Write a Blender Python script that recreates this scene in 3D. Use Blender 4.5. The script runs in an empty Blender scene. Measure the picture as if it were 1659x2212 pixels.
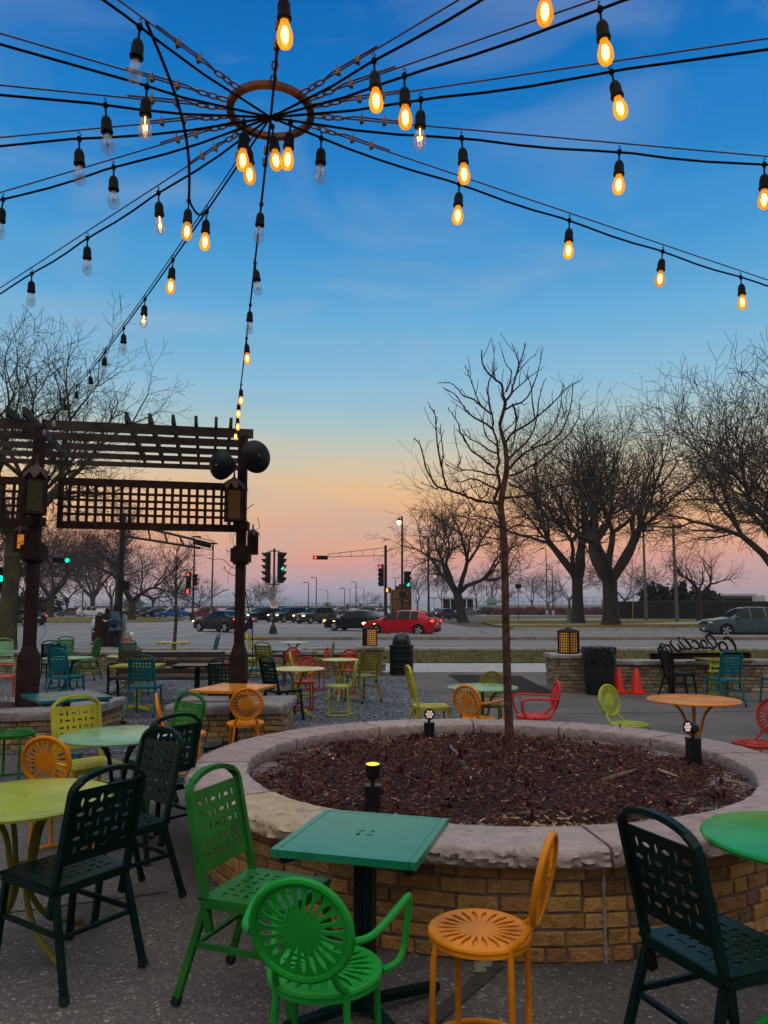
import bpy, math, random
from mathutils import Vector, Matrix
R = math.radians
rnd = random.Random(7)
sc = bpy.context.scene
COL = sc.collection
PI = math.pi
# ------------------------------------------------------------------ camera
F_, CX, CY, W_, H_ = 1640.0, 829.5, 1106.0, 1659.0, 2212.0
PITCH, EYE, HOR = R(6.0), 1.7, 1310.0
SH = HOR - CY - F_ * math.tan(PITCH)
cd = bpy.data.cameras.new('camera'); cam = bpy.data.objects.new('camera', cd); COL.objects.link(cam)
cam.location = (0, 0, EYE); cam.rotation_euler = (R(90) + PITCH, 0, 0)
cd.sensor_fit = 'AUTO'; cd.sensor_width = 36; cd.lens = 36 * F_ / H_; cd.shift_y = SH / H_
cd.clip_start = 0.05; cd.clip_end = 9000
sc.camera = cam
def ray(x, y):
    vx, vz = (x - CX) / F_, (CY + SH - y) / F_
    c, s = math.cos(PITCH), math.sin(PITCH)
    return Vector((vx, c - vz * s, s + vz * c))
def at(x, y, z=0.0):
    r = ray(x, y); t = (z - EYE) / r.z
    return Vector((r.x * t, r.y * t, z))
def atd(x, y, d):
    r = ray(x, y); t = d / r.y
    return Vector((r.x * t, d, EYE + r.z * t))
def proj(p):
    c, s = math.cos(PITCH), math.sin(PITCH)
    y, z = p[1], p[2] - EYE
    dep = y * c + z * s; up = -y * s + z * c
    return (CX + F_ * p[0] / dep, CY + SH - F_ * up / dep)
# ------------------------------------------------------------------ mesh builder
class MB:
    def __init__(s): s.v = []; s.f = []; s.c = []; s.col = None; s.uv = None
    def add(s, vs, fs):
        n = len(s.v); s.v += [tuple(p) for p in vs]; s.f += [tuple(i + n for i in f) for f in fs]
        if s.col is not None: s.c += [s.col] * len(vs)
        return s
    def box(s, c, d, M=None):
        x, y, z = d[0] / 2, d[1] / 2, d[2] / 2
        vs = [Vector((a * x, b * y, e * z)) for e in (-1, 1) for b in (-1, 1) for a in (-1, 1)]
        if M is not None: vs = [M @ p for p in vs]
        vs = [p + Vector(c) for p in vs]
        return s.add(vs, [(0, 2, 3, 1), (4, 5, 7, 6), (0, 1, 5, 4), (2, 6, 7, 3), (0, 4, 6, 2), (1, 3, 7, 5)])
    def beam(s, a, b, w, h, up=(0, 0, 1)):
        a, b = Vector(a), Vector(b); d = (b - a); L = d.length; d.normalize()
        u = Vector(up); sd = d.cross(u)
        if sd.length < 1e-4: sd = d.cross(Vector((1, 0, 0)))
        sd.normalize(); u = sd.cross(d)
        vs = []
        for p in (a, b):
            for i, j in ((-1, -1), (1, -1), (1, 1), (-1, 1)): vs.append(p + sd * (i * w / 2) + u * (j * h / 2))
        return s.add(vs, [(0, 1, 2, 3), (7, 6, 5, 4), (0, 4, 5, 1), (1, 5, 6, 2), (2, 6, 7, 3), (3, 7, 4, 0)])
    def tube(s, path, r, n=8, closed=False, cap=True):
        P = [Vector(p) for p in path]; m = len(P)
        rr = list(r) if hasattr(r, '__len__') else [r] * m
        vs = []; prev = None
        for i in range(m):
            if closed: t = P[(i + 1) % m] - P[i - 1]
            else: t = P[min(i + 1, m - 1)] - P[max(i - 1, 0)]
            if t.length < 1e-9: t = Vector((0, 0, 1))
            t.normalize()
            if prev is None:
                a = Vector((0, 0, 1)) if abs(t.z) < .9 else Vector((1, 0, 0)); nn = t.cross(a)
            else: nn = prev - t * prev.dot(t)
            if nn.length < 1e-6: nn = t.orthogonal()
            nn.normalize(); prev = nn; b = t.cross(nn)
            for k in range(n):
                an = 2 * PI * k / n; vs.append(P[i] + (nn * math.cos(an) + b * math.sin(an)) * rr[i])
        fs = []
        for i in range(m if closed else m - 1):
            j = (i + 1) % m
            for k in range(n):
                l = (k + 1) % n; fs.append((i * n + k, i * n + l, j * n + l, j * n + k))
        if cap and not closed:
            fs.append(tuple(range(n))[::-1]); fs.append(tuple((m - 1) * n + k for k in range(n)))
        return s.add(vs, fs)
    def lathe(s, prof, n=24, c=(0, 0, 0), M=None, sq=None):
        vs = []; fs = []; m = len(prof)
        for r, z in prof:
            for k in range(n):
                a = 2 * PI * (k + (.5 if n == 4 else 0)) / n
                p = Vector((r * math.cos(a), r * math.sin(a), z))
                if M is not None: p = M @ p
                vs.append(p + Vector(c))
        for i in range(m - 1):
            for k in range(n):
                l = (k + 1) % n; fs.append((i * n + k, i * n + l, (i + 1) * n + l, (i + 1) * n + k))
        if prof[0][0] > 1e-5: fs.append(tuple(range(n))[::-1])
        if prof[-1][0] > 1e-5: fs.append(tuple((m - 1) * n + k for k in range(n)))
        return s.add(vs, fs)
    def ball(s, c, r, n=12, m=8, M=None):
        r = r if hasattr(r, '__len__') else (r, r, r)
        vs = []; fs = []
        for i in range(m + 1):
            th = PI * i / m
            for k in range(n):
                a = 2 * PI * k / n
                p = Vector((r[0] * math.sin(th) * math.cos(a), r[1] * math.sin(th) * math.sin(a), r[2] * math.cos(th)))
                if M is not None: p = M @ p
                vs.append(p + Vector(c))
        for i in range(m):
            for k in range(n):
                l = (k + 1) % n; fs.append((i * n + k, (i + 1) * n + k, (i + 1) * n + l, i * n + l))
        return s.add(vs, fs)
    def prism(s, pts, h, M=None):
        n = len(pts); vs = [Vector((p[0], p[1], z)) for z in (0, h) for p in pts]
        if M is not None: vs = [M @ p for p in vs]
        return s.add(vs, [tuple(range(n))[::-1], tuple(range(n, 2 * n))] + [(i, (i + 1) % n, n + (i + 1) % n, n + i) for i in range(n)])
    def cell(s, fm, nrm, t, u0, u1, v0, v1, vert, L=.4, w=.13):
        """one panel cell with a lens shaped hole; fm maps (u,v) to a point"""
        out = []; inn = []
        cyc = [(-1, -1), (-.5, -1), (0, -1), (.5, -1), (1, -1), (1, -.5), (1, 0), (1, .5), (1, 1), (.5, 1), (0, 1), (-.5, 1), (-1, 1), (-1, .5), (-1, 0), (-1, -.5)]
        for i in range(16):
            ox, oy = cyc[i]; out.append((ox / 2, oy / 2))
            k = (i - 4) % 16 if vert else i
            if 6 <= k <= 14: x = 1 - (k - 6) / 4; y = (1 - x * x)
            else:
                kk = k if k >= 14 else k + 16
                x = -1 + (kk - 14) / 4; y = -(1 - x * x)
            x *= L; y *= w
            if vert: x, y = -y, x
            inn.append((x, y))
        uc, vc, du, dv = (u0 + u1) / 2, (v0 + v1) / 2, u1 - u0, v1 - v0
        N = Vector(nrm) * (t / 2)
        vs = []
        for sg in (1, -1):
            for lst in (out, inn):
                for a, b in lst: vs.append(Vector(fm(uc + a * du, vc + b * dv)) + N * sg)
        fs = []
        for i in range(16):
            j = (i + 1) % 16
            fs.append((i, j, 16 + j, 16 + i)); fs.append((32 + j, 32 + i, 48 + i, 48 + j))
            fs.append((16 + i, 16 + j, 48 + j, 48 + i))
        return s.add(vs, fs)
    def mesh(s, name, m=None, smooth=40):
        me = bpy.data.meshes.new(name); me.from_pydata(s.v, [], s.f); me.update()
        if s.c and len(s.c) == len(s.v):
            at_ = me.color_attributes.new('tone', 'FLOAT_COLOR', 'POINT')
            flat = []
            for c in s.c: flat += [c[0], c[1], c[2], 1.0]
            at_.data.foreach_set('color', flat)
        if smooth:
            me.polygons.foreach_set('use_smooth', [True] * len(me.polygons))
            me.set_sharp_from_angle(angle=R(smooth))
        if m is not None: me.materials.append(m)
        return me
    def build(s, name, m=None, parent=None, smooth=40, loc=None):
        o = bpy.data.objects.new(name, s.mesh(name, m, smooth)); COL.objects.link(o)
        if parent is not None: o.parent = parent
        if loc is not None: o.location = loc
        return o
def tag(o, label=None, cat=None, group=None, kind=None):
    if label: o['label'] = label
    if cat: o['category'] = cat
    if group: o['group'] = group
    if kind: o['kind'] = kind
    return o
def thing(name, label, cat, loc=(0, 0, 0), rz=0.0, group=None):
    o = bpy.data.objects.new(name, None); COL.objects.link(o); o.empty_display_size = .1
    o.location = loc; o.rotation_euler = (0, 0, rz)
    return tag(o, label, cat, group)
def setmat(o, m):
    if o.type == 'MESH' and o.material_slots:
        o.material_slots[0].link = 'OBJECT'; o.material_slots[0].material = m
def dup(root, label, group=None, mats=None):
    """copy a thing with copies of its parts and sub-parts; mats(name)->material or None"""
    def rec(o, par):
        c = o.copy(); COL.objects.link(c)
        if par is not None: c.parent = par
        if mats:
            m = mats(o.name.split('.')[0])
            if m: setmat(c, m)
        for k in KIDS.get(o.name, [x for x in o.children]): rec(k, c)
        return c
    r = rec(root, None); r['label'] = label
    if group: r['group'] = group
    return r
KIDS = {}
# ------------------------------------------------------------------ materials
MATS = {}
def nodes(name):
    m = bpy.data.materials.new(name); m.use_nodes = True
    nt = m.node_tree; nt.nodes.clear()
    out = nt.nodes.new('ShaderNodeOutputMaterial')
    return m, nt, nt.nodes, nt.links, out
def ramp(N, stops, interp='LINEAR'):
    r = N.new('ShaderNodeValToRGB'); e = r.color_ramp.elements; r.color_ramp.interpolation = interp
    while len(e) < len(stops): e.new(.5)
    for i, (p, c) in enumerate(stops):
        e[i].position = p; e[i].color = (c[0], c[1], c[2], 1)
    return r
def mat(name, col, rough=.5, var=.25, scale=6.0, metal=0.0, bump=0.0, bscale=60.0, coat=0.0, dirt=None, spec=.22, dscale=3.0, dthr=.55, attr=False):
    """principled with noise driven tone, roughness and bump"""
    if name in MATS: return MATS[name]
    m, nt, N, L, out = nodes(name)
    b = N.new('ShaderNodeBsdfPrincipled'); L.new(b.outputs[0], out.inputs[0])
    tc = N.new('ShaderNodeTexCoord')
    n1 = N.new('ShaderNodeTexNoise'); n1.inputs['Scale'].default_value = scale; n1.inputs['Detail'].default_value = 6
    L.new(tc.outputs['Object'], n1.inputs['Vector'])
    lo = [c * (1 - var) for c in col]; hi = [min(1, c * (1 + var)) for c in col]
    rp = ramp(N, [(.3, lo), (.7, hi)]); L.new(n1.outputs['Fac'], rp.inputs[0])
    src = rp.outputs[0]
    if attr:
        a = N.new('ShaderNodeAttribute'); a.attribute_name = 'tone'
        mx = N.new('ShaderNodeMix'); mx.data_type = 'RGBA'; mx.blend_type = 'MULTIPLY'; mx.inputs[0].default_value = 1
        L.new(src, mx.inputs[6]); L.new(a.outputs['Color'], mx.inputs[7]); src = mx.outputs[2]
    if dirt:
        n2 = N.new('ShaderNodeTexNoise'); n2.inputs['Scale'].default_value = dscale; n2.inputs['Detail'].default_value = 9; n2.inputs['Roughness'].default_value = .7
        L.new(tc.outputs['Object'], n2.inputs['Vector'])
        r2 = ramp(N, [(dthr, (0, 0, 0)), (dthr + .15, (1, 1, 1))]); L.new(n2.outputs['Fac'], r2.inputs[0])
        mx = N.new('ShaderNodeMix'); mx.data_type = 'RGBA'; L.new(r2.outputs[0], mx.inputs[0]); L.new(src, mx.inputs[6])
        mx.inputs[7].default_value = (*dirt, 1); src = mx.outputs[2]
    L.new(src, b.inputs['Base Color'])
    mr = N.new('ShaderNodeMapRange'); mr.inputs[3].default_value = max(.03, rough - .1); mr.inputs[4].default_value = min(1, rough + .1)
    L.new(n1.outputs['Fac'], mr.inputs[0]); L.new(mr.outputs[0], b.inputs['Roughness'])
    b.inputs['Metallic'].default_value = metal; b.inputs['Coat Weight'].default_value = coat
    b.inputs['Specular IOR Level'].default_value = spec
    if bump:
        n3 = N.new('ShaderNodeTexNoise'); n3.inputs['Scale'].default_value = bscale; n3.inputs['Detail'].default_value = 8
        L.new(tc.outputs['Object'], n3.inputs['Vector'])
        bp = N.new('ShaderNodeBump'); bp.inputs['Strength'].default_value = bump; bp.inputs['Distance'].default_value = .02
        L.new(n3.outputs['Fac'], bp.inputs['Height']); L.new(bp.outputs[0], b.inputs['Normal'])
    MATS[name] = m
    return m
def emit(name, col, k, base=(.02, .02, .02)):
    if name in MATS: return MATS[name]
    m, nt, N, L, out = nodes(name)
    b = N.new('ShaderNodeBsdfPrincipled'); L.new(b.outputs[0], out.inputs[0])
    b.inputs['Base Color'].default_value = (*base, 1); b.inputs['Roughness'].default_value = .3
    b.inputs['Emission Color'].default_value = (*col, 1); b.inputs['Emission Strength'].default_value = k
    MATS[name] = m
    return m
PAL = dict(dark_green=(.0015, .0145, .0125), mid_green=(.014, .13, .015), bright_green=(.006, .2, .05), jade=(.006, .17, .085), teal=(.004, .12, .145),
           yellow=(.40, .36, .025), olive=(.15, .135, .012), orange=(.62, .2, .006), red=(.33, .03, .016), scarlet=(.55, .03, .03), pale_green=(.16, .33, .14),
           cream=(.48, .44, .14), lime=(.33, .38, .04), salmon=(.55, .12, .06), mint=(.18, .36, .2), leaf=(.01, .26, .03), grey_green=(.008, .026, .018))
for k_, c_ in PAL.items(): mat('paint_' + k_, c_, rough=.34, var=.3, scale=4.5, coat=.02, spec=.13, bump=.06, bscale=90, dirt=[c_[0] * .35 + .035, c_[1] * .35 + .018, c_[2] * .35 + .008], dscale=26, dthr=.63)
for k_, c_ in PAL.items(): mat('table_' + k_, c_, rough=.22, var=.16, scale=5, coat=.03, spec=.36, bump=.03, bscale=60, dirt=[x * .7 + .015 for x in c_], dscale=4, dthr=.64)
def paint(k): return MATS['paint_' + k]
def gloss(k): return MATS['table_' + k]
black_metal = mat('black_metal', (.012, .012, .014), .4, .3, 9)
rubber = mat('rubber', (.014, .014, .015), .75, .3, 20)
rust_steel = mat('rust_brown_steel', (.022, .009, .008), .6, .5, 5, bump=.15, dirt=(.035, .015, .011), spec=.12)
galv = mat('galvanised', (.12, .12, .125), .45, .3, 12, metal=.6)
rust_wire = mat('rusty_cable', (.11, .05, .035), .55, .4, 30, metal=.3)
cord_mat = mat('black_cord', (.005, .005, .006), .7, .3, 20, spec=.1)
old_wood = mat('weathered_wood', (.045, .033, .03), .8, .45, 3, bump=.4, bscale=25, dirt=(.03, .022, .02))
bench_wood = mat('dark_wood', (.028, .022, .020), .75, .4, 4, bump=.3, bscale=25)
concrete = mat('pale_concrete', (.34, .33, .32), .85, .2, 2.2, bump=.25, bscale=70, dirt=(.2, .19, .18))
white_paint = mat('white_paint', (.7, .7, .68), .6, .1, 4)
bark = mat('bark', (.05, .04, .034), .9, .4, 5, bump=.5, bscale=30)
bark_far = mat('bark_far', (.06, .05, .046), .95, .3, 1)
bark_red = mat('young_bark', (.08, .038, .028), .9, .6, 24, bump=.6, bscale=50, dirt=(.045, .024, .02), spec=.2, dscale=22, dthr=.5); twig_red = mat('young_twigs', (.055, .022, .018), .85, .4, 14, spec=.2)
skin = mat('skin', (.42, .24, .17), .55, .1, 10)
# ================================================================== furniture prototypes (front faces +Y)
def weave_panel(mb, fm, n, nu, nv, t=.006):
    for i in range(nu):
        for j in range(nv):
            mb.cell(fm, n, t, i / nu, (i + 1) / nu, j / nv, (j + 1) / nv, (i + j) % 2 == 0, .45, .165)
def weave_chair():
    P = paint('dark_green')
    t = thing('woven_back_chair', 'x', 'chair')
    m = MB()
    hx, hy = .172, .165
    weave_panel(m, lambda u, v: (-hx + 2 * hx * u, -hy + 2 * hy * v, .450), (0, 0, 1), 6, 6)
    bw = .05
    for sx in (-1, 1): m.box((sx * (hx + bw / 2), 0, .450), (bw, 2 * hy + 2 * bw, .0062))
    for sy in (-1, 1): m.box((0, sy * (hy + bw / 2), .450), (2 * hx, bw, .0062))
    X, Y = hx + bw, hy + bw
    m.tube([(-X, -Y, .443), (X, -Y, .443), (X, Y, .443), (-X, Y, .443)], .012, 8, closed=True)
    for sx in (-1, 1): m.box((sx * X, 0, .43), (.014, 2 * Y - .02, .034))
    for sy in (-1, 1): m.box((0, sy * Y, .43), (2 * X - .02, .014, .034))
    m.build('seat', P, t)
    # back
    an = R(13); up = Vector((0, -math.sin(an), math.cos(an))); nr = Vector((0, math.cos(an), math.sin(an)))
    o = Vector((0, -.205, .45))
    def bp(x, s): return o + Vector((x, 0, 0)) + up * s
    m = MB()
    s0, s1 = .125, .405; bx = .165
    weave_panel(m, lambda u, v: bp(-bx + 2 * bx * u, s0 + (s1 - s0) * v), nr, 6, 5)
    for sx in (-1, 1):
        a, b = (sx * bx, sx * (bx + .03))
        vs = [bp(a, s0) + nr * .003, bp(b, s0) + nr * .003, bp(b, s1) + nr * .003, bp(a, s1) + nr * .003]
        vs += [p - nr * .006 for p in vs]; m.add(vs, [(0, 1, 2, 3), (7, 6, 5, 4), (0, 4, 5, 1), (1, 5, 6, 2), (2, 6, 7, 3), (3, 7, 4, 0)])
    for a, b in ((s0 - .035, s0), (s1, s1 + .03)):
        w = bx + .03
        vs = [bp(-w, a) + nr * .003, bp(w, a) + nr * .003, bp(w, b) + nr * .003, bp(-w, b) + nr * .003]
        vs += [p - nr * .006 for p in vs]; m.add(vs, [(0, 1, 2, 3), (7, 6, 5, 4), (0, 4, 5, 1), (1, 5, 6, 2), (2, 6, 7, 3), (3, 7, 4, 0)])
    m.build('backrest', P, t)
    m = MB()
    w = bx + .042
    for sx in (-1, 1): m.beam(bp(sx * w, -.14), bp(sx * w, s1 + .022), .026, .034, up=nr)
    arc = []
    for k in range(15):
        a = PI * k / 14; arc.append(bp(-w * math.cos(a), s1 + .02 + .088 * math.sin(a)))
    for k in range(14): m.beam(arc[k] - (arc[k + 1] - arc[k]) * .12, arc[k + 1] + (arc[k + 1] - arc[k]) * .12, .034, .022, up=(0, 0, 1) if 2 < k < 11 else (1 if k < 5 else -1, 0, .3))
    m.build('back_frame', P, t)
    legs = [((-.200, -.195, .436), (-.225, -.335, .0)), ((.200, -.195, .436), (.225, -.335, .0)), ((-.200, .195, .436), (-.215, .25, 0)), ((.200, .195, .436), (.215, .25, 0))]
    for a, b in legs:
        a, b = Vector(a), Vector(b); e = b + (a - b) * .07
        lg = MB().beam(a, e - (b - e) * .0, .028, .03, up=(0, 1, 0)).build('leg', P, t)
        MB().beam(e, b, .034, .036, up=(0, 1, 0)).build('foot_cap', rubber, lg)
    def on(l, f): return Vector(l[0]).lerp(Vector(l[1]), f)
    m = MB()
    m.beam(on(legs[0], .42), on(legs[2], .42), .016, .022); m.beam(on(legs[1], .42), on(legs[3], .42), .016, .022)
    m.beam(on(legs[0], .44), on(legs[1], .44), .022, .016)
    m.build('stretcher', P, t)
    return t
def sun_disc(mb, c, rx, axu, axv, n, rin=.36, rout=.92, ns=22, t=.005):
    """flat disc with radial lens slots; axu, axv in-plane axes, n the normal"""
    def pt(a, r): return c + axu * (r * math.cos(a)) + axv * (r * math.sin(a))
    for k in range(ns):
        a0, a1 = 2 * PI * k / ns, 2 * PI * (k + 1) / ns
        mb.cell(lambda u, v: pt(u, v), n, t, a0, a1, rx * rin, rx * rout, True, .48, .29)
    for lo, hi in ((0.0, rin), (rout, 1.0)):
        N = ns * 2; vs = []
        for sg in (1, -1):
            for r in (lo * rx, hi * rx):
                for k in range(N): vs.append(pt(2 * PI * k / N, r) + n * (sg * t / 2))
        fs = []
        for k in range(N):
            l = (k + 1) % N
            fs.append((k, l, N + l, N + k)); fs.append((2 * N + l, 2 * N + k, 3 * N + k, 3 * N + l))
        mb.add(vs, fs)
def sunburst_chair(arms):
    P = paint('orange')
    t = thing('sunburst_chair', 'x', 'chair')
    ns = 24
    m = MB(); c = Vector((0, 0, .452)); rs = .190
    sun_disc(m, c, rs, Vector((1, 0, 0)), Vector((0, 1, 0)), Vector((0, 0, 1)), .34)
    m.tube([(rs * math.cos(a), rs * math.sin(a), .446) for a in [2 * PI * k / 40 for k in range(40)]], .012, 8, closed=True)
    m.lathe([(rs + .008, .446), (rs + .008, .424), (rs, .424), (rs, .444)], 40)
    m.build('seat', P, t)
    an = R(11); up = Vector((0, -math.sin(an), math.cos(an))); nr = Vector((0, math.cos(an), math.sin(an)))
    bc = Vector((0, -.212, .45)) + up * .228; rb = .164; X = Vector((1, 0, 0))
    m = MB()
    sun_disc(m, bc, rb, X, up, nr, .34)
    m.build('backrest', P, t)
    m = MB().tube([bc + X * (rb * math.cos(a)) + up * (rb * math.sin(a)) for a in [2 * PI * k / 40 for k in range(40)]], .0135, 8, closed=True)
    m.build('back_rim', P, t)
    rr = .208
    fl = [(-.15, .135), (.15, .135), (-.13, -.15), (.13, -.15)]
    for i, (x, y) in enumerate(fl):
        m = MB(); q = Vector((x, y, 0)).normalized()
        top = Vector((x * .93, y * .93, .435)); bot = Vector((q.x * rr, q.y * rr, .012))
        if i < 2: m.tube([top, top.lerp(bot, .12) + q * .012, top.lerp(bot, .5) + q * .012, bot], .0125, 8)
        else:
            a = PI * 1.5 + (.62 if x > 0 else -.62)
            e = bc + X * (rb * math.cos(a)) + up * (rb * math.sin(a))
            m.tube([e, e.lerp(top, .5) + Vector((0, -.012, 0)), top + Vector((0, -.012, .02)), top + Vector((0, -.012, -.03)), top.lerp(bot, .5) + q * .012, bot], .0125, 8)
        m.build('leg', P, t)
    MB().tube([(rr * math.cos(a), rr * math.sin(a), .013) for a in [2 * PI * k / 36 for k in range(36)]], .0115, 8, closed=True).build('base_ring', P, t)
    if arms:
        for sx in (-1, 1):
            a = bc + X * (sx * (rb + .008)) - up * .02
            pts = [a, a + Vector((sx * .05, .07, .0)), Vector((sx * .262, .06, .665)), Vector((sx * .265, .155, .655)), Vector((sx * .262, .185, .625)), Vector((sx * .25, .165, .50)), Vector((sx * .235, .12, .445)), Vector((sx * .19, .06, .435))]
            sm = []
            for i in range(len(pts) - 1):
                for k in range(4):
                    f = k / 4; p0, p1, p2, p3 = pts[max(i - 1, 0)], pts[i], pts[i + 1], pts[min(i + 2, len(pts) - 1)]
                    sm.append(.5 * ((2 * p1) + (p2 - p0) * f + (2 * p0 - 5 * p1 + 4 * p2 - p3) * f * f + (3 * p1 - p0 - 3 * p2 + p3) * f ** 3))
            sm.append(pts[-1]); MB().tube(sm, .0125, 8).build('armrest', P, t)
    return t
def round_table(r, legn=4):
    P = paint('mint'); t = thing('round_cafe_table', 'x', 'table')
    z = .73
    MB().lathe([(.012, z - .004), (.012, z), (r - .03, z), (r - .006, z - .004), (r, z - .014), (r - .004, z - .026), (r - .03, z - .022), (r - .05, z - .008), (.012, z - .008)], 56).build('tabletop', P, t)
    for k in range(4):
        a = 2 * PI * (k + .5) / 4; c, s = math.cos(a), math.sin(a)
        pr = [(r * .78, z - .02), (r * .60, z - .032), (r * .38, z - .075), (r * .22, z - .17), (.062, z - .33), (.045, .34), (.062, .22), (r * .38, .085), (r * .62, .035), (r * .80, .0)]
        pts = []
        for i in range(len(pr) - 1):
            for q in range(3):
                f = q / 3; p0, p1, p2, p3 = [Vector(pr[max(0, min(len(pr) - 1, i + d))]) for d in (-1, 0, 1, 2)]
                v = .5 * ((2 * p1) + (p2 - p0) * f + (2 * p0 - 5 * p1 + 4 * p2 - p3) * f * f + (3 * p1 - p0 - 3 * p2 + p3) * f ** 3)
                pts.append((v.x * c, v.x * s, v.y))
        pts.append((pr[-1][0] * c, pr[-1][0] * s, .008))
        m = MB().tube(pts, .0145, 8); m.lathe([(.02, 0), (.02, .012), (.014, .02)], 10, c=(pr[-1][0] * c, pr[-1][0] * s, 0))
        m.build('leg', P, t)
    m = MB().lathe([(.05, .30), (.055, .31), (.055, .385), (.05, .395)], 14).build('leg_collar', P, t); m = MB(); m.tube([(r * .6 * math.cos(2 * PI * k / 28), r * .6 * math.sin(2 * PI * k / 28), z - .03) for k in range(28)], .008, 6, closed=True)
    m.build('support_hoop', P, t)
    return t
def square_table(sx, sy):
    P = paint('jade'); t = thing('square_cafe_table', 'x', 'table'); z = .73
    m = MB(); h = .05
    def fm(u, v): return (-h + 2 * h * u, -h + 2 * h * v, z - .003)
    for i in range(2):
        for j in range(2): m.cell(fm, (0, 0, 1), .006, i / 2, i / 2 + .5, j / 2, j / 2 + .5, (i + j) % 2 == 0, .46, .15)
    X, Y, rim = sx / 2, sy / 2, .032
    for q in (-1, 1):
        m.box((q * (h + X - rim) / 2, 0, z - .003), (X - rim - h, 2 * (Y - rim), .006)); m.box((0, q * (h + Y - rim) / 2, z - .003), (2 * h, Y - rim - h, .006))
    m.build('tabletop', P, t)
    m = MB(); g = .0025
    for q in (-1, 1):
        m.box((q * (X - rim / 2 + g / 2), 0, z - .014), (rim - g, 2 * Y, .03)); m.box((0, q * (Y - rim / 2 + g / 2), z - .0145), (2 * (X - rim), rim - g, .03))
    m.build('rim', P, t)
    m = MB()
    for q in (-1, 1): m.beam((q * (X - .03), q * (Y - .03), z - .045), (0, 0, z - .025), .03, .03); m.beam((q * (X - .03), -q * (Y - .03), z - .045), (0, 0, z - .025), .03, .03)
    m.build('bracket', P, t)
    m = MB(); m.box((-.021, 0, .36), (.036, .075, .68)); m.box((.021, 0, .36), (.036, .075, .68)); m.box((0, 0, .36), (.02, .06, .679)); m.build('column', P, t)
    for k in range(4):
        a = PI / 4 + PI / 2 * k; d = Vector((math.cos(a), math.sin(a), 0))
        m = MB(); m.beam(d * .03 + Vector((0, 0, .05)), d * .36 + Vector((0, 0, .03)), .045, .03); m.lathe([(.02, 0), (.022, .018)], 10, c=d * .34); m.build('foot', P, t)
    return t
pw = weave_chair(); ps = sunburst_chair(False); pa = sunburst_chair(True)
used = set()
def paintmap(c):
    return lambda n: None if n in ('foot_cap',) else paint(c)
def chair(kind, col, x, y, h, label, group):
    p = {'w': pw, 's': ps, 'a': pa}[kind]
    if p in used: o = dup(p, label, group, paintmap(col))
    else:
        o = p; used.add(p); o['label'] = label; o['group'] = group
        for ch in list(o.children):
            if paintmap(col)(ch.name.split('.')[0]): setmat(ch, paint(col))
    o.location = (x, y, 0.012 if (y > 9.9 and x < 1) else .003); o.rotation_euler = (0, 0, R(h - 90)); o.scale = (.93, .96, 1) if kind == 'w' else (1, 1, 1); return o
GW, GS = 'woven back metal cafe chairs', 'round sunburst metal cafe chairs'
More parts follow.
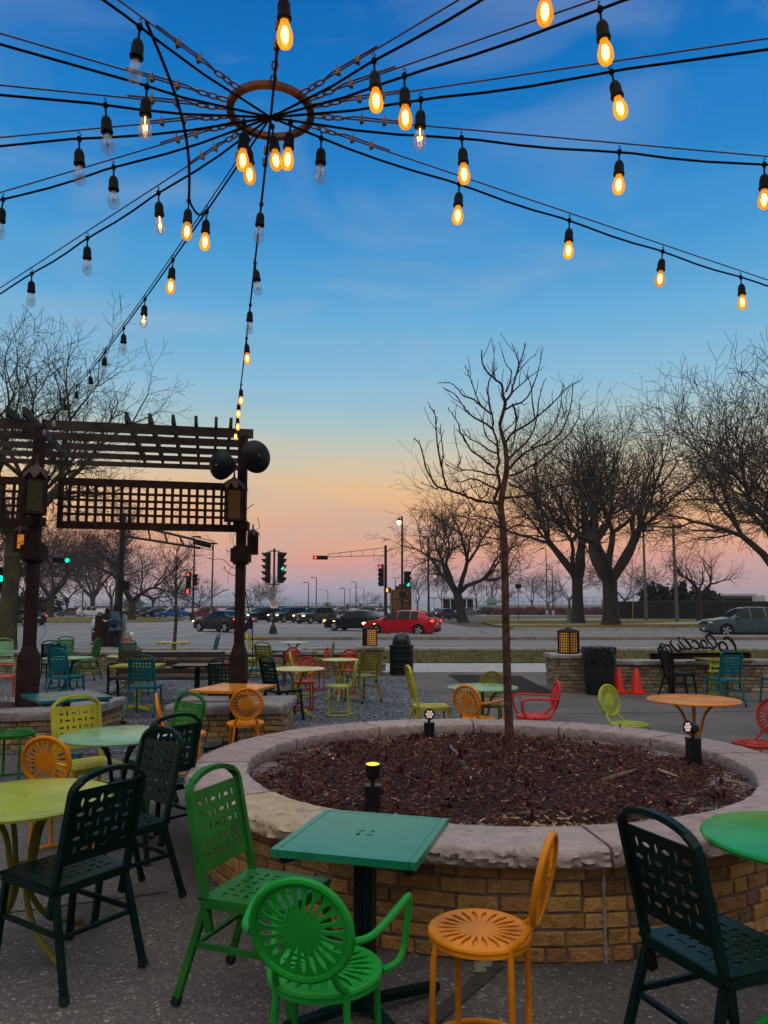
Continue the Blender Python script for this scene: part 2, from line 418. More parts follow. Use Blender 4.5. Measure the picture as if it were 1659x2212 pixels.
CH = [
 ('w', 'dark_green', -1.525, 3.80, 147, 'dark green woven-back chair pulled up to the yellow-green round table in the left foreground', GW),
 ('w', 'mid_green', -.52, 3.53, -22, 'bright green woven-back chair at the left side of the jade square table', GW),
 ('w', 'dark_green', 1.26, 2.96, 22, 'dark green woven-back chair beside the bright green round table at right', GW),
 ('w', 'dark_green', -1.55, 4.56, 231, 'dark green woven-back chair turned toward us at the far side of the yellow-green table', GW),
 ('w', 'dark_green', -1.66, 5.58, 138, 'dark green woven-back chair at the mint round table, farther of the dark pair there', GW),
 ('w', 'yellow', -2.36, 6.24, -45, 'yellow woven-back chair tucked under the mint round table', GW),
 ('w', 'mid_green', -1.86, 6.45, 229, 'bright green woven-back chair behind the mint round table, beside the orange sunburst chair', GW),
 ('w', 'grey_green', -2.32, 11.3, 90, 'grey-green woven-back chair just behind the orange square table', GW),
 ('w', 'teal', -3.75, 12.15, 92, 'teal woven-back chair in front of the wooden bench, facing the street', GW),
 ('w', 'teal', -5.65, 13.75, 74, 'teal woven-back chair close to the left pergola post, its back to the viewer', GW),
 ('w', 'mint', -8.75, 17.7, -60, 'pale mint woven-back chair at far left in front of the big tree trunk', GW),
 ('w', 'dark_green', -7.3, 17.0, 100, 'dark green woven-back chair behind the pale round table by the left post', GW),
 ('w', 'teal', -6.75, 16.2, 85, 'teal woven-back chair half hidden behind the nearer teal chair by the left post', GW),
 ('w', 'mid_green', -7.85, 18.7, -85, 'green woven-back chair against the far brick wall, facing the patio', GW),
 ('w', 'mid_green', -6.95, 17.9, 178, 'slim green woven-back chair seen edge-on beside the far brick wall', GW),
 ('w', 'teal', -5.72, 17.4, 90, 'teal woven-back chair behind the pale lime round table and olive chair', GW),
 ('w', 'olive', -4.75, 14.7, 90, 'olive woven-back chair between the wooden bench and the pale lime round table', GW),
 ('w', 'teal', -4.75, 20.6, 180, 'teal woven-back chair seen edge-on beyond the far brick wall', GW),
 ('w', 'lime', -3.3, 18.6, 15, 'lime woven-back chair partly hidden behind the right pergola post', GW),
 ('w', 'yellow', -3.35, 20.5, 4, 'yellow woven-back chair seen edge-on beyond the wall right of the pergola post', GW),
 ('w', 'teal', -2.62, 15.5, 15, 'teal woven-back chair seen nearly edge-on left of the teal square table', GW),
 ('w', 'olive', -2.42, 16.3, 65, 'olive woven-back chair with its back to us at the teal square table', GW),
 ('w', 'dark_green', -1.52, 11.62, 40, 'dark green woven-back chair at the cream round table on dark gravel', GW),
 ('w', 'olive', -.40, 13.95, 126, 'olive woven-back chair at the small cream table near the lantern pillar', GW),
 ('w', 'yellow', .60, 9.8, 8, 'yellow woven-back chair standing alone side-on behind the planter', GW),
 ('w', 'dark_green', 5.55, 14.5, 4, 'dark green woven-back chair side-on in front of the script sign', GW),
 ('w', 'teal', 5.92, 13.45, 97, 'teal woven-back chair with back to us before the olive square table', GW),
 ('w', 'teal', 6.95, 13.6, 178, 'teal woven-back chair at the right edge, only its seat in view', GW),
 ('a', 'leaf', -.205, 2.78, 77, 'bright green sunburst armchair in the near foreground at the jade square table', GS),
 ('s', 'orange', .37, 3.09, 157, 'orange armless sunburst chair side-on against the brick planter', GS),
 ('s', 'orange', -2.22, 5.43, 85, 'orange sunburst chair behind the yellow-green round table', GS),
 ('s', 'orange', -1.97, 7.70, 14, 'orange sunburst chair seen edge-on behind the mint round table', GS),
 ('s', 'mid_green', -3.67, 7.7, 0, 'green sunburst chair cut off by the left edge of the picture', GS),
 ('s', 'orange', -1.50, 8.40, 102, 'orange sunburst chair drawn up to the orange square table', GS),
 ('a', 'salmon', -6.8, 13.8, 200, 'salmon sunburst armchair beside the left pergola post', GS),
 ('s', 'salmon', -7.1, 21.4, 90, 'salmon sunburst chair beyond the brick wall near the walking man', GS),
 ('s', 'red', -1.98, 15.8, 255, 'red sunburst chair right behind the teal square table', GS),
 ('s', 'red', -1.42, 15.75, 205, 'red sunburst chair turned aside between the cream tables, farther back', GS),
 ('s', 'red', -1.34, 12.8, 262, 'red sunburst chair behind the cream round table, nearest of the red ones', GS),
 ('s', 'red', -.74, 15.1, 258, 'red sunburst chair behind the small cream table with yellow legs', GS),
 ('a', 'olive', -1.48, 18.4, 192, 'olive sunburst armchair seen edge-on against the far wall', GS),
 ('s', 'lime', -.71, 12.15, 176, 'lime sunburst chair side-on in front of the small cream table', GS),
 ('s', 'yellow', -1.5, 14.6, 0, 'yellow sunburst chair with a pale seat among the red ones', GS),
 ('s', 'red', -2.25, 12.5, 0, 'red sunburst chair edge-on just right of the right pergola post', GS),
 ('a', 'orange', 1.05, 8.66, 56, 'orange sunburst armchair at the pale lime table behind the planter', GS),
 ('s', 'olive', 1.35, 9.95, -108, 'olive sunburst chair on the far side of the pale lime table', GS),
 ('a', 'scarlet', 1.72, 8.9, 182, 'scarlet sunburst armchair side-on behind the young tree trunk', GS),
 ('s', 'lime', 2.62, 8.27, -54, 'lime sunburst chair turned toward the orange round table', GS),
 ('s', 'red', 3.42, 7.15, 207, 'dark red sunburst chair at the right edge beside the orange round table', GS),
 ('s', 'lime', 6.5, 14.95, -100, 'lime sunburst chair behind the olive square table by the sign', GS),
]
for a in CH: chair(*a)
TB = [
 ('r', .43, 'mint', -2.03, 5.95, 20, 'mint round table with a dark centre hole, ringed by dark green chairs'),
 ('r', .43, 'lime', -1.84, 4.02, 10, 'yellow-green round table in the left foreground cut by the picture edge'),
 ('r', .45, 'mint', -6.0, 14.6, 30, 'pale round table behind the teal chair at the left pergola post'),
 ('r', .46, 'lime', -5.0, 15.2, 30, 'pale lime round table behind the wooden bench'),
 ('r', .43, 'mint', -2.45, 20.7, 10, 'mint round table beyond the far wall, near the median signal'),
 ('r', .43, 'cream', -1.36, 12.05, 12, 'cream round table on bent dark legs on the gravel'),
 ('r', .34, 'cream', -.80, 14.1, 40, 'small cream round table between the olive chair and red chairs'),
 ('r', .43, 'pale_green', 1.2, 9.4, 35, 'pale lime round table just behind the planter'),
 ('r', .47, 'orange', 3.26, 8.15, 25, 'orange round table on curved legs right of the planter'),
 ('r', .43, 'leaf', 1.80, 3.33, 60, 'vivid green round table cut by the right picture edge'),
 ('q', (.60, .63), 'jade', -.08, 3.38, -16, 'jade square table on a dark green column in front of the planter'),
 ('q', (.73, .86), 'orange', -1.80, 9.3, -15, 'orange square table before the raised brick bed'),
 ('q', (.74, .82), 'teal', -3.48, 8.46, 38, 'teal square table by the left raised bed'),
 ('q', (.76, .6), 'yellow', -4.07, 12.75, 3, 'yellow square table in front of the wooden bench, left one'),
 ('q', (.74, .6), 'dark_green', -3.1, 12.8, 3, 'dark green square table in front of the wooden bench, right one'),
 ('q', (.7, .7), 'teal', -2.22, 17.2, 8, 'teal square table between the olive and red chairs'),
 ('q', (.8, .7), 'olive', 6.3, 14.3, 4, 'olive square table with a pale top before the script sign'),
 ('q', (.8, .6), 'yellow', -5.7, 20.8, 2, 'yellow square table beyond the far brick wall by the young street tree'),
]
tcache = {}
UNDER = {'cream': 'yellow', 'orange': 'orange', 'mint': 'mid_green', 'lime': 'yellow'}
for k, dim, col, x, y, rz, lab in TB:
    key = (k, dim)
    o = round_table(dim) if k == 'r' else square_table(*dim)
    o['label'] = lab; o['group'] = 'round metal cafe tables' if k == 'r' else 'square metal cafe tables'
    for ch in o.children:
        nm = ch.name.split('.')[0]
        c = col
        if nm in ('leg', 'leg_collar', 'support_hoop') and k == 'r': c = {'cream': 'yellow', 'mint': 'dark_green', 'lime': 'olive', 'pale_green': 'olive'}.get(col, col)
        if nm in ('column', 'foot', 'bracket') and k == 'q': c = {'jade': 'dark_green', 'orange': 'dark_green'}.get(col, col)
        setmat(ch, gloss(c) if nm in ('tabletop', 'rim') else paint(c))
    o.location = (x, y, .012 if (y > 9.9 and x < 1) else .003); o.rotation_euler = (0, 0, R(rz))
# ================================================================== setting: ground sheets
def sheet(name, pts, z, m, kind='structure', th=0.0):
    mb = MB()
    if th: mb.prism([(p[0], p[1]) for p in pts], th, Matrix.Translation((0, 0, z - th)))
    else: mb.add([(p[0], p[1], z) for p in pts], [tuple(range(len(pts)))])
    o = mb.build(name, m, smooth=0); o['kind'] = kind; return o
def aggregate():
    m, nt, N, L, out = nodes('exposed_aggregate')
    b = N.new('ShaderNodeBsdfPrincipled'); L.new(b.outputs[0], out.inputs[0]); b.inputs['Roughness'].default_value = .8
    tc = N.new('ShaderNodeTexCoord')
    v = N.new('ShaderNodeTexVoronoi'); v.inputs['Scale'].default_value = 70; L.new(tc.outputs['Object'], v.inputs['Vector'])
    sx = N.new('ShaderNodeSeparateColor'); L.new(v.outputs['Color'], sx.inputs[0])
    r = ramp(N, [(0, (.075, .064, .06)), (.3, (.14, .12, .108)), (.55, (.098, .083, .076)), (.78, (.19, .163, .148)), (.95, (.33, .30, .275))], 'CONSTANT'); L.new(sx.outputs[0], r.inputs[0])
    v2 = N.new('ShaderNodeTexVoronoi'); v2.inputs['Scale'].default_value = 70; v2.feature = 'DISTANCE_TO_EDGE'; L.new(tc.outputs['Object'], v2.inputs['Vector'])
    e = ramp(N, [(.03, (0, 0, 0)), (.22, (1, 1, 1))]); L.new(v2.outputs['Distance'], e.inputs[0])
    mx = N.new('ShaderNodeMix'); mx.data_type = 'RGBA'; L.new(e.outputs[0], mx.inputs[0]); mx.inputs[6].default_value = (.085, .073, .068, 1); L.new(r.outputs[0], mx.inputs[7])
    n = N.new('ShaderNodeTexNoise'); n.inputs['Scale'].default_value = .8; n.inputs['Detail'].default_value = 8; L.new(tc.outputs['Object'], n.inputs['Vector'])
    rn = ramp(N, [(.25, (.5, .48, .47)), (.5, (1, 1, 1)), (.75, (1.35, 1.33, 1.3))]); L.new(n.outputs['Fac'], rn.inputs[0])
    m2 = N.new('ShaderNodeMix'); m2.data_type = 'RGBA'; m2.blend_type = 'MULTIPLY'; m2.inputs[0].default_value = 1; L.new(mx.outputs[2], m2.inputs[6]); L.new(rn.outputs[0], m2.inputs[7])
    L.new(m2.outputs[2], b.inputs['Base Color'])
    bp = N.new('ShaderNodeBump'); bp.inputs['Strength'].default_value = .6; bp.inputs['Distance'].default_value = .006; L.new(e.outputs[0], bp.inputs['Height']); L.new(bp.outputs[0], b.inputs['Normal'])
    return m
def gravelmat():
    m, nt, N, L, out = nodes('dark_gravel')
    b = N.new('ShaderNodeBsdfPrincipled'); L.new(b.outputs[0], out.inputs[0]); b.inputs['Roughness'].default_value = .85
    tc = N.new('ShaderNodeTexCoord')
    v = N.new('ShaderNodeTexVoronoi'); v.inputs['Scale'].default_value = 42; L.new(tc.outputs['Object'], v.inputs['Vector'])
    sx = N.new('ShaderNodeSeparateColor'); L.new(v.outputs['Color'], sx.inputs[0])
    r = ramp(N, [(0, (.045, .048, .058)), (.5, (.085, .09, .105)), (.8, (.13, .135, .15)), (.955, (.42, .42, .42))], 'CONSTANT'); L.new(sx.outputs[0], r.inputs[0])
    n = N.new('ShaderNodeTexNoise'); n.inputs['Scale'].default_value = 1.1; n.inputs['Detail'].default_value = 9; L.new(tc.outputs['Object'], n.inputs['Vector'])
    rn = ramp(N, [(.35, (.6, .6, .6)), (.7, (1.25, 1.25, 1.25))]); L.new(n.outputs['Fac'], rn.inputs[0])
    m2 = N.new('ShaderNodeMix'); m2.data_type = 'RGBA'; m2.blend_type = 'MULTIPLY'; m2.inputs[0].default_value = 1; L.new(r.outputs[0], m2.inputs[6]); L.new(rn.outputs[0], m2.inputs[7])
    L.new(m2.outputs[2], b.inputs['Base Color'])
    bp = N.new('ShaderNodeBump'); bp.inputs['Strength'].default_value = .8; bp.inputs['Distance'].default_value = .012; L.new(v.outputs['Distance'], bp.inputs['Height']); L.new(bp.outputs[0], b.inputs['Normal'])
    return m
def roadmat(name, c, streak=.3):
    m, nt, N, L, out = nodes(name)
    b = N.new('ShaderNodeBsdfPrincipled'); L.new(b.outputs[0], out.inputs[0]); b.inputs['Roughness'].default_value = .8; b.inputs['Specular IOR Level'].default_value = .2
    tc = N.new('ShaderNodeTexCoord')
    mp = N.new('ShaderNodeMapping'); mp.inputs['Scale'].default_value = (.05, .9, 1); L.new(tc.outputs['Object'], mp.inputs[0])
    n = N.new('ShaderNodeTexNoise'); n.inputs['Scale'].default_value = 1.2; n.inputs['Detail'].default_value = 8; n.inputs['Roughness'].default_value = .65; L.new(mp.outputs[0], n.inputs['Vector'])
    r = ramp(N, [(.3, [x * (1 - streak) for x in c]), (.7, [x * (1 + streak) for x in c])]); L.new(n.outputs['Fac'], r.inputs[0])
    v = N.new('ShaderNodeTexVoronoi'); v.inputs['Scale'].default_value = .16; v.feature = 'DISTANCE_TO_EDGE'; L.new(tc.outputs['Object'], v.inputs['Vector'])
    nn = N.new('ShaderNodeTexNoise'); nn.inputs['Scale'].default_value = .7; nn.inputs['Detail'].default_value = 4; L.new(tc.outputs['Object'], nn.inputs['Vector'])
    ad = N.new('ShaderNodeMix'); ad.data_type = 'VECTOR'; ad.inputs[0].default_value = .12; L.new(tc.outputs['Object'], ad.inputs[4]); L.new(nn.outputs['Color'], ad.inputs[5]); L.new(ad.outputs[1], v.inputs['Vector'])
    cr = ramp(N, [(0, (.45, .45, .45)), (.012, (1, 1, 1))]); L.new(v.outputs['Distance'], cr.inputs[0])
    m2 = N.new('ShaderNodeMix'); m2.data_type = 'RGBA'; m2.blend_type = 'MULTIPLY'; m2.inputs[0].default_value = 1; L.new(r.outputs[0], m2.inputs[6]); L.new(cr.outputs[0], m2.inputs[7])
    L.new(m2.outputs[2], b.inputs['Base Color'])
    return m
agg, grv = aggregate(), gravelmat()
asphalt = roadmat('road_surface', (.19, .19, .195)); asphalt2 = roadmat('far_road_surface', (.22, .22, .225), .2)
grass = mat('winter_grass', (.085, .078, .022), .95, .45, 1.6, spec=.04, bump=.4, bscale=12, dirt=(.10, .075, .035), dscale=.8, dthr=.5)
soil = mat('dark_soil', (.022, .014, .013), .95, .5, 8, bump=.7, bscale=40)
W = 160
sheet('ground', [(-900, -60), (900, -60), (900, 330), (-900, 330)], -.05, mat('far_ground', (.10, .085, .06), .95, .4, .3))
sheet('lake', [(-6000, 330), (6000, 330), (6000, 8000), (-6000, 8000)], -.4, mat('lake_water', (.05, .07, .10), .25, .15, .02))
sheet('patio', [(-40, -12), (40, -12), (40, 20.05), (-40, 20.05)], -.004, agg)
jm = mat('joint_filler', (.035, .03, .028), .95, .4, 20)
mb = MB()
for (x0, y0, x1, y1) in ((-6, 2.95, -1.3, 4.75), (1.5, 8.1, 2.6, 14.8), (2.2, 12.3, 13, 13.2)):
    mb.beam((x0, y0, -.002), (x1, y1, -.002), .009, .005)
mb.build('paving_joints', jm, smooth=0)['kind'] = 'structure'
gp = [(-16, 9.0), (-3.3, 9.0), (-1.7, 9.6), (-.9, 8.8), (-.3, 8.4), (.35, 8.6), (.9, 9.1), (1.25, 10.2), (1.4, 11.6), (1.2, 13.4), (.75, 15.4), (.5, 17.6), (.1, 19.0), (-16, 19.0)]
sheet('gravel_yard', gp, .004, grv)
mb = MB(); r5 = random.Random(5)
for i in range(5200):
    y = 8.6 + (r5.random() ** 1.6) * 9.5; x = -5.5 + r5.random() * 6.8
    ed = 1.1 - .11 * abs(y - 11.5)
    if x > ed + r5.gauss(0, .12): continue
    if y < 9.6 and x < -1: continue
    s = .006 + r5.random() * .012
    M = Matrix.Rotation(r5.random() * 6, 3, (r5.random(), r5.random(), r5.random() + .1))
    mb.box((x, y, .006), (s * 2, s * 1.5, s), M)
tag(mb.build('gravel_stones', mat('gravel_stone', (.085, .09, .11), .85, .6, 9), smooth=0), kind='stuff')
sheet('mulch_strip', [(2.5, 15.0), (3.36, 15.2), (3.36, 19.0), (1.6, 19.2), (1.75, 16.6)], .006, soil)
sheet('sidewalk', [(-60, 20.05), (60, 20.05), (60, 23.2), (-60, 23.2)], .0, concrete)
lawn = sheet('lawn', [(-13.5, 23.2), (60, 23.2), (60, 29.6), (-10.5, 29.6)], .02, grass)
mb = MB()
for i in range(9000):
    x = -12 + r5.random() * 34; y = 23.25 + r5.random() * 6.3; h = .04 + r5.random() * .07; a = r5.random() * 6.3
    dx, dy = math.cos(a) * .012, math.sin(a) * .012; lx, ly = r5.gauss(0, .03), r5.gauss(0, .03)
    mb.add([(x - dx, y - dy, .02), (x + dx, y + dy, .02), (x + lx, y + ly, .02 + h)], [(0, 1, 2)])
tag(mb.build('grass_blades', mat('grass_blade', (.095, .085, .024), .9, .5, 2, spec=.04), smooth=0), kind='stuff')
sheet('road', [(-300, 26), (300, 26), (300, 62), (-300, 62)], -.012, asphalt)
sheet('intersection', [(-300, 62), (7, 62), (4, 135), (-300, 135)], -.01, asphalt2)
kerb = mat('kerb_stone', (.19, .17, .15), .85, .3, 2, bump=.3, bscale=20, dirt=(.1, .09, .08))
yellow_paint = mat('kerb_yellow', (.28, .16, .015), .85, .35, 3, dirt=(.2, .13, .05))
def strip(name, x0, x1, y0, y1, z, m): return sheet(name, [(x0, y0), (x1, y0), (x1, y1), (x0, y1)], z, m, th=z + .04)
med = [(-7.9, 41.6), (-7.5, 39.9), (-6.9, 39.2), (120, 39.2), (120, 44.3), (-6.9, 44.3), (-7.6, 43.4)]
sheet('median', med, .14, kerb, th=.17)
sheet('median_nose_paint', [(-7.95, 41.6), (-7.55, 39.85), (-6.92, 39.14), (-5.9, 39.14), (-5.9, 39.5), (-6.8, 39.6), (-7.3, 41.2)], .146, yellow_paint, th=.12)
strip('near_kerb', -12, 120, 29.6, 29.95, .1, concrete)
strip('far_kerb', 9.5, 160, 55.6, 56.0, .14, concrete)
sheet('far_lawn', [(9.5, 56), (160, 56), (160, 104), (22, 104), (14, 96), (10, 78)], .1, mat('far_grass', (.15, .125, .03), .95, .4, .5, spec=.03), th=.12)
sheet('far_path', [(9.6, 70), (24, 72), (30, 78), (60, 92), (120, 100), (120, 97), (60, 88.5), (34, 75), (26, 68.5), (10, 67)], .106, concrete)
sheet('far_path_loop', [(14, 88), (34, 96), (48, 101), (48, 103.5), (30, 100), (14, 92)], .106, concrete)
sheet('parking_lot', [(-300, 135), (300, 135), (300, 300), (-300, 300)], -.006, mat('lot_surface', (.19, .19, .2), .85, .2, .1))
sheet('left_island', [(-60, 82), (-34, 80), (-27, 82), (-26, 88), (-28, 108), (-36, 112), (-60, 112)], .14, mat('far_grass', ()), th=.16) if False else sheet('left_island', [(-70, 79), (-33, 80), (-25.5, 84), (-25, 92), (-28, 110), (-70, 112)], .12, MATS['far_grass'], th=.14)
sheet('left_kerb', [(-70, 78.2), (-33, 79.2), (-24.6, 83.5), (-24.2, 92), (-25, 92), (-25.5, 84), (-33, 80), (-70, 79)], .13, kerb, th=.15)
sheet('left_corner_walk', [(-60, 23.2), (-13.5, 23.2), (-12.2, 25), (-13.5, 28.2), (-60, 28.2)], .01, concrete)
# faded lane lines and worn tar seams
wl = mat('worn_line', (.30, .30, .29), .8, .3, 1)
mb = MB()
for y in (34.4, 49.6):
    for k in range(-6, 16): mb.box((k * 9.0 + 2, y, -.006), (3, .12, .004))
for k in range(7): mb.box((-21 + k * 1.6, 52 + k * .3, -.004), (.5, 6, .004))
mb.box((-12, 47, -.005), (.4, 9, .004))
mb.build('lane_markings', wl, smooth=0)['kind'] = 'structure'
# ================================================================== brickwork
BRICKS = [(.46, .27, .10), (.42, .235, .085), (.50, .31, .13), (.37, .20, .085), (.26, .15, .08), (.42, .26, .11), (.36, .18, .085), (.46, .29, .125), (.18, .12, .085), (.47, .28, .105), (.49, .30, .115), (.40, .235, .09)]
GREYB = [(.36, .29, .18), (.30, .23, .15), (.40, .33, .22), (.25, .19, .13), (.33, .25, .15), (.22, .17, .13)]
brick_mat = mat('brick', (1, 1, 1), .9, .42, 13, bump=.9, bscale=45, attr=True, dirt=(.13, .085, .055), dscale=11, dthr=.58, spec=.25)
mortar = mat('mortar', (.16, .135, .125), .95, .3, 20, bump=.4, bscale=80)
stone_mat = mat('limestone', (1, 1, 1), .85, .26, 9, bump=.7, bscale=30, attr=True, dirt=(.17, .135, .13), dscale=13, dthr=.53, spec=.25)
def bricks(path, z0, courses, hb=.057, gap=.011, pal=BRICKS, seed=1, depth=.05, closed=False):
    """courses of single bricks along a polyline (outside on the right hand of the walk)"""
    rr = random.Random(seed); mb = MB(); mb.col = (1, 1, 1)
    P = [Vector((p[0], p[1], 0)) for p in path]
    if closed: P.append(P[0])
    cum = [0]
    for a, b in zip(P, P[1:]): cum.append(cum[-1] + (b - a).length)
    def pos(s):
        s = max(0, min(cum[-1] - 1e-6, s)); i = 0
        while i < len(cum) - 2 and cum[i + 1] <= s: i += 1
        a, b = P[i], P[i + 1]; t = (b - a).normalized()
        return a + t * (s - cum[i]), t
    for c in range(courses):
        z = z0 + c * (hb + gap) + hb / 2; s = -rr.random() * .2
        while s < cum[-1] - .01:
            L = rr.choice((.19, .2, .205, .21, .2, .12, .16, .095)); e = min(s + L, cum[-1] - .002); b0 = max(s, .002)
            if e - b0 > .03:
                mid, t = pos((b0 + e) / 2); n = Vector((t.y, -t.x, 0))
                q = rr.choice(pal); k = rr.uniform(.75, 1.2); mb.col = (q[0] * k * 1.05, q[1] * k * .95, q[2] * k * .78) if pal is BRICKS else tuple(x * k for x in q)
                ang = math.atan2(t.y, t.x) + rr.gauss(0, .008)
                ctr = mid + n * (rr.gauss(0, .003) - depth / 2 + .006) + Vector((0, 0, z + rr.gauss(0, .002)))
                # bevelled, slightly irregular block
                l, d, h = (e - b0) / 2, depth / 2, hb / 2 + rr.gauss(0, .001); ch = .006
                M = Matrix.Rotation(ang, 3, 'Z')
                vs = []
                for yy, ins in ((-d, ch), (-d + ch, 0), (d, 0)):
                    for xx, zz in ((-1, -1), (1, -1), (1, 1), (-1, 1)):
                        vs.append(M @ Vector((xx * (l - ins) + rr.gauss(0, .0015), yy, zz * (h - ins) + rr.gauss(0, .001))) + ctr)
                mb.add(vs, [(0, 1, 2, 3), (0, 4, 5, 1), (1, 5, 6, 2), (2, 6, 7, 3), (3, 7, 4, 0), (4, 8, 9, 5), (5, 9, 10, 6), (6, 10, 11, 7), (7, 11, 8, 4)])
            s += L + gap
    return mb
def rough_slab(mb, top, zt, th, nrm_out, rr, col):
    """stone slab: top polygon outline as list of inner and outer rows; chipped outer edge"""
    pass
def cap_ring(cx, cy, ri, ro, z, th, cuts, seed=3):
    """ring of flat stones, rock faced inside and outside"""
    rr = random.Random(seed); mb = MB(); mb.col = (1, 1, 1)
    tones = [(.36, .275, .26), (.39, .30, .28), (.32, .255, .245), (.40, .32, .29), (.37, .27, .25)]
    for si in range(len(cuts)):
        a0 = cuts[si]; a1 = cuts[(si + 1) % len(cuts)]
        if a1 <= a0: a1 += 2 * PI
        g = .009 / ro; a0 += g; a1 -= g
        n = max(6, int((a1 - a0) * ro / .022)); base = tones[si % len(tones)]
        if 3.7 < (a0 % (2 * PI)) < 4.15: base = (.50, .385, .25)
        cols = []
        dz = rr.gauss(0, .003); ph = [rr.uniform(0, 6) for _ in range(8)]
        def fract(a, k): return (math.sin(a * 17 + ph[k]) * .45 + math.sin(a * 41 + ph[(k + 1) % 8]) * .3 + math.sin(a * 97 + ph[(k + 2) % 8]) * .2)
        for i in range(n + 1):
            a = a0 + (a1 - a0) * i / n; c, s = math.cos(a), math.sin(a)
            prof = []
            ro_ = ro + fract(a, 0) * .009 + rr.gauss(0, .002); ri_ = ri + fract(a, 3) * .008 + rr.gauss(0, .003)
            prof.append((ri_ + .004, z + dz - th)); prof.append((ri_ - .006 + rr.gauss(0, .005), z + dz - th * .62)); prof.append((ri_ - .002 + rr.gauss(0, .005), z + dz - th * .28)); prof.append((ri_ + .002, z + dz - .006)); prof.append((ri_ + .012, z + dz))
            for q in (.25, .5, .75): prof.append((ri_ + (ro_ - ri_) * q, z + dz + rr.gauss(0, .0012)))
            prof.append((ro_ - .016, z + dz - .002 + rr.gauss(0, .0015))); prof.append((ro_ - .002 + rr.gauss(0, .003), z + dz - .016 + rr.gauss(0, .004)))
            for q in (.32, .48, .64, .82): prof.append((ro_ + .004 + rr.gauss(0, .008) + fract(a * 1.7 + q * 9, 5) * .012 * (1 - abs(q - .55)), z + dz - th * q))
            prof.append((ro_ - .012, z + dz - th))
            cols.append([(cx + r * c, cy + r * s, zz) for r, zz in prof])
        m = len(cols[0]); k = rr.uniform(.88, 1.1)
        mb.col = tuple(x * k for x in base)
        fs = []
        for i in range(n):
            for j in range(m):
                l = (j + 1) % m; fs.append((i * m + j, i * m + l, (i + 1) * m + l, (i + 1) * m + j))
        fs.append(tuple(range(m))[::-1]); fs.append(tuple(n * m + j for j in range(m)))
        mb.add([p for c_ in cols for p in c_], fs)
    return mb
def cap_straight(a, b, w, z, th, seed, L=.9, tones=((.30, .28, .28), (.34, .31, .30), (.27, .25, .26))):
    """row of flat cap stones between two points"""
    rr = random.Random(seed); mb = MB(); mb.col = (1, 1, 1)
    a, b = Vector((a[0], a[1], 0)), Vector((b[0], b[1], 0)); t = (b - a); T = t.length; t.normalize(); n = Vector((t.y, -t.x, 0)); s = 0
    while s < T - .02:
        e = min(T, s + L * rr.uniform(.75, 1.25))
        if T - e < .25: e = T
        k = rr.uniform(.85, 1.12); mb.col = tuple(x * k for x in rr.choice(tones)); dz = rr.gauss(0, .004)
        m = max(3, int((e - s) / .07)); cols = []
        for i in range(m + 1):
            q = s + .004 + (e - s - .008) * i / m
            o = [rr.gauss(0, .006) for _ in range(6)]
            pr = [(w / 2 - .01 + o[0], z - th), (w / 2 + o[1], z - th * .5), (w / 2 - .004 + o[2], z - .012), (w / 2 - .02, z + dz), (0, z + dz), (-w / 2 + .02, z + dz), (-w / 2 + o[3], z - .012), (-w / 2 + o[4], z - th * .5), (-w / 2 + .01, z - th)]
            cols.append([a + t * q + n * x + Vector((0, 0, zz)) for x, zz in pr])
        c = len(cols[0]); fs = []
        for i in range(m):
            for j in range(c):
                l = (j + 1) % c; fs.append((i * c + l, i * c + j, (i + 1) * c + j, (i + 1) * c + l))
        fs.append(tuple(range(c))); fs.append(tuple(m * c + j for j in range(c))[::-1])
        mb.add([p for q in cols for p in q], fs); s = e
    return mb
# --- the round planter
PX, PY, RI, RO, PZ, PT = .86, 5.84, 1.73, 2.12, .56, .095
pl = thing('round_planter', 'large round brick planter with a pale rough stone cap and dark mulch', 'planter', (0, 0, 0))
N_ = 120; RW = 2.0
circ = [(PX + RW * math.cos(2 * PI * k / N_), PY + RW * math.sin(2 * PI * k / N_)) for k in range(N_)]
bricks(circ, .0, 6, .0655, .0115, seed=11, closed=True).build('brick_wall', brick_mat, pl, smooth=25)
mb = MB()
prof = [(RW - .008, -.01), (RW - .008, PZ - PT)]
mb.lathe(prof, 120, c=(PX, PY, 0)); mb.build('mortar_core', mortar, pl)
cuts = [R(x) for x in (8, 33, 62, 88, 118, 150, 183, 214, 239, 277, 303, 334)]
cap_ring(PX, PY, RI, RO, PZ, PT, cuts).build('stone_cap', stone_mat, pl, smooth=50)
# a vertical expansion joint and a small pipe end in the wall
mb = MB(); a = R(277)
for k in range(9):
    z = .02 + k * .05; mb.box((PX + (RW + .008) * math.cos(a), PY + (RW + .008) * math.sin(a), z), (.012 + .005 * math.sin(k * 2.1), .012, .052), Matrix.Rotation(a + PI / 2, 3, 'Z'))
mb.build('expansion_joint', mat('pale_sealant', (.27, .235, .21), .8, .3, 30), pl)
a = R(289.5); mb = MB(); M = Matrix.Rotation(a, 3, 'Z') @ Matrix.Rotation(PI / 2, 3, 'Y')
mb.lathe([(.012, .0), (.014, .022), (.008, .024), (.007, .004)], 12, c=(PX + (RW + .004) * math.cos(a), PY + (RW + .004) * math.sin(a), .10), M=M); mb.build('drain_pipe', rust_steel, pl)
pl.scale = (1.045, 1, 1); pl.location = (PX * (1 - 1.045) - .05, 0, 0)
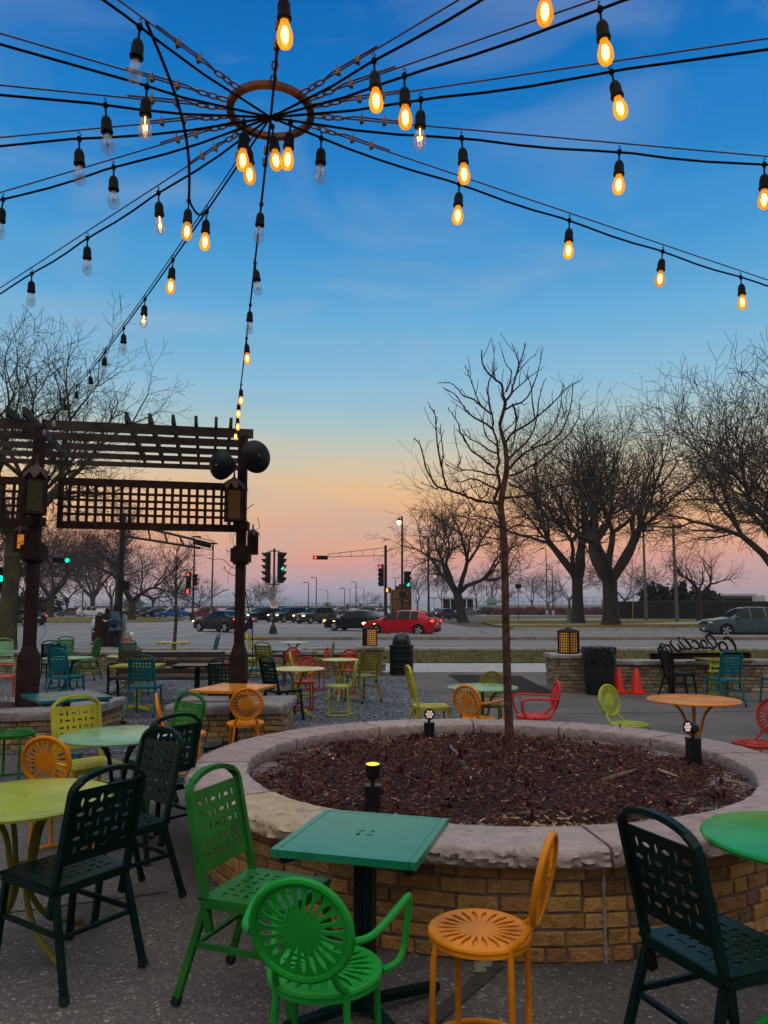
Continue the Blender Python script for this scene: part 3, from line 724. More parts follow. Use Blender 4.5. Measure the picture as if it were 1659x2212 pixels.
# mulch
def mz(x, y):
    d = math.hypot(x - PX, y - PY) / RI
    return .455 + .055 * max(0, 1 - d * d) + .012 * math.sin(x * 7 + 1) * math.sin(y * 6) + .006 * math.sin(x * 23) * math.sin(y * 19 + 2)
mb = MB(); NR, NA = 40, 110; vs = [(PX, PY, mz(PX, PY))]; fs = []
for i in range(1, NR + 1):
    for k in range(NA):
        r, a = (RI + .02) * i / NR, 2 * PI * k / NA; x, y = PX + r * math.cos(a), PY + r * math.sin(a); vs.append((x, y, mz(x, y) + r5.gauss(0, .004)))
for k in range(NA): fs.append((0, 1 + k, 1 + (k + 1) % NA))
for i in range(NR - 1):
    for k in range(NA):
        l = (k + 1) % NA; fs.append((1 + i * NA + k, 1 + (i + 1) * NA + k, 1 + (i + 1) * NA + l, 1 + i * NA + l))
mb.add(vs, fs); mb.build('mulch_soil', soil, pl)
mb = MB(); mb.col = (1, 1, 1); r6 = random.Random(6)
MC = [(.072, .024, .020), (.05, .016, .015), (.10, .034, .027), (.034, .013, .013), (.135, .052, .036), (.085, .028, .022), (.19, .09, .06)]
def chip(mb, x, y, z, L, w, h, col, tilt=.35):
    mb.col = col
    M = Matrix.Rotation(r6.random() * 6.3, 3, 'Z') @ Matrix.Rotation(r6.gauss(0, tilt), 3, 'Y') @ Matrix.Rotation(r6.gauss(0, .5), 3, 'X')
    x0, y0 = L / 2, w / 2; j = lambda: r6.uniform(.6, 1.15)
    vs = [Vector((-x0 * j(), -y0 * j(), 0)), Vector((x0 * j(), -y0 * .5 * j(), 0)), Vector((x0 * j(), y0 * .6 * j(), 0)), Vector((-x0 * j(), y0 * j(), 0)), Vector((-x0 * .5, 0, h)), Vector((x0 * .5, 0, h * .8))]
    mb.add([M @ v + Vector((x, y, z)) for v in vs], [(0, 1, 5, 4), (2, 3, 4, 5), (1, 2, 5), (3, 0, 4), (3, 2, 1, 0)])
for i in range(24000):
    r, a = RI * math.sqrt(r6.random()), r6.random() * 2 * PI; x, y = PX + r * math.cos(a), PY + r * math.sin(a)
    q = r6.random(); k = r6.uniform(.7, 1.3)
    col = tuple(c * k for c in r6.choice(MC)) if q < .972 else tuple(c * k for c in ((.30, .17, .10) if q < .99 else (.5, .36, .22)))
    L = abs(r6.gauss(.016, .015)) + .007 + (.05 * r6.random() if q > .9 and q < .955 else 0)
    chip(mb, x, y, mz(x, y) + r6.uniform(0, .014), L, L * r6.uniform(.2, .5), .004 + L * .1, col)
for i in range(150):   # spill of pale chips at the near rim
    x, y = PX + r6.gauss(.1, .2), PY - RI + .14 + abs(r6.gauss(0, .13))
    if math.hypot(x - PX, y - PY) > RI - .02: continue
    k = r6.uniform(.6, 1.2); L = abs(r6.gauss(.03, .012)) + .008
    chip(mb, x, y, mz(x, y) + .014, L, L * .4, .006, tuple(c * k for c in (.48, .30, .16)))
tag(mb.build('mulch_chips', mat('mulch_chip', (1, 1, 1), .9, .3, 30, attr=True), pl, smooth=0), kind='stuff')
mb = MB(); 
for i in range(150):   # red spring shoots of perennials pushing through the mulch
    r, a = (RI - .08) * math.sqrt(r6.random()), r6.random() * 2 * PI; x, y = PX + r * math.cos(a), PY + r * math.sin(a)
    for k in range(r6.randint(3, 7)):
        b = r6.random() * 6.3; h = r6.uniform(.025, .075); s = r6.uniform(.006, .014)
        p = Vector((x + r6.gauss(0, .015), y + r6.gauss(0, .015), mz(x, y))); tip = p + Vector((math.cos(b) * .03, math.sin(b) * .03, h)); sd = Vector((-math.sin(b), math.cos(b), 0)) * s
        mb.add([p, p.lerp(tip, .55) + sd, tip, p.lerp(tip, .55) - sd], [(0, 1, 2, 3)])
tag(mb.build('perennial_shoots', mat('red_shoot', (.075, .014, .018), .7, .5, 3), smooth=0), kind='stuff')
def stick(x0, y0, x1, y1, r, lab, m):
    p, q = at(x0, y0, .5), at(x1, y1, .5); p.z = mz(p.x, p.y) + r * 1.2; q.z = mz(q.x, q.y) + r * 1.6
    v = [p.lerp(q, k / 6) + Vector((r6.gauss(0, r * .3), r6.gauss(0, r * .3), r6.gauss(0, r * .2))) for k in range(7)]
    tag(MB().tube(v, [r * 1.1, r, r * .95, r, r * .85, r * .8, r * .6], 7).build('stick', m), lab, 'stick')
stick(1000, 1658, 972, 1612, .014, 'grey weathered stick lying on the mulch left of the young tree', mat('grey_twig', (.16, .13, .12), .9, .4, 9, bump=.4))
stick(1300, 1690, 1372, 1672, .017, 'brown broken branch lying on the mulch right of the young tree', mat('brown_twig', (.13, .085, .06), .9, .4, 9, bump=.4))
stick(1420, 1662, 1462, 1676, .012, 'short pale sliver of wood on the mulch before the right uplight', mat('pale_twig', (.3, .19, .15), .9, .4, 9))
# bare dead stalks in the bed
def stalk(x, y, h, lab):
    p = at(x, y, .5); p.z = mz(p.x, p.y)
    mb = MB(); v = [p + Vector((math.sin(k) * .012 * k * .3 - .016 * k, 0, h * k / 6)) for k in range(7)]
    mb.tube(v, [.004, .004, .0035, .003, .003, .003, .002], 5)
    mb.ball(v[-1], (.010, .010, .016), 6, 5); mb.tube([v[3], v[3] + Vector((.03, 0, .03))], .002, 4)
    tag(mb.build('dead_stalk', mat('dead_stem', (.07, .03, .03), .8, .3, 9)), lab, 'plant', 'dead stalks in the planter')
stalk(768, 1722, .30, 'thin dry stalk at the left rim of the planter'); stalk(1364, 1592, .14, 'short dry stalk with a seed head by the right rim'); stalk(1063, 1590, .09, 'stubby brown shoot at the far rim left of the trunk')
# --- uplights in the planter
lamp_glow = emit('uplight_glow', (1, .62, .02), 1.6); led = emit('led_lens', (.9, .62, .5), .55, (.3, .25, .25))
def uplight(x, y, h, head_px, aim, lab, gm):
    b = at(x, y, .49); b.z = mz(b.x, b.y) - .02
    t = thing('garden_uplight', lab, 'uplight', b, 0, 'uplights in the planter')
    mb = MB(); w = .095
    mb.box((0, 0, h / 2), (w, w * .8, h)); mb.box((0, 0, h + .004), (w * 1.06, w * .86, .012)); mb.box((0, -w * .41, h * .7), (.012, .006, .012)); mb.box((0, -w * .41, h * .25), (.012, .006, .012))
    mb.build('junction_box', black_metal, t, smooth=20)
    MB().tube([(0, 0, h), (0, 0, h + .05)], .012, 8).build('stem', black_metal, t)
    aim = Vector(aim).normalized(); z = Vector((0, 0, 1)); M = z.rotation_difference(aim).to_matrix(); c = Vector((0, 0, h + .085))
    MB().lathe([(.018, -.045), (.036, -.035), (.045, 0), (.046, .04), (.052, .044), (.052, .052), (.044, .052), (.042, .042)], 18, c=c, M=M).build('lamp_head', black_metal, t)
    lens = MB()
    if gm is led:
        for k in range(7):
            q = Vector((0, 0, .046)) if k == 0 else Vector((.026 * math.cos(k * PI / 3), .026 * math.sin(k * PI / 3), .046))
            lens.ball(c + M @ q, (.0125, .0125, .006), 8, 5, M=M)
    else: lens.lathe([(.042, .046), (.0, .049)], 16, c=c, M=M)
    lens.build('lens', gm, t)
uplight(805, 1748, .17, None, (0, -.13, 1), 'black uplight glowing yellow upward, nearest in the planter', lamp_glow)
uplight(927, 1592, .16, None, (.05, -1, .12), 'black uplight at the far rim with its round lens facing us', led)
uplight(1499, 1646, .21, None, (-1, -.35, .2), 'tall black uplight at the right rim aimed left at the tree', led)
# --- raised brick beds with the pergola posts
def bed(name, pts, lab, seed):
    t = thing(name, lab, 'planter bed')
    bricks(pts, 0, 5, .058, .011, GREYB + BRICKS[:4], seed).build('brick_wall', brick_mat, t, smooth=25)
    P = [Vector((p[0], p[1], 0)) for p in pts]; c = sum(P, Vector()) / len(P)
    mb = MB(); inn = [p + (c - p).normalized() * .03 for p in P]
    mb.prism([(p.x, p.y) for p in inn], .335); mb.build('mortar_core', mortar, t, smooth=0)
    mb = MB(); mb.col = (1, 1, 1)
    for i in range(len(P) - 1):
        m2 = cap_straight(P[i].lerp(P[i + 1], 0), P[i + 1], .44, .455, .11, seed + i, 1.0, ((.27, .24, .235), (.31, .28, .27))); o = len(mb.v)
        off = Vector(((P[i + 1] - P[i]).normalized().y, -(P[i + 1] - P[i]).normalized().x, 0)) * -.17 + Vector((0, 0, -.003 * i))
        mb.v += [tuple(Vector(v) + off) for v in m2.v]; mb.f += [tuple(k + o for k in f) for f in m2.f]; mb.c += m2.c
    mb.build('stone_cap', stone_mat, t, smooth=50)
    mb = MB(); inn = [p + (c - p).normalized() * .25 for p in P]; mb.prism([(p.x, p.y) for p in inn], .09, Matrix.Translation((0, 0, .33))); mb.build('soil', soil, t, smooth=0)
    return t
bed('raised_bed', [(-8.2, 8.55), (-3.75, 9.35), (-3.62, 10.75), (-8.2, 10.6)], 'raised brick bed with stone cap around the left pergola post', 31)
bed('raised_bed', [(-2.75, 9.72), (-1.27, 9.8), (-1.27, 10.85), (-2.75, 10.85)], 'raised brick bed with pale stone cap behind the orange sunburst chair', 37)
# dry ornamental grass
mb = MB()
for i in range(420):
    x, y = -5.0 + r6.gauss(0, .16), 9.45 + r6.gauss(0, .1); a = r6.random() * 6.3; L = r6.uniform(.15, .38); sp = r6.uniform(.03, .2)
    p0 = Vector((x, y, .42)); p1 = p0 + Vector((math.cos(a) * sp * .4, math.sin(a) * sp * .4, L * .7)); p2 = p0 + Vector((math.cos(a) * sp, math.sin(a) * sp, L * .85)); s = Vector((-math.sin(a), math.cos(a), 0)) * .004
    mb.add([p0 - s, p0 + s, p1 + s, p1 - s, p2], [(0, 1, 2, 3), (3, 2, 4)])
tag(mb.build('ornamental_grass', mat('dry_grass', (.16, .10, .06), .9, .5, 5), smooth=0), 'dry brown ornamental grass clump at the foot of the left post', 'grass clump')
# --- far boundary walls and pillars
def wall(pts, z, lab, pal, seed, w=.4):
    t = thing('brick_wall', lab, 'wall')
    bricks(pts, 0, int((z - .08) / .073) , .061, .012, pal, seed).build('brick_courses', brick_mat, t, smooth=25)
    a, b = pts; d = Vector((b[0] - a[0], b[1] - a[1], 0)).normalized(); n = Vector((-d.y, d.x, 0))
    mb = MB(); c = (Vector((*a, 0)) + Vector((*b, 0))) / 2 + n * (w / 2 - .02 + .012); L = (Vector((*b, 0)) - Vector((*a, 0))).length
    mb.box(c + Vector((0, 0, (z - .09) / 2)), (L - .01, w - .06, z - .09), Matrix.Rotation(math.atan2(d.y, d.x), 3, 'Z')); mb.build('mortar_core', mortar, t, smooth=0)
    o = n * (w / 2 - .03); cap_straight(Vector((*a, 0)) + o, Vector((*b, 0)) + o, w + .06, z, .09, seed + 5).build('stone_cap', stone_mat, t, smooth=50)
wall([(-15, 19.35), (-.72, 19.35)], .58, 'long low brick wall with grey stone cap at the far left of the patio', GREYB, 41)
wall([(4.12, 15.55), (14, 15.55)], .62, 'low brick wall with stone cap behind the script sign', GREYB, 43)
def pillar(cx, cy, w, z, lab, seed):
    t = thing('brick_pillar', lab, 'pillar')
    h = w / 2; p = [(cx - h, cy + h), (cx - h, cy - h), (cx + h, cy - h), (cx + h, cy + h)]
    bricks(p, 0, int((z - .08) / .073), .061, .012, GREYB, seed, closed=True).build('brick_courses', brick_mat, t, smooth=25)
    MB().box((cx, cy, (z - .085) / 2), (w - .03, w - .03, z - .085)).build('mortar_core', mortar, t, smooth=0)
    mb = MB(); mb.col = (1, 1, 1); cap_ = cap_straight((cx - h - .05, cy), (cx + h + .05, cy), w + .1, z, .085, seed, 3.0); cap_.build('stone_cap', stone_mat, t, smooth=50)
pillar(-.36, 19.4, .66, .71, 'brick pillar with stone cap left of the domed litter bin', 51)
pillar(3.75, 15.85, .68, .74, 'brick pillar with stone cap left of the bagged trash can', 53)
glow = emit('lantern_pane', (1, .44, .09), .5, (.4, .25, .1)); 
def lantern(cx, cy, z, w, h, rot, lab):
    t = thing('box_lantern', lab, 'lantern', (cx, cy, z), R(rot), 'lit grid lanterns on brick pillars')
    mb = MB(); n = 6; bt = .014
    for k in range(4):
        M = Matrix.Rotation(k * PI / 2, 3, 'Z')
        for i in range(n + 1):
            x = -w / 2 + w * i / n; q = .036 if i in (0, n) else bt
            if i < n: mb.box(M @ Vector((x, -w / 2, h * .42)), (q, .016, h * .82), M)
        for j in range(9):
            zz = .012 + (h * .8) * j / 8; mb.box(M @ Vector((0, -w / 2 + .003, zz)), (w - .02, .012, .022 if j in (0, 8) else bt), M)
    mb.build('grid_frame', rust_steel, t, smooth=0)
    MB().box((0, 0, h * .42), (w - .03, w - .03, h * .78)).build('glass', glow, t, smooth=0)
    mb = MB(); rw = w * .84; mb.lathe([(rw, h * .84), (rw, h * .865), (.02, h * 1.0), (.012, h * 1.03), (0, h * 1.03)], 4, sq=1); mb.build('roof', rust_steel, t, smooth=20)
    MB().box((0, 0, .006), (w + .04, w + .04, .012)).build('base_plate', rust_steel, t, smooth=0)
lantern(-.36, 19.4, .715, .27, .50, 22, 'lit box lantern on the pillar left of the domed litter bin')
lantern(3.80, 15.8, .745, .285, .52, 36, 'lit box lantern on the pillar by the bagged trash can')
# --- litter bins
t = thing('domed_litter_bin', 'black slatted litter bin with a shiny dome lid', 'litter bin', (.44, 19.35, 0))
mb = MB()
for k in range(40):
    a = 2 * PI * k / 40; mb.box((.29 * math.cos(a), .29 * math.sin(a), .35), (.008, .028, .66), Matrix.Rotation(a, 3, 'Z'))
for z in (.03, .2, .4, .6, .69): mb.lathe([(.297, z - .012), (.303, z), (.297, z + .012)], 40)
mb.build('slat_body', black_metal, t)
MB().lathe([(.26, .02), (.26, .66), (0, .66)], 30).build('liner', rubber, t)
MB().lathe([(.315, .69), (.315, .73), (.23, .75)], 36).build('collar', black_metal, t)
MB().lathe([(.235, .74), (.235, .80), (.225, .88), (.19, .96), (.13, 1.015), (.06, 1.04), (0, 1.045)], 30).build('dome_lid', mat('gloss_black', (.008, .009, .011), .22, .2, 6, coat=.3), t)
t = thing('trash_can', 'round black trash can lined with a crumpled plastic bag', 'trash can', (4.22, 15.1, 0))
MB().lathe([(.25, 0), (.27, .03), (.30, .6), (.305, .82), (.0, .80)], 32).build('can_body', rubber, t)
mb = MB(); n = 64; pr = []
rings = [(.300, .56), (.318, .62), (.325, .72), (.33, .82), (.335, .90), (.32, .905), (.30, .88), (.28, .70), (0, .66)]
vs = []; fs = []
for i, (r, z) in enumerate(rings):
    for k in range(n):
        a = 2 * PI * k / n; j = .012 * math.sin(a * 9 + i * 1.7) + .008 * math.sin(a * 17 + i * 3.1) + r6.gauss(0, .004)
        vs.append(((r + j * (r > 0)) * math.cos(a), (r + j * (r > 0)) * math.sin(a), z + (.03 * math.sin(a * 5) + .015 * math.sin(a * 11) if i == 0 else r6.gauss(0, .004))))
for i in range(len(rings) - 1):
    for k in range(n): l = (k + 1) % n; fs.append((i * n + k, i * n + l, (i + 1) * n + l, (i + 1) * n + k))
mb.add(vs, fs).build('bin_bag', mat('bin_bag', (.012, .012, .013), .28, .3, 9, bump=.5, bscale=30, coat=.4), t, smooth=60)
def cone(x, y, lab):
    t = thing('traffic_cone', lab, 'traffic cone', (x, y, 0), .2, 'orange-red traffic cones by the wall')
    m = mat('cone_plastic', (.75, .03, .015), .45, .12, 6)
    MB().lathe([(.12, .025), (.115, .04), (.03, .48), (.022, .49), (.018, .47)], 24).build('cone_body', m, t)
    MB().box((0, 0, .014), (.32, .32, .026)).build('base', m, t, smooth=0)
cone(4.98, 15.2, 'red traffic cone standing in the open before the brick wall'); cone(4.66, 15.32, 'red traffic cone half hidden behind the bagged trash can')
# ================================================================== pergola
LPX, LPY = -4.62, 10.0; RPX, RPY = -2.00, 10.6
def post(x, y, top, lab, tilt=0.0):
    t = thing('pergola_post', lab, 'post', (x, y, .40))
    mb = MB(); mb.box((0, 0, 1.2), (.125, .125, 2.4)); mb.box((0, 0, 3.0), (.12, .12, (top - .4 - 2.4))); mb.v = [(a, b, min(c, top - .4)) for a, b, c in mb.v]
    mb.build('shaft', rust_steel, t, smooth=0)
    mb = MB(); mb.lathe([(.165, -.06), (.165, .02), (.150, .06), (.150, .62), (.135, .67), (.092, .78), (.090, .80)], 4, sq=1); mb.build('flared_base', rust_steel, t, smooth=15)
    mb = MB(); mb.box((0, 0, 2.01), (.25, .25, .19)); mb.box((0, 0, 2.01), (.19, .19, .25)); mb.build('bracket_collar', rust_steel, t, smooth=0); MB().box((0, 0, 2.42), (.20, .20, .12)).build('bracket_collar', rust_steel, t, smooth=0)
    return t
post(LPX, LPY, 4.2, 'rust brown steel pergola post at left with dry grass at its foot'); post(RPX, RPY, 4.2, 'rust brown steel pergola post at right carrying two black dome speakers')
pg = thing('pergola', 'weathered timber pergola roof of long boards over a steel lattice', 'pergola')
def pline(y0px, y1px, x0px, x1px, d0, d1): return atd(x0px, y0px, d0), atd(x1px, y1px, d1)
dirv = Vector((RPX - LPX, RPY - LPY, 0)).normalized(); nb = Vector((-dirv.y, dirv.x, 0))
PL = Vector((LPX, LPY, 0)); PR = Vector((RPX, RPY, 0))
ZT = 3.93
zl = [3.97, 3.95, 3.93, 3.91, 3.89]
for i in range(5):
    off = nb * (.02 + i * .70); a = PL + off + dirv * .02; b = PR + off + dirv * (.14 if i == 0 else .04)
    MB().beam(a + Vector((0, 0, 4.135)), b + Vector((0, 0, 4.15)), .045, (.13, .108, .095, .088, .08)[i]).build('board', old_wood, pg, smooth=0)
    a = PL + off + dirv * -.05
    MB().beam(a + Vector((0, 0, 4.13)), a + Vector((-4.2, -.35, .09)) + Vector((0, 0, 4.13)), .045, (.13, .108, .095, .088, .08)[i]).build('board', old_wood, pg, smooth=0)
for xp in (263, 311, 359, 407, 450, 482, 30, 62):
    x = (xp - CX) / F_ * 10.25; f = (x - LPX) / (RPX - LPX); base = PL.lerp(PR, f)
    MB().beam(base + nb * -.13 + Vector((0, 0, 4.275)), base + nb * 3.0 + Vector((0, 0, 4.275)), .042, .12).build('rafter', old_wood, pg, smooth=0)
# lattice panels hanging between the posts
def lattice(p0, p1, zb, zt, nx, nz, lab, sag=0.0):
    t = thing('lattice_panel', lab, 'lattice', (0, 0, 0))
    p0, p1 = Vector((*p0, 0)), Vector((*p1, 0)); mb = MB()
    for z in (zb + .05, zt - .05): mb.beam(p0 + Vector((0, 0, z)), p1 + Vector((0, 0, z)), .05, .10)
    for p in (p0, p1): mb.box(p + Vector((0, 0, (zb + zt) / 2)), (.06, .052, zt - zb))
    mb.build('frame', rust_steel, t, smooth=0)
    mb = MB(); a, b = zb + .10, zt - .10; fw = .036
    for i in range(1, nx):
        p = p0.lerp(p1, i / nx); mb.box(p + Vector((0, 0, (a + b) / 2)), (.040, .014, b - a))
    d = (p1 - p0).normalized(); n = Vector((-d.y, d.x, 0)) * -.013
    for j in range(1, nz): z = a + (b - a) * j / nz; mb.beam(p0 + n + Vector((0, 0, z)), p1 + n + Vector((0, 0, z)), .012, .036)
    mb.build('grid', rust_steel, t, smooth=0)
q0 = PL + dirv * .30; q1 = PR - dirv * .06
lattice((q0.x, q0.y - .0), (q1.x, q1.y), 2.735, 3.42, 21, 5, 'rust brown steel lattice panel spanning between the two pergola posts')
lattice((-6.4, 9.75), (LPX - .16, LPY - .02), 2.735, 3.41, 13, 5, 'rust brown steel lattice panel left of the left pergola post')
mesh_glow = emit('amber_mesh_glow', (1, .42, .06), .05, (.09, .045, .018)); mesh_glow2 = emit('pale_mesh_glow', (.8, .75, .3), .02, (.06, .055, .03))
copper = mat('copper_roof', (.05, .024, .02), .6, .35, 8, bump=.2)
flame = emit('flame_glass', (1, .32, .02), 1.8, (.3, .1, .02))
def craft_lantern(x, y, z, w, h, lab, gm, bright=False):
    t = thing('post_lantern', lab, 'lantern', (x, y, z), R(18))
    mb = MB()
    for sx in (-1, 1):
        for sy in (-1, 1): mb.box((sx * w / 2, sy * w / 2, h / 2), (.028, .028, h))
    for zz in (.012, h - .02, h * .98): 
        for s in (-1, 1): mb.box((0, s * w / 2, zz), (w, .03, .03)); mb.box((s * w / 2, 0, zz), (.03, w, .03))
    mb.box((0, 0, .012), (w, w, .012)); mb.build('frame', rust_steel, t, smooth=0)
    mb = MB()
    for k in range(4):
        M = Matrix.Rotation(k * PI / 2, 3, 'Z'); n = 7
        for i in range(-8, n + 1):
            for s in (-1, 1):
                x0 = -w / 2 + w * i / n; pts = []
                for q in range(2):
                    zz = .03 + (h - .07) * q; xx = x0 + s * 0 + (w * 1.15) * q
                    pts.append((xx * s, zz))
                (xa, za), (xb, zb) = pts
                lo, hi = -w / 2, w / 2
                def clip(xa, za, xb, zb):
                    if abs(xb - xa) < 1e-6: return None
                    r = []
                    for X in (lo, hi):
                        f = (X - xa) / (xb - xa); r.append(f)
                    f0, f1 = max(0, min(r)), min(1, max(r))
                    return (f0, f1) if f1 > f0 else None
                c = clip(xa, za, xb, zb)
                if c: 
                    P = lambda f: M @ Vector((xa + (xb - xa) * f, -w / 2 - .003, za + (zb - za) * f))
                    mb.beam(P(c[0]), P(c[1]), .006, .006)
    mb.build('wire_mesh', rust_steel, t, smooth=0)
    MB().box((0, 0, h / 2), (w - .05, w - .05, h - .08)).build('glass', gm, t, smooth=0)
    # four drooping leaf shaped roof plates
    mb = MB(); rr = w * .5
    for k in range(8):
        M = Matrix.Rotation(k * PI / 4, 3, 'Z'); L = w * (1.0 if k % 2 == 0 else .92)
        rows = []
        for i in range(6):
            f = i / 5; r = L * f * .95; ww = w * .52 * math.sin(PI * min(1, .12 + f * .62)) * (1 if f < .99 else .08); zz = h + .15 * w / .2 * (1 - f ** 1.7) * .9 - (.03 if f > .9 else 0)
            rows += [M @ Vector((-ww / 2, -r, zz - .012)), M @ Vector((0, -r * 1.02, zz)), M @ Vector((ww / 2, -r, zz - .012))]
        fs = []
        for i in range(5):
            for j in range(2): fs.append((i * 3 + j, i * 3 + j + 1, i * 3 + j + 4, i * 3 + j + 3))
        mb.add(rows, fs)
    mb.build('leaf_roof', copper, t, smooth=60)
    MB().lathe([(w * .2, h + w * .62), (w * .08, h + w * .75), (.012, h + w * .95), (.008, h + w * 1.3)], 10).build('finial', copper, t)
    return t
craft_lantern(LPX + .12, LPY - .29, 2.88, .23, .48, 'wire mesh lantern with leaf roof on the left pergola post, unlit', mesh_glow2)
craft_lantern(RPX - .06, RPY - .28, 2.86, .205, .46, 'wire mesh lantern with copper leaf roof on the right pergola post, dim amber', mesh_glow)
craft_lantern(RPX + .17, RPY - .05, 2.42, .11, .28, 'small hanging lantern on the right side of the right pergola post', rubber)
craft_lantern(LPX - .16, LPY - .05, 2.42, .12, .26, 'small lantern with orange flame glow at the left pergola post', flame)
def horn(x, y, z, r, aim, lab):
    t = thing('dome_speaker', lab, 'loudspeaker', (x, y, z), 0, 'black dome speakers on the right post'); aim = Vector(aim).normalized(); M = Vector((0, 0, 1)).rotation_difference(aim).to_matrix()
    m = mat('speaker_plastic', (.008, .008, .010), .45, .3, 6, coat=.05, spec=.15)
    MB().lathe([(.05, -.15), (.10, -.13), (r * .75, -.03), (r * .98, .07), (r, .085), (r * .97, .09), (r * .6, .155), (r * .25, .175), (0, .18)], 36, M=M).build('dome', m, t)
    MB().beam(M @ Vector((0, 0, -.14)), Vector((RPX - x, RPY - y, 0)) * .8 + Vector((0, 0, .0)), .05, .05).build('bracket', galv, t)
    MB().box(M @ Vector((0, 0, .182)), (.016, .012, .016), M).build('badge', mat('silver_badge', (.5, .5, .5), .3, .1, 5), t)
horn(-2.20, 10.35, 3.64, .205, (-.45, -.86, -.12), 'smaller black dome speaker facing us on the left of the right post')
horn(-1.82, 10.36, 3.75, .23, (.62, -.78, .0), 'larger black dome speaker on the right side of the right post')
# bare vine tangled on the pergola
mb = MB(); r7 = random.Random(17)
for k in range(46):
    p = (PR if k % 3 == 0 else PL) + dirv * r7.uniform(-.2, .25) + nb * r7.uniform(-.25, .1) + Vector((0, 0, r7.uniform(1.5, 3.3)))
    v = [p]; d = Vector((r7.gauss(0, .5), r7.gauss(0, .3), -.5 - r7.random()))
    for i in range(7): d = (d + Vector((r7.gauss(0, .5), r7.gauss(0, .3), r7.gauss(-.05, .35)))).normalized(); v.append(v[-1] + d * r7.uniform(.04, .11))
    mb.tube(v, [.006, .005, .005, .004, .004, .003, .003, .002], 4)
for k in range(16):
    f = r7.random(); p = q0.lerp(q1, f) + nb * -.05 + Vector((0, 0, r7.uniform(2.62, 3.1))); v = [p]
    for i in range(6): v.append(v[-1] + Vector((r7.gauss(0, .05), r7.gauss(0, .02), r7.gauss(-.02, .07))))
    mb.tube(v, .003, 4)
tag(mb.build('bare_vine', mat('vine_stem', (.04, .028, .022), .9, .4, 9)), 'bare winter vine twigs tangled around the pergola posts', 'vine')
mb = MB(); mb.tube([PR + Vector((.09, -.1, 1.9)), PR + Vector((.2, -.14, 1.4)), PR + Vector((.22, -.14, .9)), PR + Vector((.05, -.12, .5)), PR + Vector((-.2, -.2, .35))], .008, 6)
tag(mb.build('power_cable', cord_mat), 'loose dark cable hanging down the right pergola post', 'cable')
# ================================================================== overhead ring and string lights
RZ = 3.6; RC = at(585, 242, RZ); RR = .155
ring = thing('suspension_ring', 'rusty steel ring hung in mid air where all the light strings meet', 'ring', RC)
mb = MB(); n = 56; vs = []; fs = []
for k in range(n):
    a = 2 * PI * k / n
    for r, z in ((RR - .013, -.010), (RR + .013, -.010), (RR + .013, .010), (RR - .013, .010)): vs.append((r * math.cos(a), r * math.sin(a), z))
for k in range(n):
    l = (k + 1) % n
    for j in range(4): q = (j + 1) % 4; fs.append((k * 4 + j, k * 4 + q, l * 4 + q, l * 4 + j))
mb.add(vs, fs).build('steel_ring', mat('rusty_ring', (.13, .05, .028), .5, .4, 30, metal=.4, bump=.2), ring)
rm = mat('old_shackle', (.16, .085, .055), .42, .4, 30, metal=.6)
def amber():
    m, nt, N, L, out = nodes('amber_bulb_glass')
    t = N.new('ShaderNodeBsdfTransparent'); t.inputs[0].default_value = (1, .62, .18, 1)
    e = N.new('ShaderNodeEmission'); e.inputs[0].default_value = (1, .33, .008, 1); e.inputs[1].default_value = 1.3; oi = N.new('ShaderNodeObjectInfo'); vr = N.new('ShaderNodeMapRange'); vr.inputs[3].default_value = .95; vr.inputs[4].default_value = 1.7; L.new(oi.outputs['Random'], vr.inputs[0]); L.new(vr.outputs[0], e.inputs[1])
    g = N.new('ShaderNodeBsdfGlossy'); g.inputs['Roughness'].default_value = .05
    a = N.new('ShaderNodeMixShader'); a.inputs[0].default_value = .62; L.new(t.outputs[0], a.inputs[1]); L.new(e.outputs[0], a.inputs[2])
    b = N.new('ShaderNodeMixShader'); b.inputs[0].default_value = .04; L.new(a.outputs[0], b.inputs[1]); L.new(g.outputs[0], b.inputs[2]); L.new(b.outputs[0], out.inputs[0])
    return m
def clear():
    m, nt, N, L, out = nodes('clear_bulb_glass')
    t = N.new('ShaderNodeBsdfTransparent'); t.inputs[0].default_value = (.86, .87, .88, 1)
    g = N.new('ShaderNodeBsdfGlossy'); g.inputs['Roughness'].default_value = .04
    d = N.new('ShaderNodeBsdfDiffuse'); d.inputs[0].default_value = (.7, .7, .7, 1)
    a = N.new('ShaderNodeMixShader'); a.inputs[0].default_value = .10; L.new(t.outputs[0], a.inputs[1]); L.new(g.outputs[0], a.inputs[2])
    b = N.new('ShaderNodeMixShader'); b.inputs[0].default_value = .10; L.new(a.outputs[0], b.inputs[1]); L.new(d.outputs[0], b.inputs[2]); L.new(b.outputs[0], out.inputs[0])
    return m
AMB, CLR = amber(), clear()
fil_on = emit('lit_filament', (1, .72, .30), 40); fil_dim = emit('dim_filament', (1, .42, .06), 14.0); fil_off = mat('cold_filament', (.35, .12, .07), .5, .3, 30)
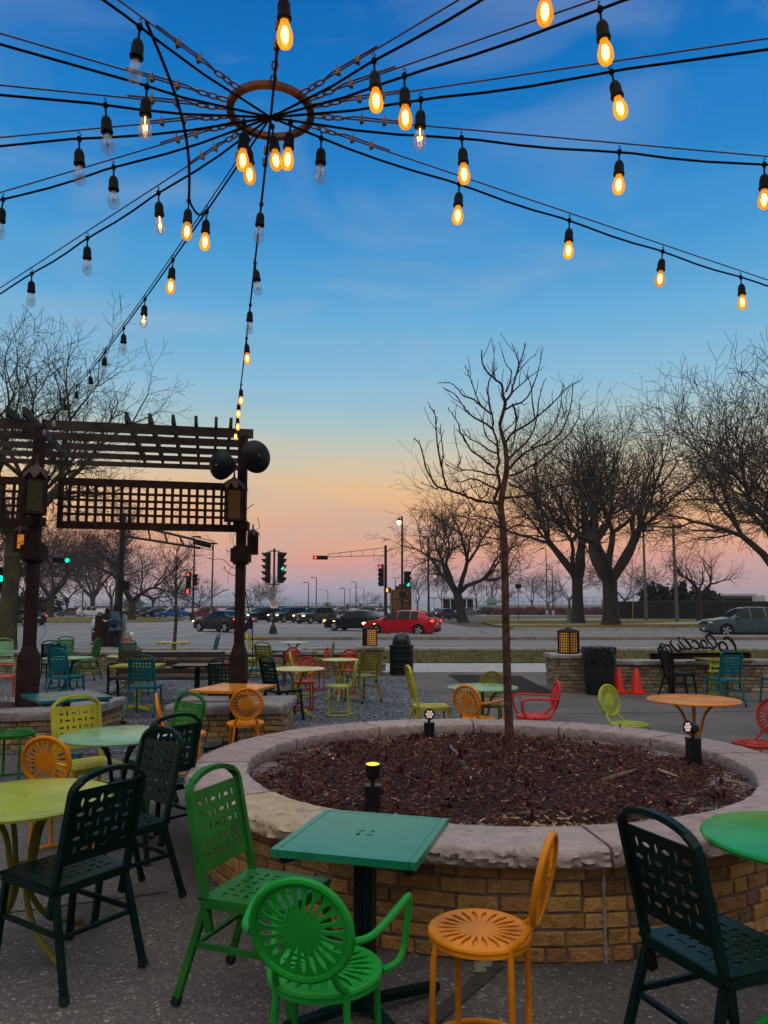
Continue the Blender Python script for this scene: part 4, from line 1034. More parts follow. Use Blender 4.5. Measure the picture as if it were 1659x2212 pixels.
def cyl_bulb(state):
    t = thing('hanging_bulb', 'x', 'light bulb')
    mb = MB(); mb.tube([(0, 0, 0), (0, 0, -.055)], .0045, 6); mb.ball((0, 0, -.004), (.012, .012, .016), 8, 6)
    mb.tube([(0, 0, .0), (.008, 0, .018), (0, 0, .03), (-.006, 0, .02)], .0022, 5); mb.build('drop_cord', cord_mat, t)
    s = MB().lathe([(.006, -.050), (.016, -.058), (.022, -.075), (.023, -.112), (.0255, -.116), (.0255, -.124), (.022, -.128)], 16).build('socket', mat('socket_rubber', (.006, .0055, .0055), .65, .3, 20, spec=.1), t)
    g = MB().lathe([(.014, -.122), (.015, -.134), (.020, -.148), (.0265, -.168), (.0285, -.185), (.0265, -.203), (.019, -.217), (.009, -.223), (0, -.224)], 18).build('glass_bulb', AMB if state == 2 else CLR, t)
    mb = MB()
    if state == 2:
        mb.ball((0, 0, -.176), (.0135, .0135, .030), 10, 7)
    else:
        v = []
        for k in range(9): v.append((-.010 + .0025 * k, .003 * (k % 2), -.165 - (.020 if k % 2 else 0)))
        mb.tube(v, .0022 if state == 1 else .0012, 4)
        mb.tube([(0, 0, -.125), (0, 0, -.158)], .002, 4)
    mb.build('filament', {2: fil_on, 1: fil_dim, 0: fil_off}[state], t)
    return t
PB = {k: cyl_bulb(k) for k in (0, 1, 2)}; pbu = set()
ST = {2: 'lit amber bulb', 1: 'faintly lit clear bulb', 0: 'unlit clear bulb'}
ORD = ['nearest the ring', 'second from the ring', 'third from the ring', 'fourth from the ring', 'fifth from the ring', 'sixth from the ring', 'seventh from the ring', 'eighth from the ring', 'ninth from the ring', 'tenth from the ring', 'eleventh from the ring', 'twelfth from the ring']
def bulb(p, state, lab, sc_=1.0):
    if state in pbu: o = dup(PB[state], lab, 'pendant bulbs of the string lights')
    else: o = PB[state]; pbu.add(state); o['label'] = lab; o['group'] = 'pendant bulbs of the string lights'
    o.scale = (.88, .88, .88); o.location = p; o.rotation_euler = (r7.gauss(0, .055), r7.gauss(0, .055), r7.random() * 6.3); return o
def string(far, hooks, desc, cable=True, gap=.035, start=None, nclamp=2, sag=.0):
    """steel cable from the ring to far (world point), cord below it, bulbs at the hooks [(x,y,state)]"""
    far = Vector(far); d = far - RC; dh = Vector((d.x, d.y, 0)).normalized()
    L = d.length
    a = RC + dh * (RR + .01)
    if cable:
        t = thing('steel_cable', 'rusty steel cable running from the ring ' + desc, 'cable', (0, 0, 0))
        # chain links then clamps then cable
        mb = MB(); e = a.copy(); ud = (far - a).normalized()
        for k in range(3):
            c = e + ud * .022; M = (Vector((1, 0, 0)).rotation_difference(ud)).to_matrix() @ Matrix.Rotation(PI / 2 * (k % 2), 3, 'X')
            mb.tube([c + M @ Vector((.024 * math.cos(q), .011 * math.sin(q), 0)) for q in [2 * PI * j / 12 for j in range(12)]], .0034, 6, closed=True); e = e + ud * .036
        mb.build('chain', rm, t)
        mb = MB(); s0 = e.copy()
        v = [s0 + (far - s0) * (k / 24) + Vector((0, 0, -sag * 4 * (k / 24) * (1 - k / 24))) for k in range(25)]
        mb.tube(v, .0030, 6); mb.tube([s0, s0 + ud * .05 + Vector((0, 0, .012)), s0 + ud * .26 + Vector((0, 0, .009))], .0035, 5); mb.build('wire_rope', rust_wire, t)
        for k in range(nclamp):
            c = s0 + ud * (.08 + .09 * k); mb = MB(); mb.box(c, (.016, .016, .02)); side = ud.cross(Vector((0, 0, 1))).normalized()
            for s in (-1, 1): mb.tube([c + side * (.009 * s) - Vector((0, 0, .014)), c + side * (.009 * s) + Vector((0, 0, .022))], .003, 5)
            mb.build('rope_clamp', rm, t)
    # cord
    st = RC - dh * .03 if start is None else Vector(start)
    P = [st + Vector((0, 0, -.02))]; hk = []
    for i, (x, y, s_) in enumerate(hooks):
        best = None
        for k in range(0, 3001):
            f = k / 3000 * 1.0; p = a + (far - a) * f + Vector((0, 0, -gap - sag * 4 * f * (1 - f)))
            q = proj(p); e = (q[0] - x) ** 2 + (q[1] - y) ** 2
            if best is None or e < best[0]: best = (e, f, p)
        hk.append((best[1], best[2], s_))
    N = 60; ev = [h[0] for h in hk]
    for k in range(1, N + 1):
        f = k / N; u = 0.0
        lo = max([e for e in ev if e <= f], default=0); hi = min([e for e in ev if e > f], default=1)
        if hi > lo: u = (f - lo) / (hi - lo)
        P.append(a + (far - a) * f + Vector((0, 0, -gap - .02 * min(1, (hi - lo) * L) * 4 * u * (1 - u) - sag * 4 * f * (1 - f))))
    tag(MB().tube(P, .0048, 6).build('light_cord', cord_mat), 'black light cord strung from the ring ' + desc, 'light cord')
    for i, (f, p, s_) in enumerate(hk):
        bulb(p + Vector((0, 0, .0)), s_, f'{ST[s_]}, {ORD[i]} on the cord {desc}')
def away(x, y, ext=1.0, z=RZ):
    p = at(x, y, z); d = p - RC; return RC + d * max(ext, 10.0 / d.length)
string(away(0, 70, 1.15, RZ + .02), [(320, 178, 1)], 'to the upper left edge')
string(away(0, 184, 1.3), [(229, 212, 0)], 'to the left edge, second highest')
string(away(0, 297, 1.35), [(170, 287, 0)], 'running level to the left edge')
string(away(0, 416, 1.5), [(244, 352, 0), (5, 424, 0)], 'sloping gently to the left edge')
string(away(0, 622, 1.5), [(339, 410, 1), (186, 508, 0), (64, 583, 0)], 'sloping steeply to the left edge')
# the two strings that run down to the pergola posts: the hooks are spaced along the span
def post_string(far, hooks, desc, sag):
    far = Vector(far); a = RC + (far - RC).normalized() * (RR + .01); P = []; gap = .03
    def pos(f): return a + (far - a) * f + Vector((0, 0, -gap - sag * 4 * f * (1 - f)))
    t = thing('steel_cable', 'rusty steel cable running from the ring ' + desc, 'cable', (0, 0, 0))
    MB().tube([pos(k / 40) + Vector((0, 0, gap)) for k in range(41)], .0032, 6).build('wire_rope', rust_wire, t)
    mb = MB(); ud = (far - a).normalized()
    for k in range(2): mb.box(a + ud * (.12 + .1 * k), (.02, .02, .03))
    mb.build('rope_clamp', rm, t)
    tag(MB().tube([RC + Vector((0, 0, -.02))] + [pos(k / 60) for k in range(61)], .0048, 6).build('light_cord', cord_mat), 'black light cord strung from the ring ' + desc, 'light cord')
    for i, (x, y, s_) in enumerate(hooks):
        best = min(range(2001), key=lambda k: abs(proj(pos(k / 2000))[1] - y)); p = pos(best / 2000)
        bulb(p, s_, f'{ST[s_]}, {ORD[i]} on the cord {desc}')
LT = atd(92, 906, LPY - .1); RT = atd(506, 936, RPY - .12)
post_string(LT, [(448, 455, 2), (369, 560, 2), (309, 645, 1), (260, 708, 0), (222, 760, 0), (193, 802, 0), (165, 836, 0), (140, 864, 0), (121, 888, 0), (107, 908, 0)], 'to the left pergola post', .12)
post_string(RT, [(567, 440, 0), (551, 567, 0), (540, 658, 0), (531, 730, 2), (519, 830, 2), (516, 862, 2), (511, 893, 2), (508, 917, 2)], 'to the right pergola post', .10)
string(away(1659, 605, 1.3), [(992, 396, 2), (1232, 468, 2), (1433, 538, 2), (1603, 590, 2)], 'sloping down to the right edge')
string(away(1659, 338, 1.4), [(998, 290, 2), (1338, 316, 2), (1653, 340, 2)], 'running level to the right edge')
string(away(1659, 83, 1.4), [(908, 207, 1), (1318, 140, 2)], 'rising gently to the right edge')
string(away(1283, 0, 2.0), [(869, 150, 2), (1290, 3, 2)], 'rising to the upper right')
string(away(990, 0, 2.4), [(797, 110, 2), (1172, -95, 2)], 'rising steeply to the upper right')
string(away(612, -60, 1.6), [(618, -38, 2)], 'straight up out of the picture')
string(away(252, -3, 1.5), [(312, 42, 0)], 'to the top left corner')
# bulbs hanging close under the ring
for x, y, s_, nm in ((527, 262, 2, 'left of centre under the ring'), (535, 298, 2, 'lowest of the pair left of centre under the ring'), (588, 272, 2, 'dead centre under the ring'), (628, 262, 2, 'right of centre under the ring'), (694, 297, 0, 'just right of the ring')):
    p = at(x, y, RZ - .03); bulb(p, s_, f'{ST[s_]} hanging {nm}')
# slack jumper cord from the top left string to the left post string
A = at(316, 48, RZ - .02); B = atd(408, 432, 3.35); Cc = atd(448, 452, 3.75)
v = [A.lerp(B, k / 16) + Vector((.05 * math.sin(PI * k / 16), 0, 0)) for k in range(17)]
v += [B.lerp(Cc, k / 6) + Vector((0, 0, -.05 * math.sin(PI * k / 6))) for k in range(1, 7)]
tag(MB().tube(v, .006, 6).build('jumper_cord', cord_mat), 'slack black cord crossing the left strings down to a lit bulb', 'light cord')
bulb(B, 2, 'lit amber bulb at the low end of the slack crossing cord')
# ================================================================== trees (bare, late winter)
def branch(mb, p, d, r, L, lv, rr, P):
    """one limb with side shoots; recursive"""
    n = P['seg'][min(lv, len(P['seg']) - 1)]; pts = [p]; rad = [r]; r1 = max(r * P['taper'], P.get('rmin', 0)); r = max(r, P.get('rmin', 0)); rad = [r]; sides = (9, 7, 5, 4, 3, 3, 3, 3)[min(lv, 7)]
    q = p.copy(); dd = d.copy(); wob = P['wob']
    dirs = [dd.copy()]
    for i in range(n):
        dd = dd + Vector((rr.gauss(0, wob), rr.gauss(0, wob), rr.gauss(0, wob) + P['up'][min(lv, len(P['up']) - 1)]))
        dd.normalize(); q = q + dd * (L / n); pts.append(q.copy()); rad.append(r + (r1 - r) * (i + 1) / n); dirs.append(dd.copy())
    mb.tube(pts, rad, sides, cap=False)
    if lv >= P['max']: return
    nc = P['fork'][min(lv, len(P['fork']) - 1)]; a0 = rr.random() * 6.3
    for k in range(nc):
        perp = dd.orthogonal().normalized(); perp.rotate(Matrix.Rotation(a0 + 2 * PI * k / nc + rr.gauss(0, .35), 3, dd))
        sp = P['spread'][min(lv, len(P['spread']) - 1)] * rr.uniform(.65, 1.3); nd = (dd * math.cos(sp) + perp * math.sin(sp)).normalized()
        branch(mb, q, nd, r1 * rr.uniform(.72, .92), L * P['lr'] * rr.uniform(.75, 1.15), lv + 1, rr, P)
    if lv >= 1:
        for k in range(P['side'][min(lv, len(P['side']) - 1)]):
            i = rr.randint(1, n - 1) if n > 1 else 1
            perp = dirs[i].orthogonal().normalized(); perp.rotate(Matrix.Rotation(rr.random() * 6.3, 3, dirs[i])); sp = rr.uniform(.6, 1.1)
            nd = (dirs[i] * math.cos(sp) + perp * math.sin(sp)).normalized()
            branch(mb, pts[i], nd, rad[i] * rr.uniform(.35, .55), L * rr.uniform(.4, .7), min(lv + 2, P['max']), rr, P)
SPREAD = dict(seg=(5, 5, 4, 4, 3, 3), taper=.62, wob=.12, up=(.02, .05, .06, .05, .03, .0), max=6, fork=(3, 3, 2, 2, 2, 2), spread=(.65, .5, .5, .5, .5, .5), lr=.78, side=(0, 2, 2, 2, 1, 1))
def tree(base, H, tr, L0, lab, seed, P=SPREAD, lean=(0, 0), m=None, group=None, trunk_pts=None, name='bare_tree'):
    rr = random.Random(seed); t = thing(name, lab, 'tree', base, 0, group)
    m = m or bark
    th = H; pts = [Vector((lean[0] * k / 5 + rr.gauss(0, .02) * th * .1 * (k > 0), lean[1] * k / 5, th * k / 5)) for k in range(6)]
    rad = [tr * 1.35, tr * 1.05, tr, tr * .96, tr * .93, tr * .95]
    MB().tube([Vector((0, 0, -.15))] + pts, [tr * 1.7] + rad, 10).build('trunk', m, t)
    mb = MB(); nl = P.get('limbs', 4); a0 = rr.random() * 6.3
    for k in range(nl):
        a = a0 + 2 * PI * k / nl + rr.gauss(0, .25); sp = P.get('limb_spread', .7) * rr.uniform(.6, 1.25)
        d = Vector((math.cos(a) * math.sin(sp), math.sin(a) * math.sin(sp), math.cos(sp)))
        branch(mb, pts[-1] - Vector((0, 0, rr.uniform(0, .12) * th)), d, tr * rr.uniform(.5, .72), L0 * rr.uniform(.85, 1.2), 0, rr, P)
    mb.build('crown', m, t)
    return t
def smooth(pts, k=3):
    o = []
    for i in range(len(pts) - 1):
        p0, p1, p2, p3 = pts[max(i - 1, 0)], pts[i], pts[i + 1], pts[min(i + 2, len(pts) - 1)]
        for q in range(k):
            f = q / k; o.append(.5 * ((2 * p1) + (p2 - p0) * f + (2 * p0 - 5 * p1 + 4 * p2 - p3) * f * f + (3 * p1 - p0 - 3 * p2 + p3) * f ** 3))
    return o + [pts[-1]]
# young tree of the planter: limbs follow the tree in view, each with its own depth
def kx(u, v): return (881.3 + u * .2657, 708.5 + v * .2657)
TY = 6.38
LIMBS = [
 ([(740,1440),(705,1400),(710,1370),(740,1290),(735,1200),(725,1150),(740,1080),(730,1000),(720,900),(690,820),(690,740),(660,600),(650,470),(690,370),(720,330)], 15, .35),
 ([(705,1425),(600,1410),(510,1385),(430,1350),(330,1320),(240,1290),(200,1240),(150,1150),(120,1020),(90,930),(45,905)], 12, -.5), ([(240,1310),(190,1290),(110,1260)], 6, -.3),
 ([(330,1320),(300,1250),(275,1130),(285,1020),(270,900),(265,800)], 9, -.2), ([(275,1130),(250,1010),(235,900),(225,760),(215,690),(185,650)], 8, .1),
 ([(510,1385),(400,1340),(430,1335),(540,1295),(620,1285)], 6, .1), ([(725,1310),(650,1280),(580,1240),(520,1225),(450,1245),(390,1255)], 9, .5), ([(660,1300),(640,1350),(600,1385),(540,1330),(490,1260)], 6, -.4),
 ([(735,1200),(640,1185),(550,1160),(480,1155),(420,1160),(350,1130),(300,1105)], 8, .6), ([(440,1150),(400,1130),(430,1090),(415,1030),(390,920)], 6, .2),
 ([(700,1140),(640,1090),(580,1040),(520,1000),(470,920),(430,860),(410,780),(360,700),(320,655)], 9, -.6), ([(720,1020),(650,990),(600,950),(520,910),(480,880),(440,830)], 8, .7),
 ([(700,830),(620,770),(540,730),(490,690),(465,660),(400,560),(350,520),(280,485)], 9, .4), ([(680,700),(600,640),(530,580),(450,550),(400,490),(340,445),(245,447)], 8, -.5), ([(600,640),(550,540),(520,450),(490,370),(470,310)], 6, -.2),
 ([(745,780),(770,700),(790,600),(770,540),(765,470),(700,410),(640,350),(605,280),(600,180)], 15, .1), ([(790,600),(840,530),(850,470),(880,380),(905,290),(940,200),(945,140)], 10, -.3), ([(905,290),(870,200),(845,120)], 5, -.1),
 ([(800,520),(830,430),(840,350),(800,300),(770,220)], 7, .2), ([(700,410),(690,330),(705,180)], 5, .1), ([(840,530),(930,450),(1000,390),(1040,360)], 6, -.3), ([(880,380),(950,290),(1040,210)], 6, .3),
 ([(770,680),(850,630),(930,600),(990,530),(1030,430),(1070,300),(1095,150)], 9, .5), ([(800,920),(860,850),(960,790),(1030,740),(1100,680),(1200,590),(1290,490),(1400,430)], 10, -.5), ([(1030,740),(1010,600),(1005,500),(980,400)], 7, -.1),
 ([(850,620),(880,720),(870,850),(860,930),(830,1000)], 9, .3), ([(804,1080),(880,1000),(960,930),(1020,830),(1050,700),(1070,560),(1110,420)], 10, .6), ([(820,1150),(900,1060),(960,1010),(1060,960),(1160,920),(1240,850),(1290,740),(1330,600),(1340,450)], 10, -.6),
 ([(830,1200),(900,1180),(1000,1120),(1100,1060),(1200,960),(1300,870),(1390,720),(1395,630)], 10, .5), ([(1000,970),(1100,890),(1180,800),(1240,640),(1260,450)], 7, -.4), ([(790,1380),(900,1370),(1000,1350),(1120,1310),(1300,1260),(1480,1130)], 9, -.5),
 ([(800,1650),(870,1610),(960,1610),(1060,1640),(1200,1620)], 8, .4), ([(750,1590),(700,1560),(600,1540),(470,1530)], 7, -.4), ([(745,1600),(680,1620)], 5, 0), ([(760,1720),(640,1700),(400,1680)], 6, .5), ([(770,1900),(700,1930),(600,2040),(560,2060)], 7, -.5), ([(820,1260),(900,1300),(960,1250),(1100,1200),(1250,1180)], 8, .6), ([(730,960),(640,880),(610,760),(640,600)], 7, -.3), ([(760,860),(830,800),(890,740),(900,680)], 6, .4)]
yt = thing('young_tree', 'young bare red-barked tree growing from the round planter', 'tree', (0, 0, 0)); r8 = random.Random(8)
tp = [(1104, 1632), (1101, 1600), (1096, 1480), (1092.5, 1340), (1090, 1200)] + [kx(*q) for q in ((785,1800),(770,1600),(752,1450),(768,1330),(800,1180),(803,1080),(790,950),(760,850),(745,780))]
tr_ = [.054, .042, .038, .036, .035, .034, .033, .032, .030, .027, .024, .021, .018, .015]
MB().tube(smooth([atd(*q, TY) for q in tp], 1), [r * .88 for r in tr_], 14).build('trunk', bark_red, yt)
mb = MB()
for pl_, wd, dep in LIMBS:
    n = len(pl_); L = sum(math.dist(a, b) for a, b in zip(pl_, pl_[1:])) * .2657 * TY / F_
    x0 = kx(*pl_[0]); base_d = TY + (dep * .3 if wd < 7 else 0)
    pts = [atd(*kx(*q), base_d + dep * L * .7 * (i / (n - 1)) ** .8) for i, q in enumerate(pl_)]
    s = smooth(pts, 4); s = [p + Vector((r8.gauss(0, .0016), r8.gauss(0, .0016), r8.gauss(0, .0016))) for p in s]
    r0 = wd * .00108
    mb.tube(s, [r0 * (1 - .70 * i / (len(s) - 1)) for i in range(len(s))], 7)
    for i in range(3, len(s)):
        if r8.random() < .55:
            d = (s[i] - s[i - 1]).normalized(); pr = d.orthogonal().normalized(); pr.rotate(Matrix.Rotation(r8.random() * 6.3, 3, d)); dd = (d * .8 + pr * .8 + Vector((0, 0, .45))).normalized()
            l = r8.uniform(.012, .05) if r8.random() < .72 else r8.uniform(.08, .2); m = s[i] + dd * l * .5
            mb.tube([s[i], m + Vector((r8.gauss(0, .006), r8.gauss(0, .006), .0)), m + dd * l * .5 + Vector((0, 0, l * .15))], [.0035, .0028, .0022], 4)
mb.build('crown', twig_red, yt)
# big tree at far left, behind the pergola
PBIG = dict(SPREAD); PBIG.update(rmin=.007, seg=(6, 5, 5, 4, 4, 3), lr=.76, limbs=7, limb_spread=.85, max=6, fork=(3, 2, 3, 2, 2, 2), wob=.11, up=(.04, .06, .05, .03, .01, 0), side=(0, 3, 3, 3, 2, 1))
tree((-13.55, 27.5, 0), 4.4, .30, 2.5, 'large bare tree with a mossy trunk at far left behind the pergola', 3, PBIG, (-.05, .3), mat('bark_moss', (.055, .05, .025), .95, .45, 3, bump=.6, bscale=18))
# park trees across the road (right)
def far_tree(xp, yb, ytop, d, tw, lab, seed, P=SPREAD, hr=.27, lr=.30, **k):
    b = atd(xp, yb, d); b.z = .05; top = atd(xp, ytop, d).z
    return tree(b, top * hr, tw, top * lr, lab, seed, P, m=k.pop('m', bark), **k)
PW = dict(SPREAD); PW.update(rmin=.016, limbs=5, limb_spread=.85, wob=.15, side=(0, 3, 3, 3, 2, 1), lr=.76, up=(.04, .06, .05, .02, 0, 0))
far_tree(1000, 1338, 1085, 82, .50, 'broad bare park tree standing across the road left of the young tree', 12, PW, .24, .29, lean=(-.6, 0))
PT2 = dict(SPREAD); PT2.update(rmin=.015, limbs=6, limb_spread=.62, wob=.12, lr=.8, side=(0, 3, 3, 2, 2, 1))
far_tree(1249, 1337, 900, 74, .55, 'tall bare park tree across the road, left one of the close pair', 21, PT2, .22, .225)
far_tree(1320, 1349, 888, 68, .68, 'tall bare park tree across the road, right one of the close pair', 22, PT2, .20, .235)
PE = dict(SPREAD); PE.update(rmin=.018, limbs=6, limb_spread=1.0, wob=.14, lr=.80, up=(.04, .04, .04, .04, .03, .02), fork=(3, 3, 2, 2, 2, 2), side=(0, 5, 5, 4, 2, 1))
tree((30.5, 56, 0.1), 3.4, .50, 5.0, 'huge spreading bare tree at the right edge behind the grey suv', 31, PE, (-.6, 0))
far_tree(1512, 1340, 1180, 84, .32, 'slim bare tree in front of the black fence', 33, SPREAD, .35, .22)
# left side trees
far_tree(284, 1337, 1130, 92, .42, 'bare tree on the grass island left of the parked cars', 41, PW, .2, .30)
far_tree(200, 1312, 1150, 150, .5, 'bare tree behind the white suv', 42, PW, .2, .3, m=bark_far)
far_tree(108, 1325, 1120, 120, .5, 'leaning bare tree beside the dark evergreen shrub', 43, PW, .2, .3)
far_tree(8, 1335, 1080, 70, .45, 'dark bare tree at the left edge behind the arrow sign', 44, PW, .25, .27)
b = Vector((-5.72, 20.95, 0)); PY_ = dict(SPREAD); PY_.update(seg=(4, 4, 3, 3), max=3, fork=(1, 1, 1), side=(2, 3, 2), limbs=3, limb_spread=.55, lr=.7, up=(.08, .06, .04))
yt2 = thing('street_sapling', 'slender young bare tree beyond the far brick wall', 'tree', b)
rr = random.Random(77); mb = MB(); mb.tube([Vector((rr.gauss(0, .012), 0, k * .42)) for k in range(9)], [.06, .055, .05, .045, .04, .034, .027, .02, .012], 8); mb.build('trunk', bark, yt2)
mb = MB(); PS_ = dict(seg=(5, 4, 3), taper=.4, wob=.09, up=(.05, .04, .03), max=2, fork=(1, 1), spread=(.3, .4), lr=.6, side=(3, 3, 2))
for k in range(20):
    z = rr.uniform(1.5, 3.3); a = rr.random() * 6.3; L = (3.8 - z) * .42 + .12
    branch(mb, Vector((0, 0, z)), Vector((math.cos(a) * .75, math.sin(a) * .75, .65)).normalized(), .014, L, 1, rr, PS_)
mb.build('crown', bark, yt2)
# far background trees: one grown tree, copied
PF = dict(SPREAD); PF.update(rmin=.018, max=5, side=(0, 2, 2, 1, 1), limbs=4, limb_spread=.8, wob=.15)
labs = []
proto = None
FT = [(902, 1305, 1245, 240, 'tiny bare tree behind the brown marina sign'), (955, 1300, 1235, 250, 'far bare tree above the flat white roof'), (1030, 1306, 1252, 260, 'far bare tree beside the small green-roofed hut'), (1063, 1306, 1222, 230, 'far bare tree left of the young tree trunk'), (1150, 1308, 1238, 240, 'far bare tree right of the young tree trunk'), (1185, 1306, 1250, 260, 'far bare tree above the red brown shrubs'), (1350, 1316, 1200, 170, 'bare far tree between the pair and the black fence'), (590, 1312, 1240, 190, 'small bare tree behind the median signal'), (430, 1318, 1245, 150, 'small bare tree near the red pedestrian signals'), (545, 1310, 1262, 200, 'tiny bare sapling right of the pergola post'), (145, 1312, 1210, 190, 'far bare tree over the grey hatchback'), (240, 1312, 1190, 180, 'far bare tree behind the walking man'), (330, 1314, 1215, 170, 'far bare tree above the row of parked cars'), (60, 1310, 1190, 190, 'far bare tree behind the left pergola post'), (1230, 1308, 1215, 210, 'far bare tree left of the close pair'), (1420, 1312, 1215, 190, 'far bare tree behind the black fence'), (1090, 1306, 1262, 280, 'smallest far bare tree by the floodlight mast'), (790, 1309, 1276, 260, 'tiny sapling on the lakeshore'), (858, 1309, 1270, 250, 'tiny sapling left of the marina sign')]
for i, (x, yb, yt_, d, lab) in enumerate(FT):
    p = atd(x, yb, d); h = atd(x, yt_, d).z
    if i % 5 == 0: proto = tree((0, 0, 0), 2.2, .22, 2.5, lab, 500 + i, PF, m=bark_far, group='bare trees far across the park'); o = proto
    else: o = dup(proto, lab, 'bare trees far across the park')
    s = h / 9.0; o.location = (p.x, p.y, 0); o.scale = (s, s, s); o.rotation_euler = (0, 0, i * 1.3)
# evergreens
def leafy(name, c, r, n, m, lab, cat, seed):
    rr = random.Random(seed); mb = MB()
    for i in range(n):
        th, ph, q = rr.random() * 6.3, math.acos(rr.uniform(-.3, 1)), rr.random() ** .35
        lump = .8 + .2 * math.sin(th * 3 + seed) + .15 * math.sin(ph * 7 + th * 2)
        p = Vector((r[0] * q * math.sin(ph) * math.cos(th) * lump, r[1] * q * math.sin(ph) * math.sin(th) * lump, r[2] * q * math.cos(ph) * lump)) + Vector(c)
        s = rr.uniform(.18, .42); M = Matrix.Rotation(rr.random() * 6.3, 3, (rr.gauss(0, 1), rr.gauss(0, 1), rr.gauss(0, 1) + .01))
        mb.add([p + M @ Vector(v) for v in ((-s, -s * .4, 0), (s, -s * .4, 0), (s * .7, s * .5, s * .2), (-s * .7, s * .5, 0))], [(0, 1, 2, 3)])
    return tag(mb.build(name, m, smooth=0), lab, cat)
evg = mat('evergreen', (.018, .03, .014), .9, .5, .7)
leafy('evergreen_shrub', (-62, 135, 1.2), (6.2, 3, 3.4), 2600, evg, 'broad dark evergreen shrub behind the parked grey hatchback', 'shrub', 1)
for i, (x, h, w, lab) in enumerate(((1405, 5.0, 1.6, 'dark columnar evergreen, leftmost behind the black fence'), (1432, 4.6, 1.7, 'dark columnar evergreen, second behind the black fence'), (1470, 5.2, 1.8, 'dark columnar evergreen between the two utility poles'), (1520, 4.4, 3.2, 'wide dark evergreen before the pale service building'))):
    p = atd(x, 1310, 112); leafy('evergreen', (p.x, 112, h * .35), (w, w, h * .75), 1500, evg, lab, 'evergreen tree', 10 + i)
rb = MB(); rr = random.Random(4)
for i in range(7000):
    x, y = rr.uniform(22, 62), rr.uniform(150, 166); p = Vector((x, y, 0)); a = rr.random() * 6.3; h = rr.uniform(.6, 1.9)
    q = p + Vector((math.cos(a) * .35, math.sin(a) * .35, h)); s = Vector((.05, .0, 0)); rb.add([p - s, p + s, q], [(0, 1, 2)])
tag(rb.build('red_shrubs', mat('red_twig', (.10, .035, .03), .95, .4, .4), smooth=0), kind='stuff')
# ================================================================== traffic signals, lamps, signs
pole_mat = mat('dark_pole', (.02, .022, .026), .5, .3, 6); grey_pole = mat('grey_pole', (.10, .10, .11), .6, .3, 6)
housing = mat('signal_black', (.010, .011, .012), .5, .3, 6)
RED = emit('signal_red', (1, .035, .01), 5, (.1, .01, .01)); GRN = emit('signal_green', (.0, 1, .38), 3.2, (.01, .1, .05)); HAND = emit('hand_orange', (1, .2, .01), 5)
lens_off = mat('lens_dark', (.02, .016, .014), .25, .3, 6)
def head(par, c, n, lit, rz, col=None, horiz=False, s=1.0, back=False):
    """signal head: housing with visored lenses, facing -Y turned by rz"""
    M = Matrix.Rotation(rz, 3, 'Z'); c = Vector(c); st = .29 * s; mb = MB()
    ax = Vector((1, 0, 0)) if horiz else Vector((0, 0, -1))
    dim = (n * st, .17 * s, .30 * s) if horiz else (.30 * s, .17 * s, n * st)
    mb.box(c, dim, M)
    for k in range(n):
        q = c + M @ (ax * ((k - (n - 1) / 2) * st) + Vector((0, -.085 * s, 0)))
        vs = []; N = 11
        for i in range(N):
            a = PI * (-.12 + 1.24 * i / (N - 1)); r = .125 * s
            for y, f in ((0, 1.0), (-.24 * s, .96)):
                zz = r * f * math.sin(a); vs.append(q + M @ Vector((r * f * math.cos(a), y * (0.45 + .55 * max(0, math.sin(a))), zz)))
        mb.add(vs, [(2 * i, 2 * i + 1, 2 * i + 3, 2 * i + 2) for i in range(N - 1)] )
    h = mb.build('signal_head', housing, par, smooth=30)
    for k in range(n):
        q = c + M @ (ax * ((k - (n - 1) / 2) * st) + Vector((0, -.09 * s, 0)))
        l = MB().lathe([(.105 * s, 0), (.08 * s, .016 * s), (0, .026 * s)], 14, c=q, M=M @ Matrix.Rotation(PI / 2, 3, 'X')); l.build('lens', col if k == lit else lens_off, h)
    return h
def text_mesh(s, size, name, m, parent, M, ext=.004, align='LEFT', shear=0.0):
    cu = bpy.data.curves.new('t', 'FONT'); cu.body = s; cu.size = size; cu.extrude = ext; cu.align_x = align; cu.shear = shear; cu.resolution_u = 3
    o = bpy.data.objects.new('t', cu); COL.objects.link(o); bpy.context.view_layer.update()
    me = bpy.data.meshes.new_from_object(o.evaluated_get(bpy.context.evaluated_depsgraph_get())); bpy.data.objects.remove(o)
    me.transform(M); me.materials.clear(); me.materials.append(m); k = bpy.data.objects.new(name, me); COL.objects.link(k)
    if parent: k.parent = parent
    return k
def polez(x, y, d): return atd(x, y, d).z
# A: twin five-lamp post on the median
D = 43.6; b = atd(590, 1367, D); b.z = .14
t = thing('traffic_signal', 'median traffic signal post with two five-lamp heads and a no U-turn sign', 'traffic signal', b)
zt = polez(590, 1186, D) - .14
MB().tube([(0, 0, .5), (0, 0, zt)], [.06, .055], 10).build('pole', pole_mat, t)
MB().lathe([(.30, 0), (.30, .05), (.17, .48), (.13, .52), (.075, .55)], 4, sq=1).build('base', pole_mat, t, smooth=15)
mb = MB(); mb.beam((-.32, 0, zt - .12), (.32, 0, zt - .12), .05, .06); mb.beam((-.32, 0, zt - 2.02), (.32, 0, zt - 2.02), .05, .06); mb.box((0, 0, zt - .05), (.12, .12, .16)); mb.build('crossbar', pole_mat, t, smooth=0)
head(t, (-.36, 0, zt - 1.07), 5, -1, R(-62), None, s=1.22); head(t, (.38, 0, zt - 1.07), 5, 2, R(62), GRN, s=1.22)
mb = MB(); mb.box((-.12, .0, zt - 2.55), (.30, .26, .72)); mb.build('control_box', mat('beige_box', (.22, .21, .18), .6, .2, 6), t, smooth=0)
zs = polez(592, 1303, D) - .14
MB().box((.05, -.10, zs), (.40, .012, .56)).build('sign_plate', white_paint, t, smooth=0)
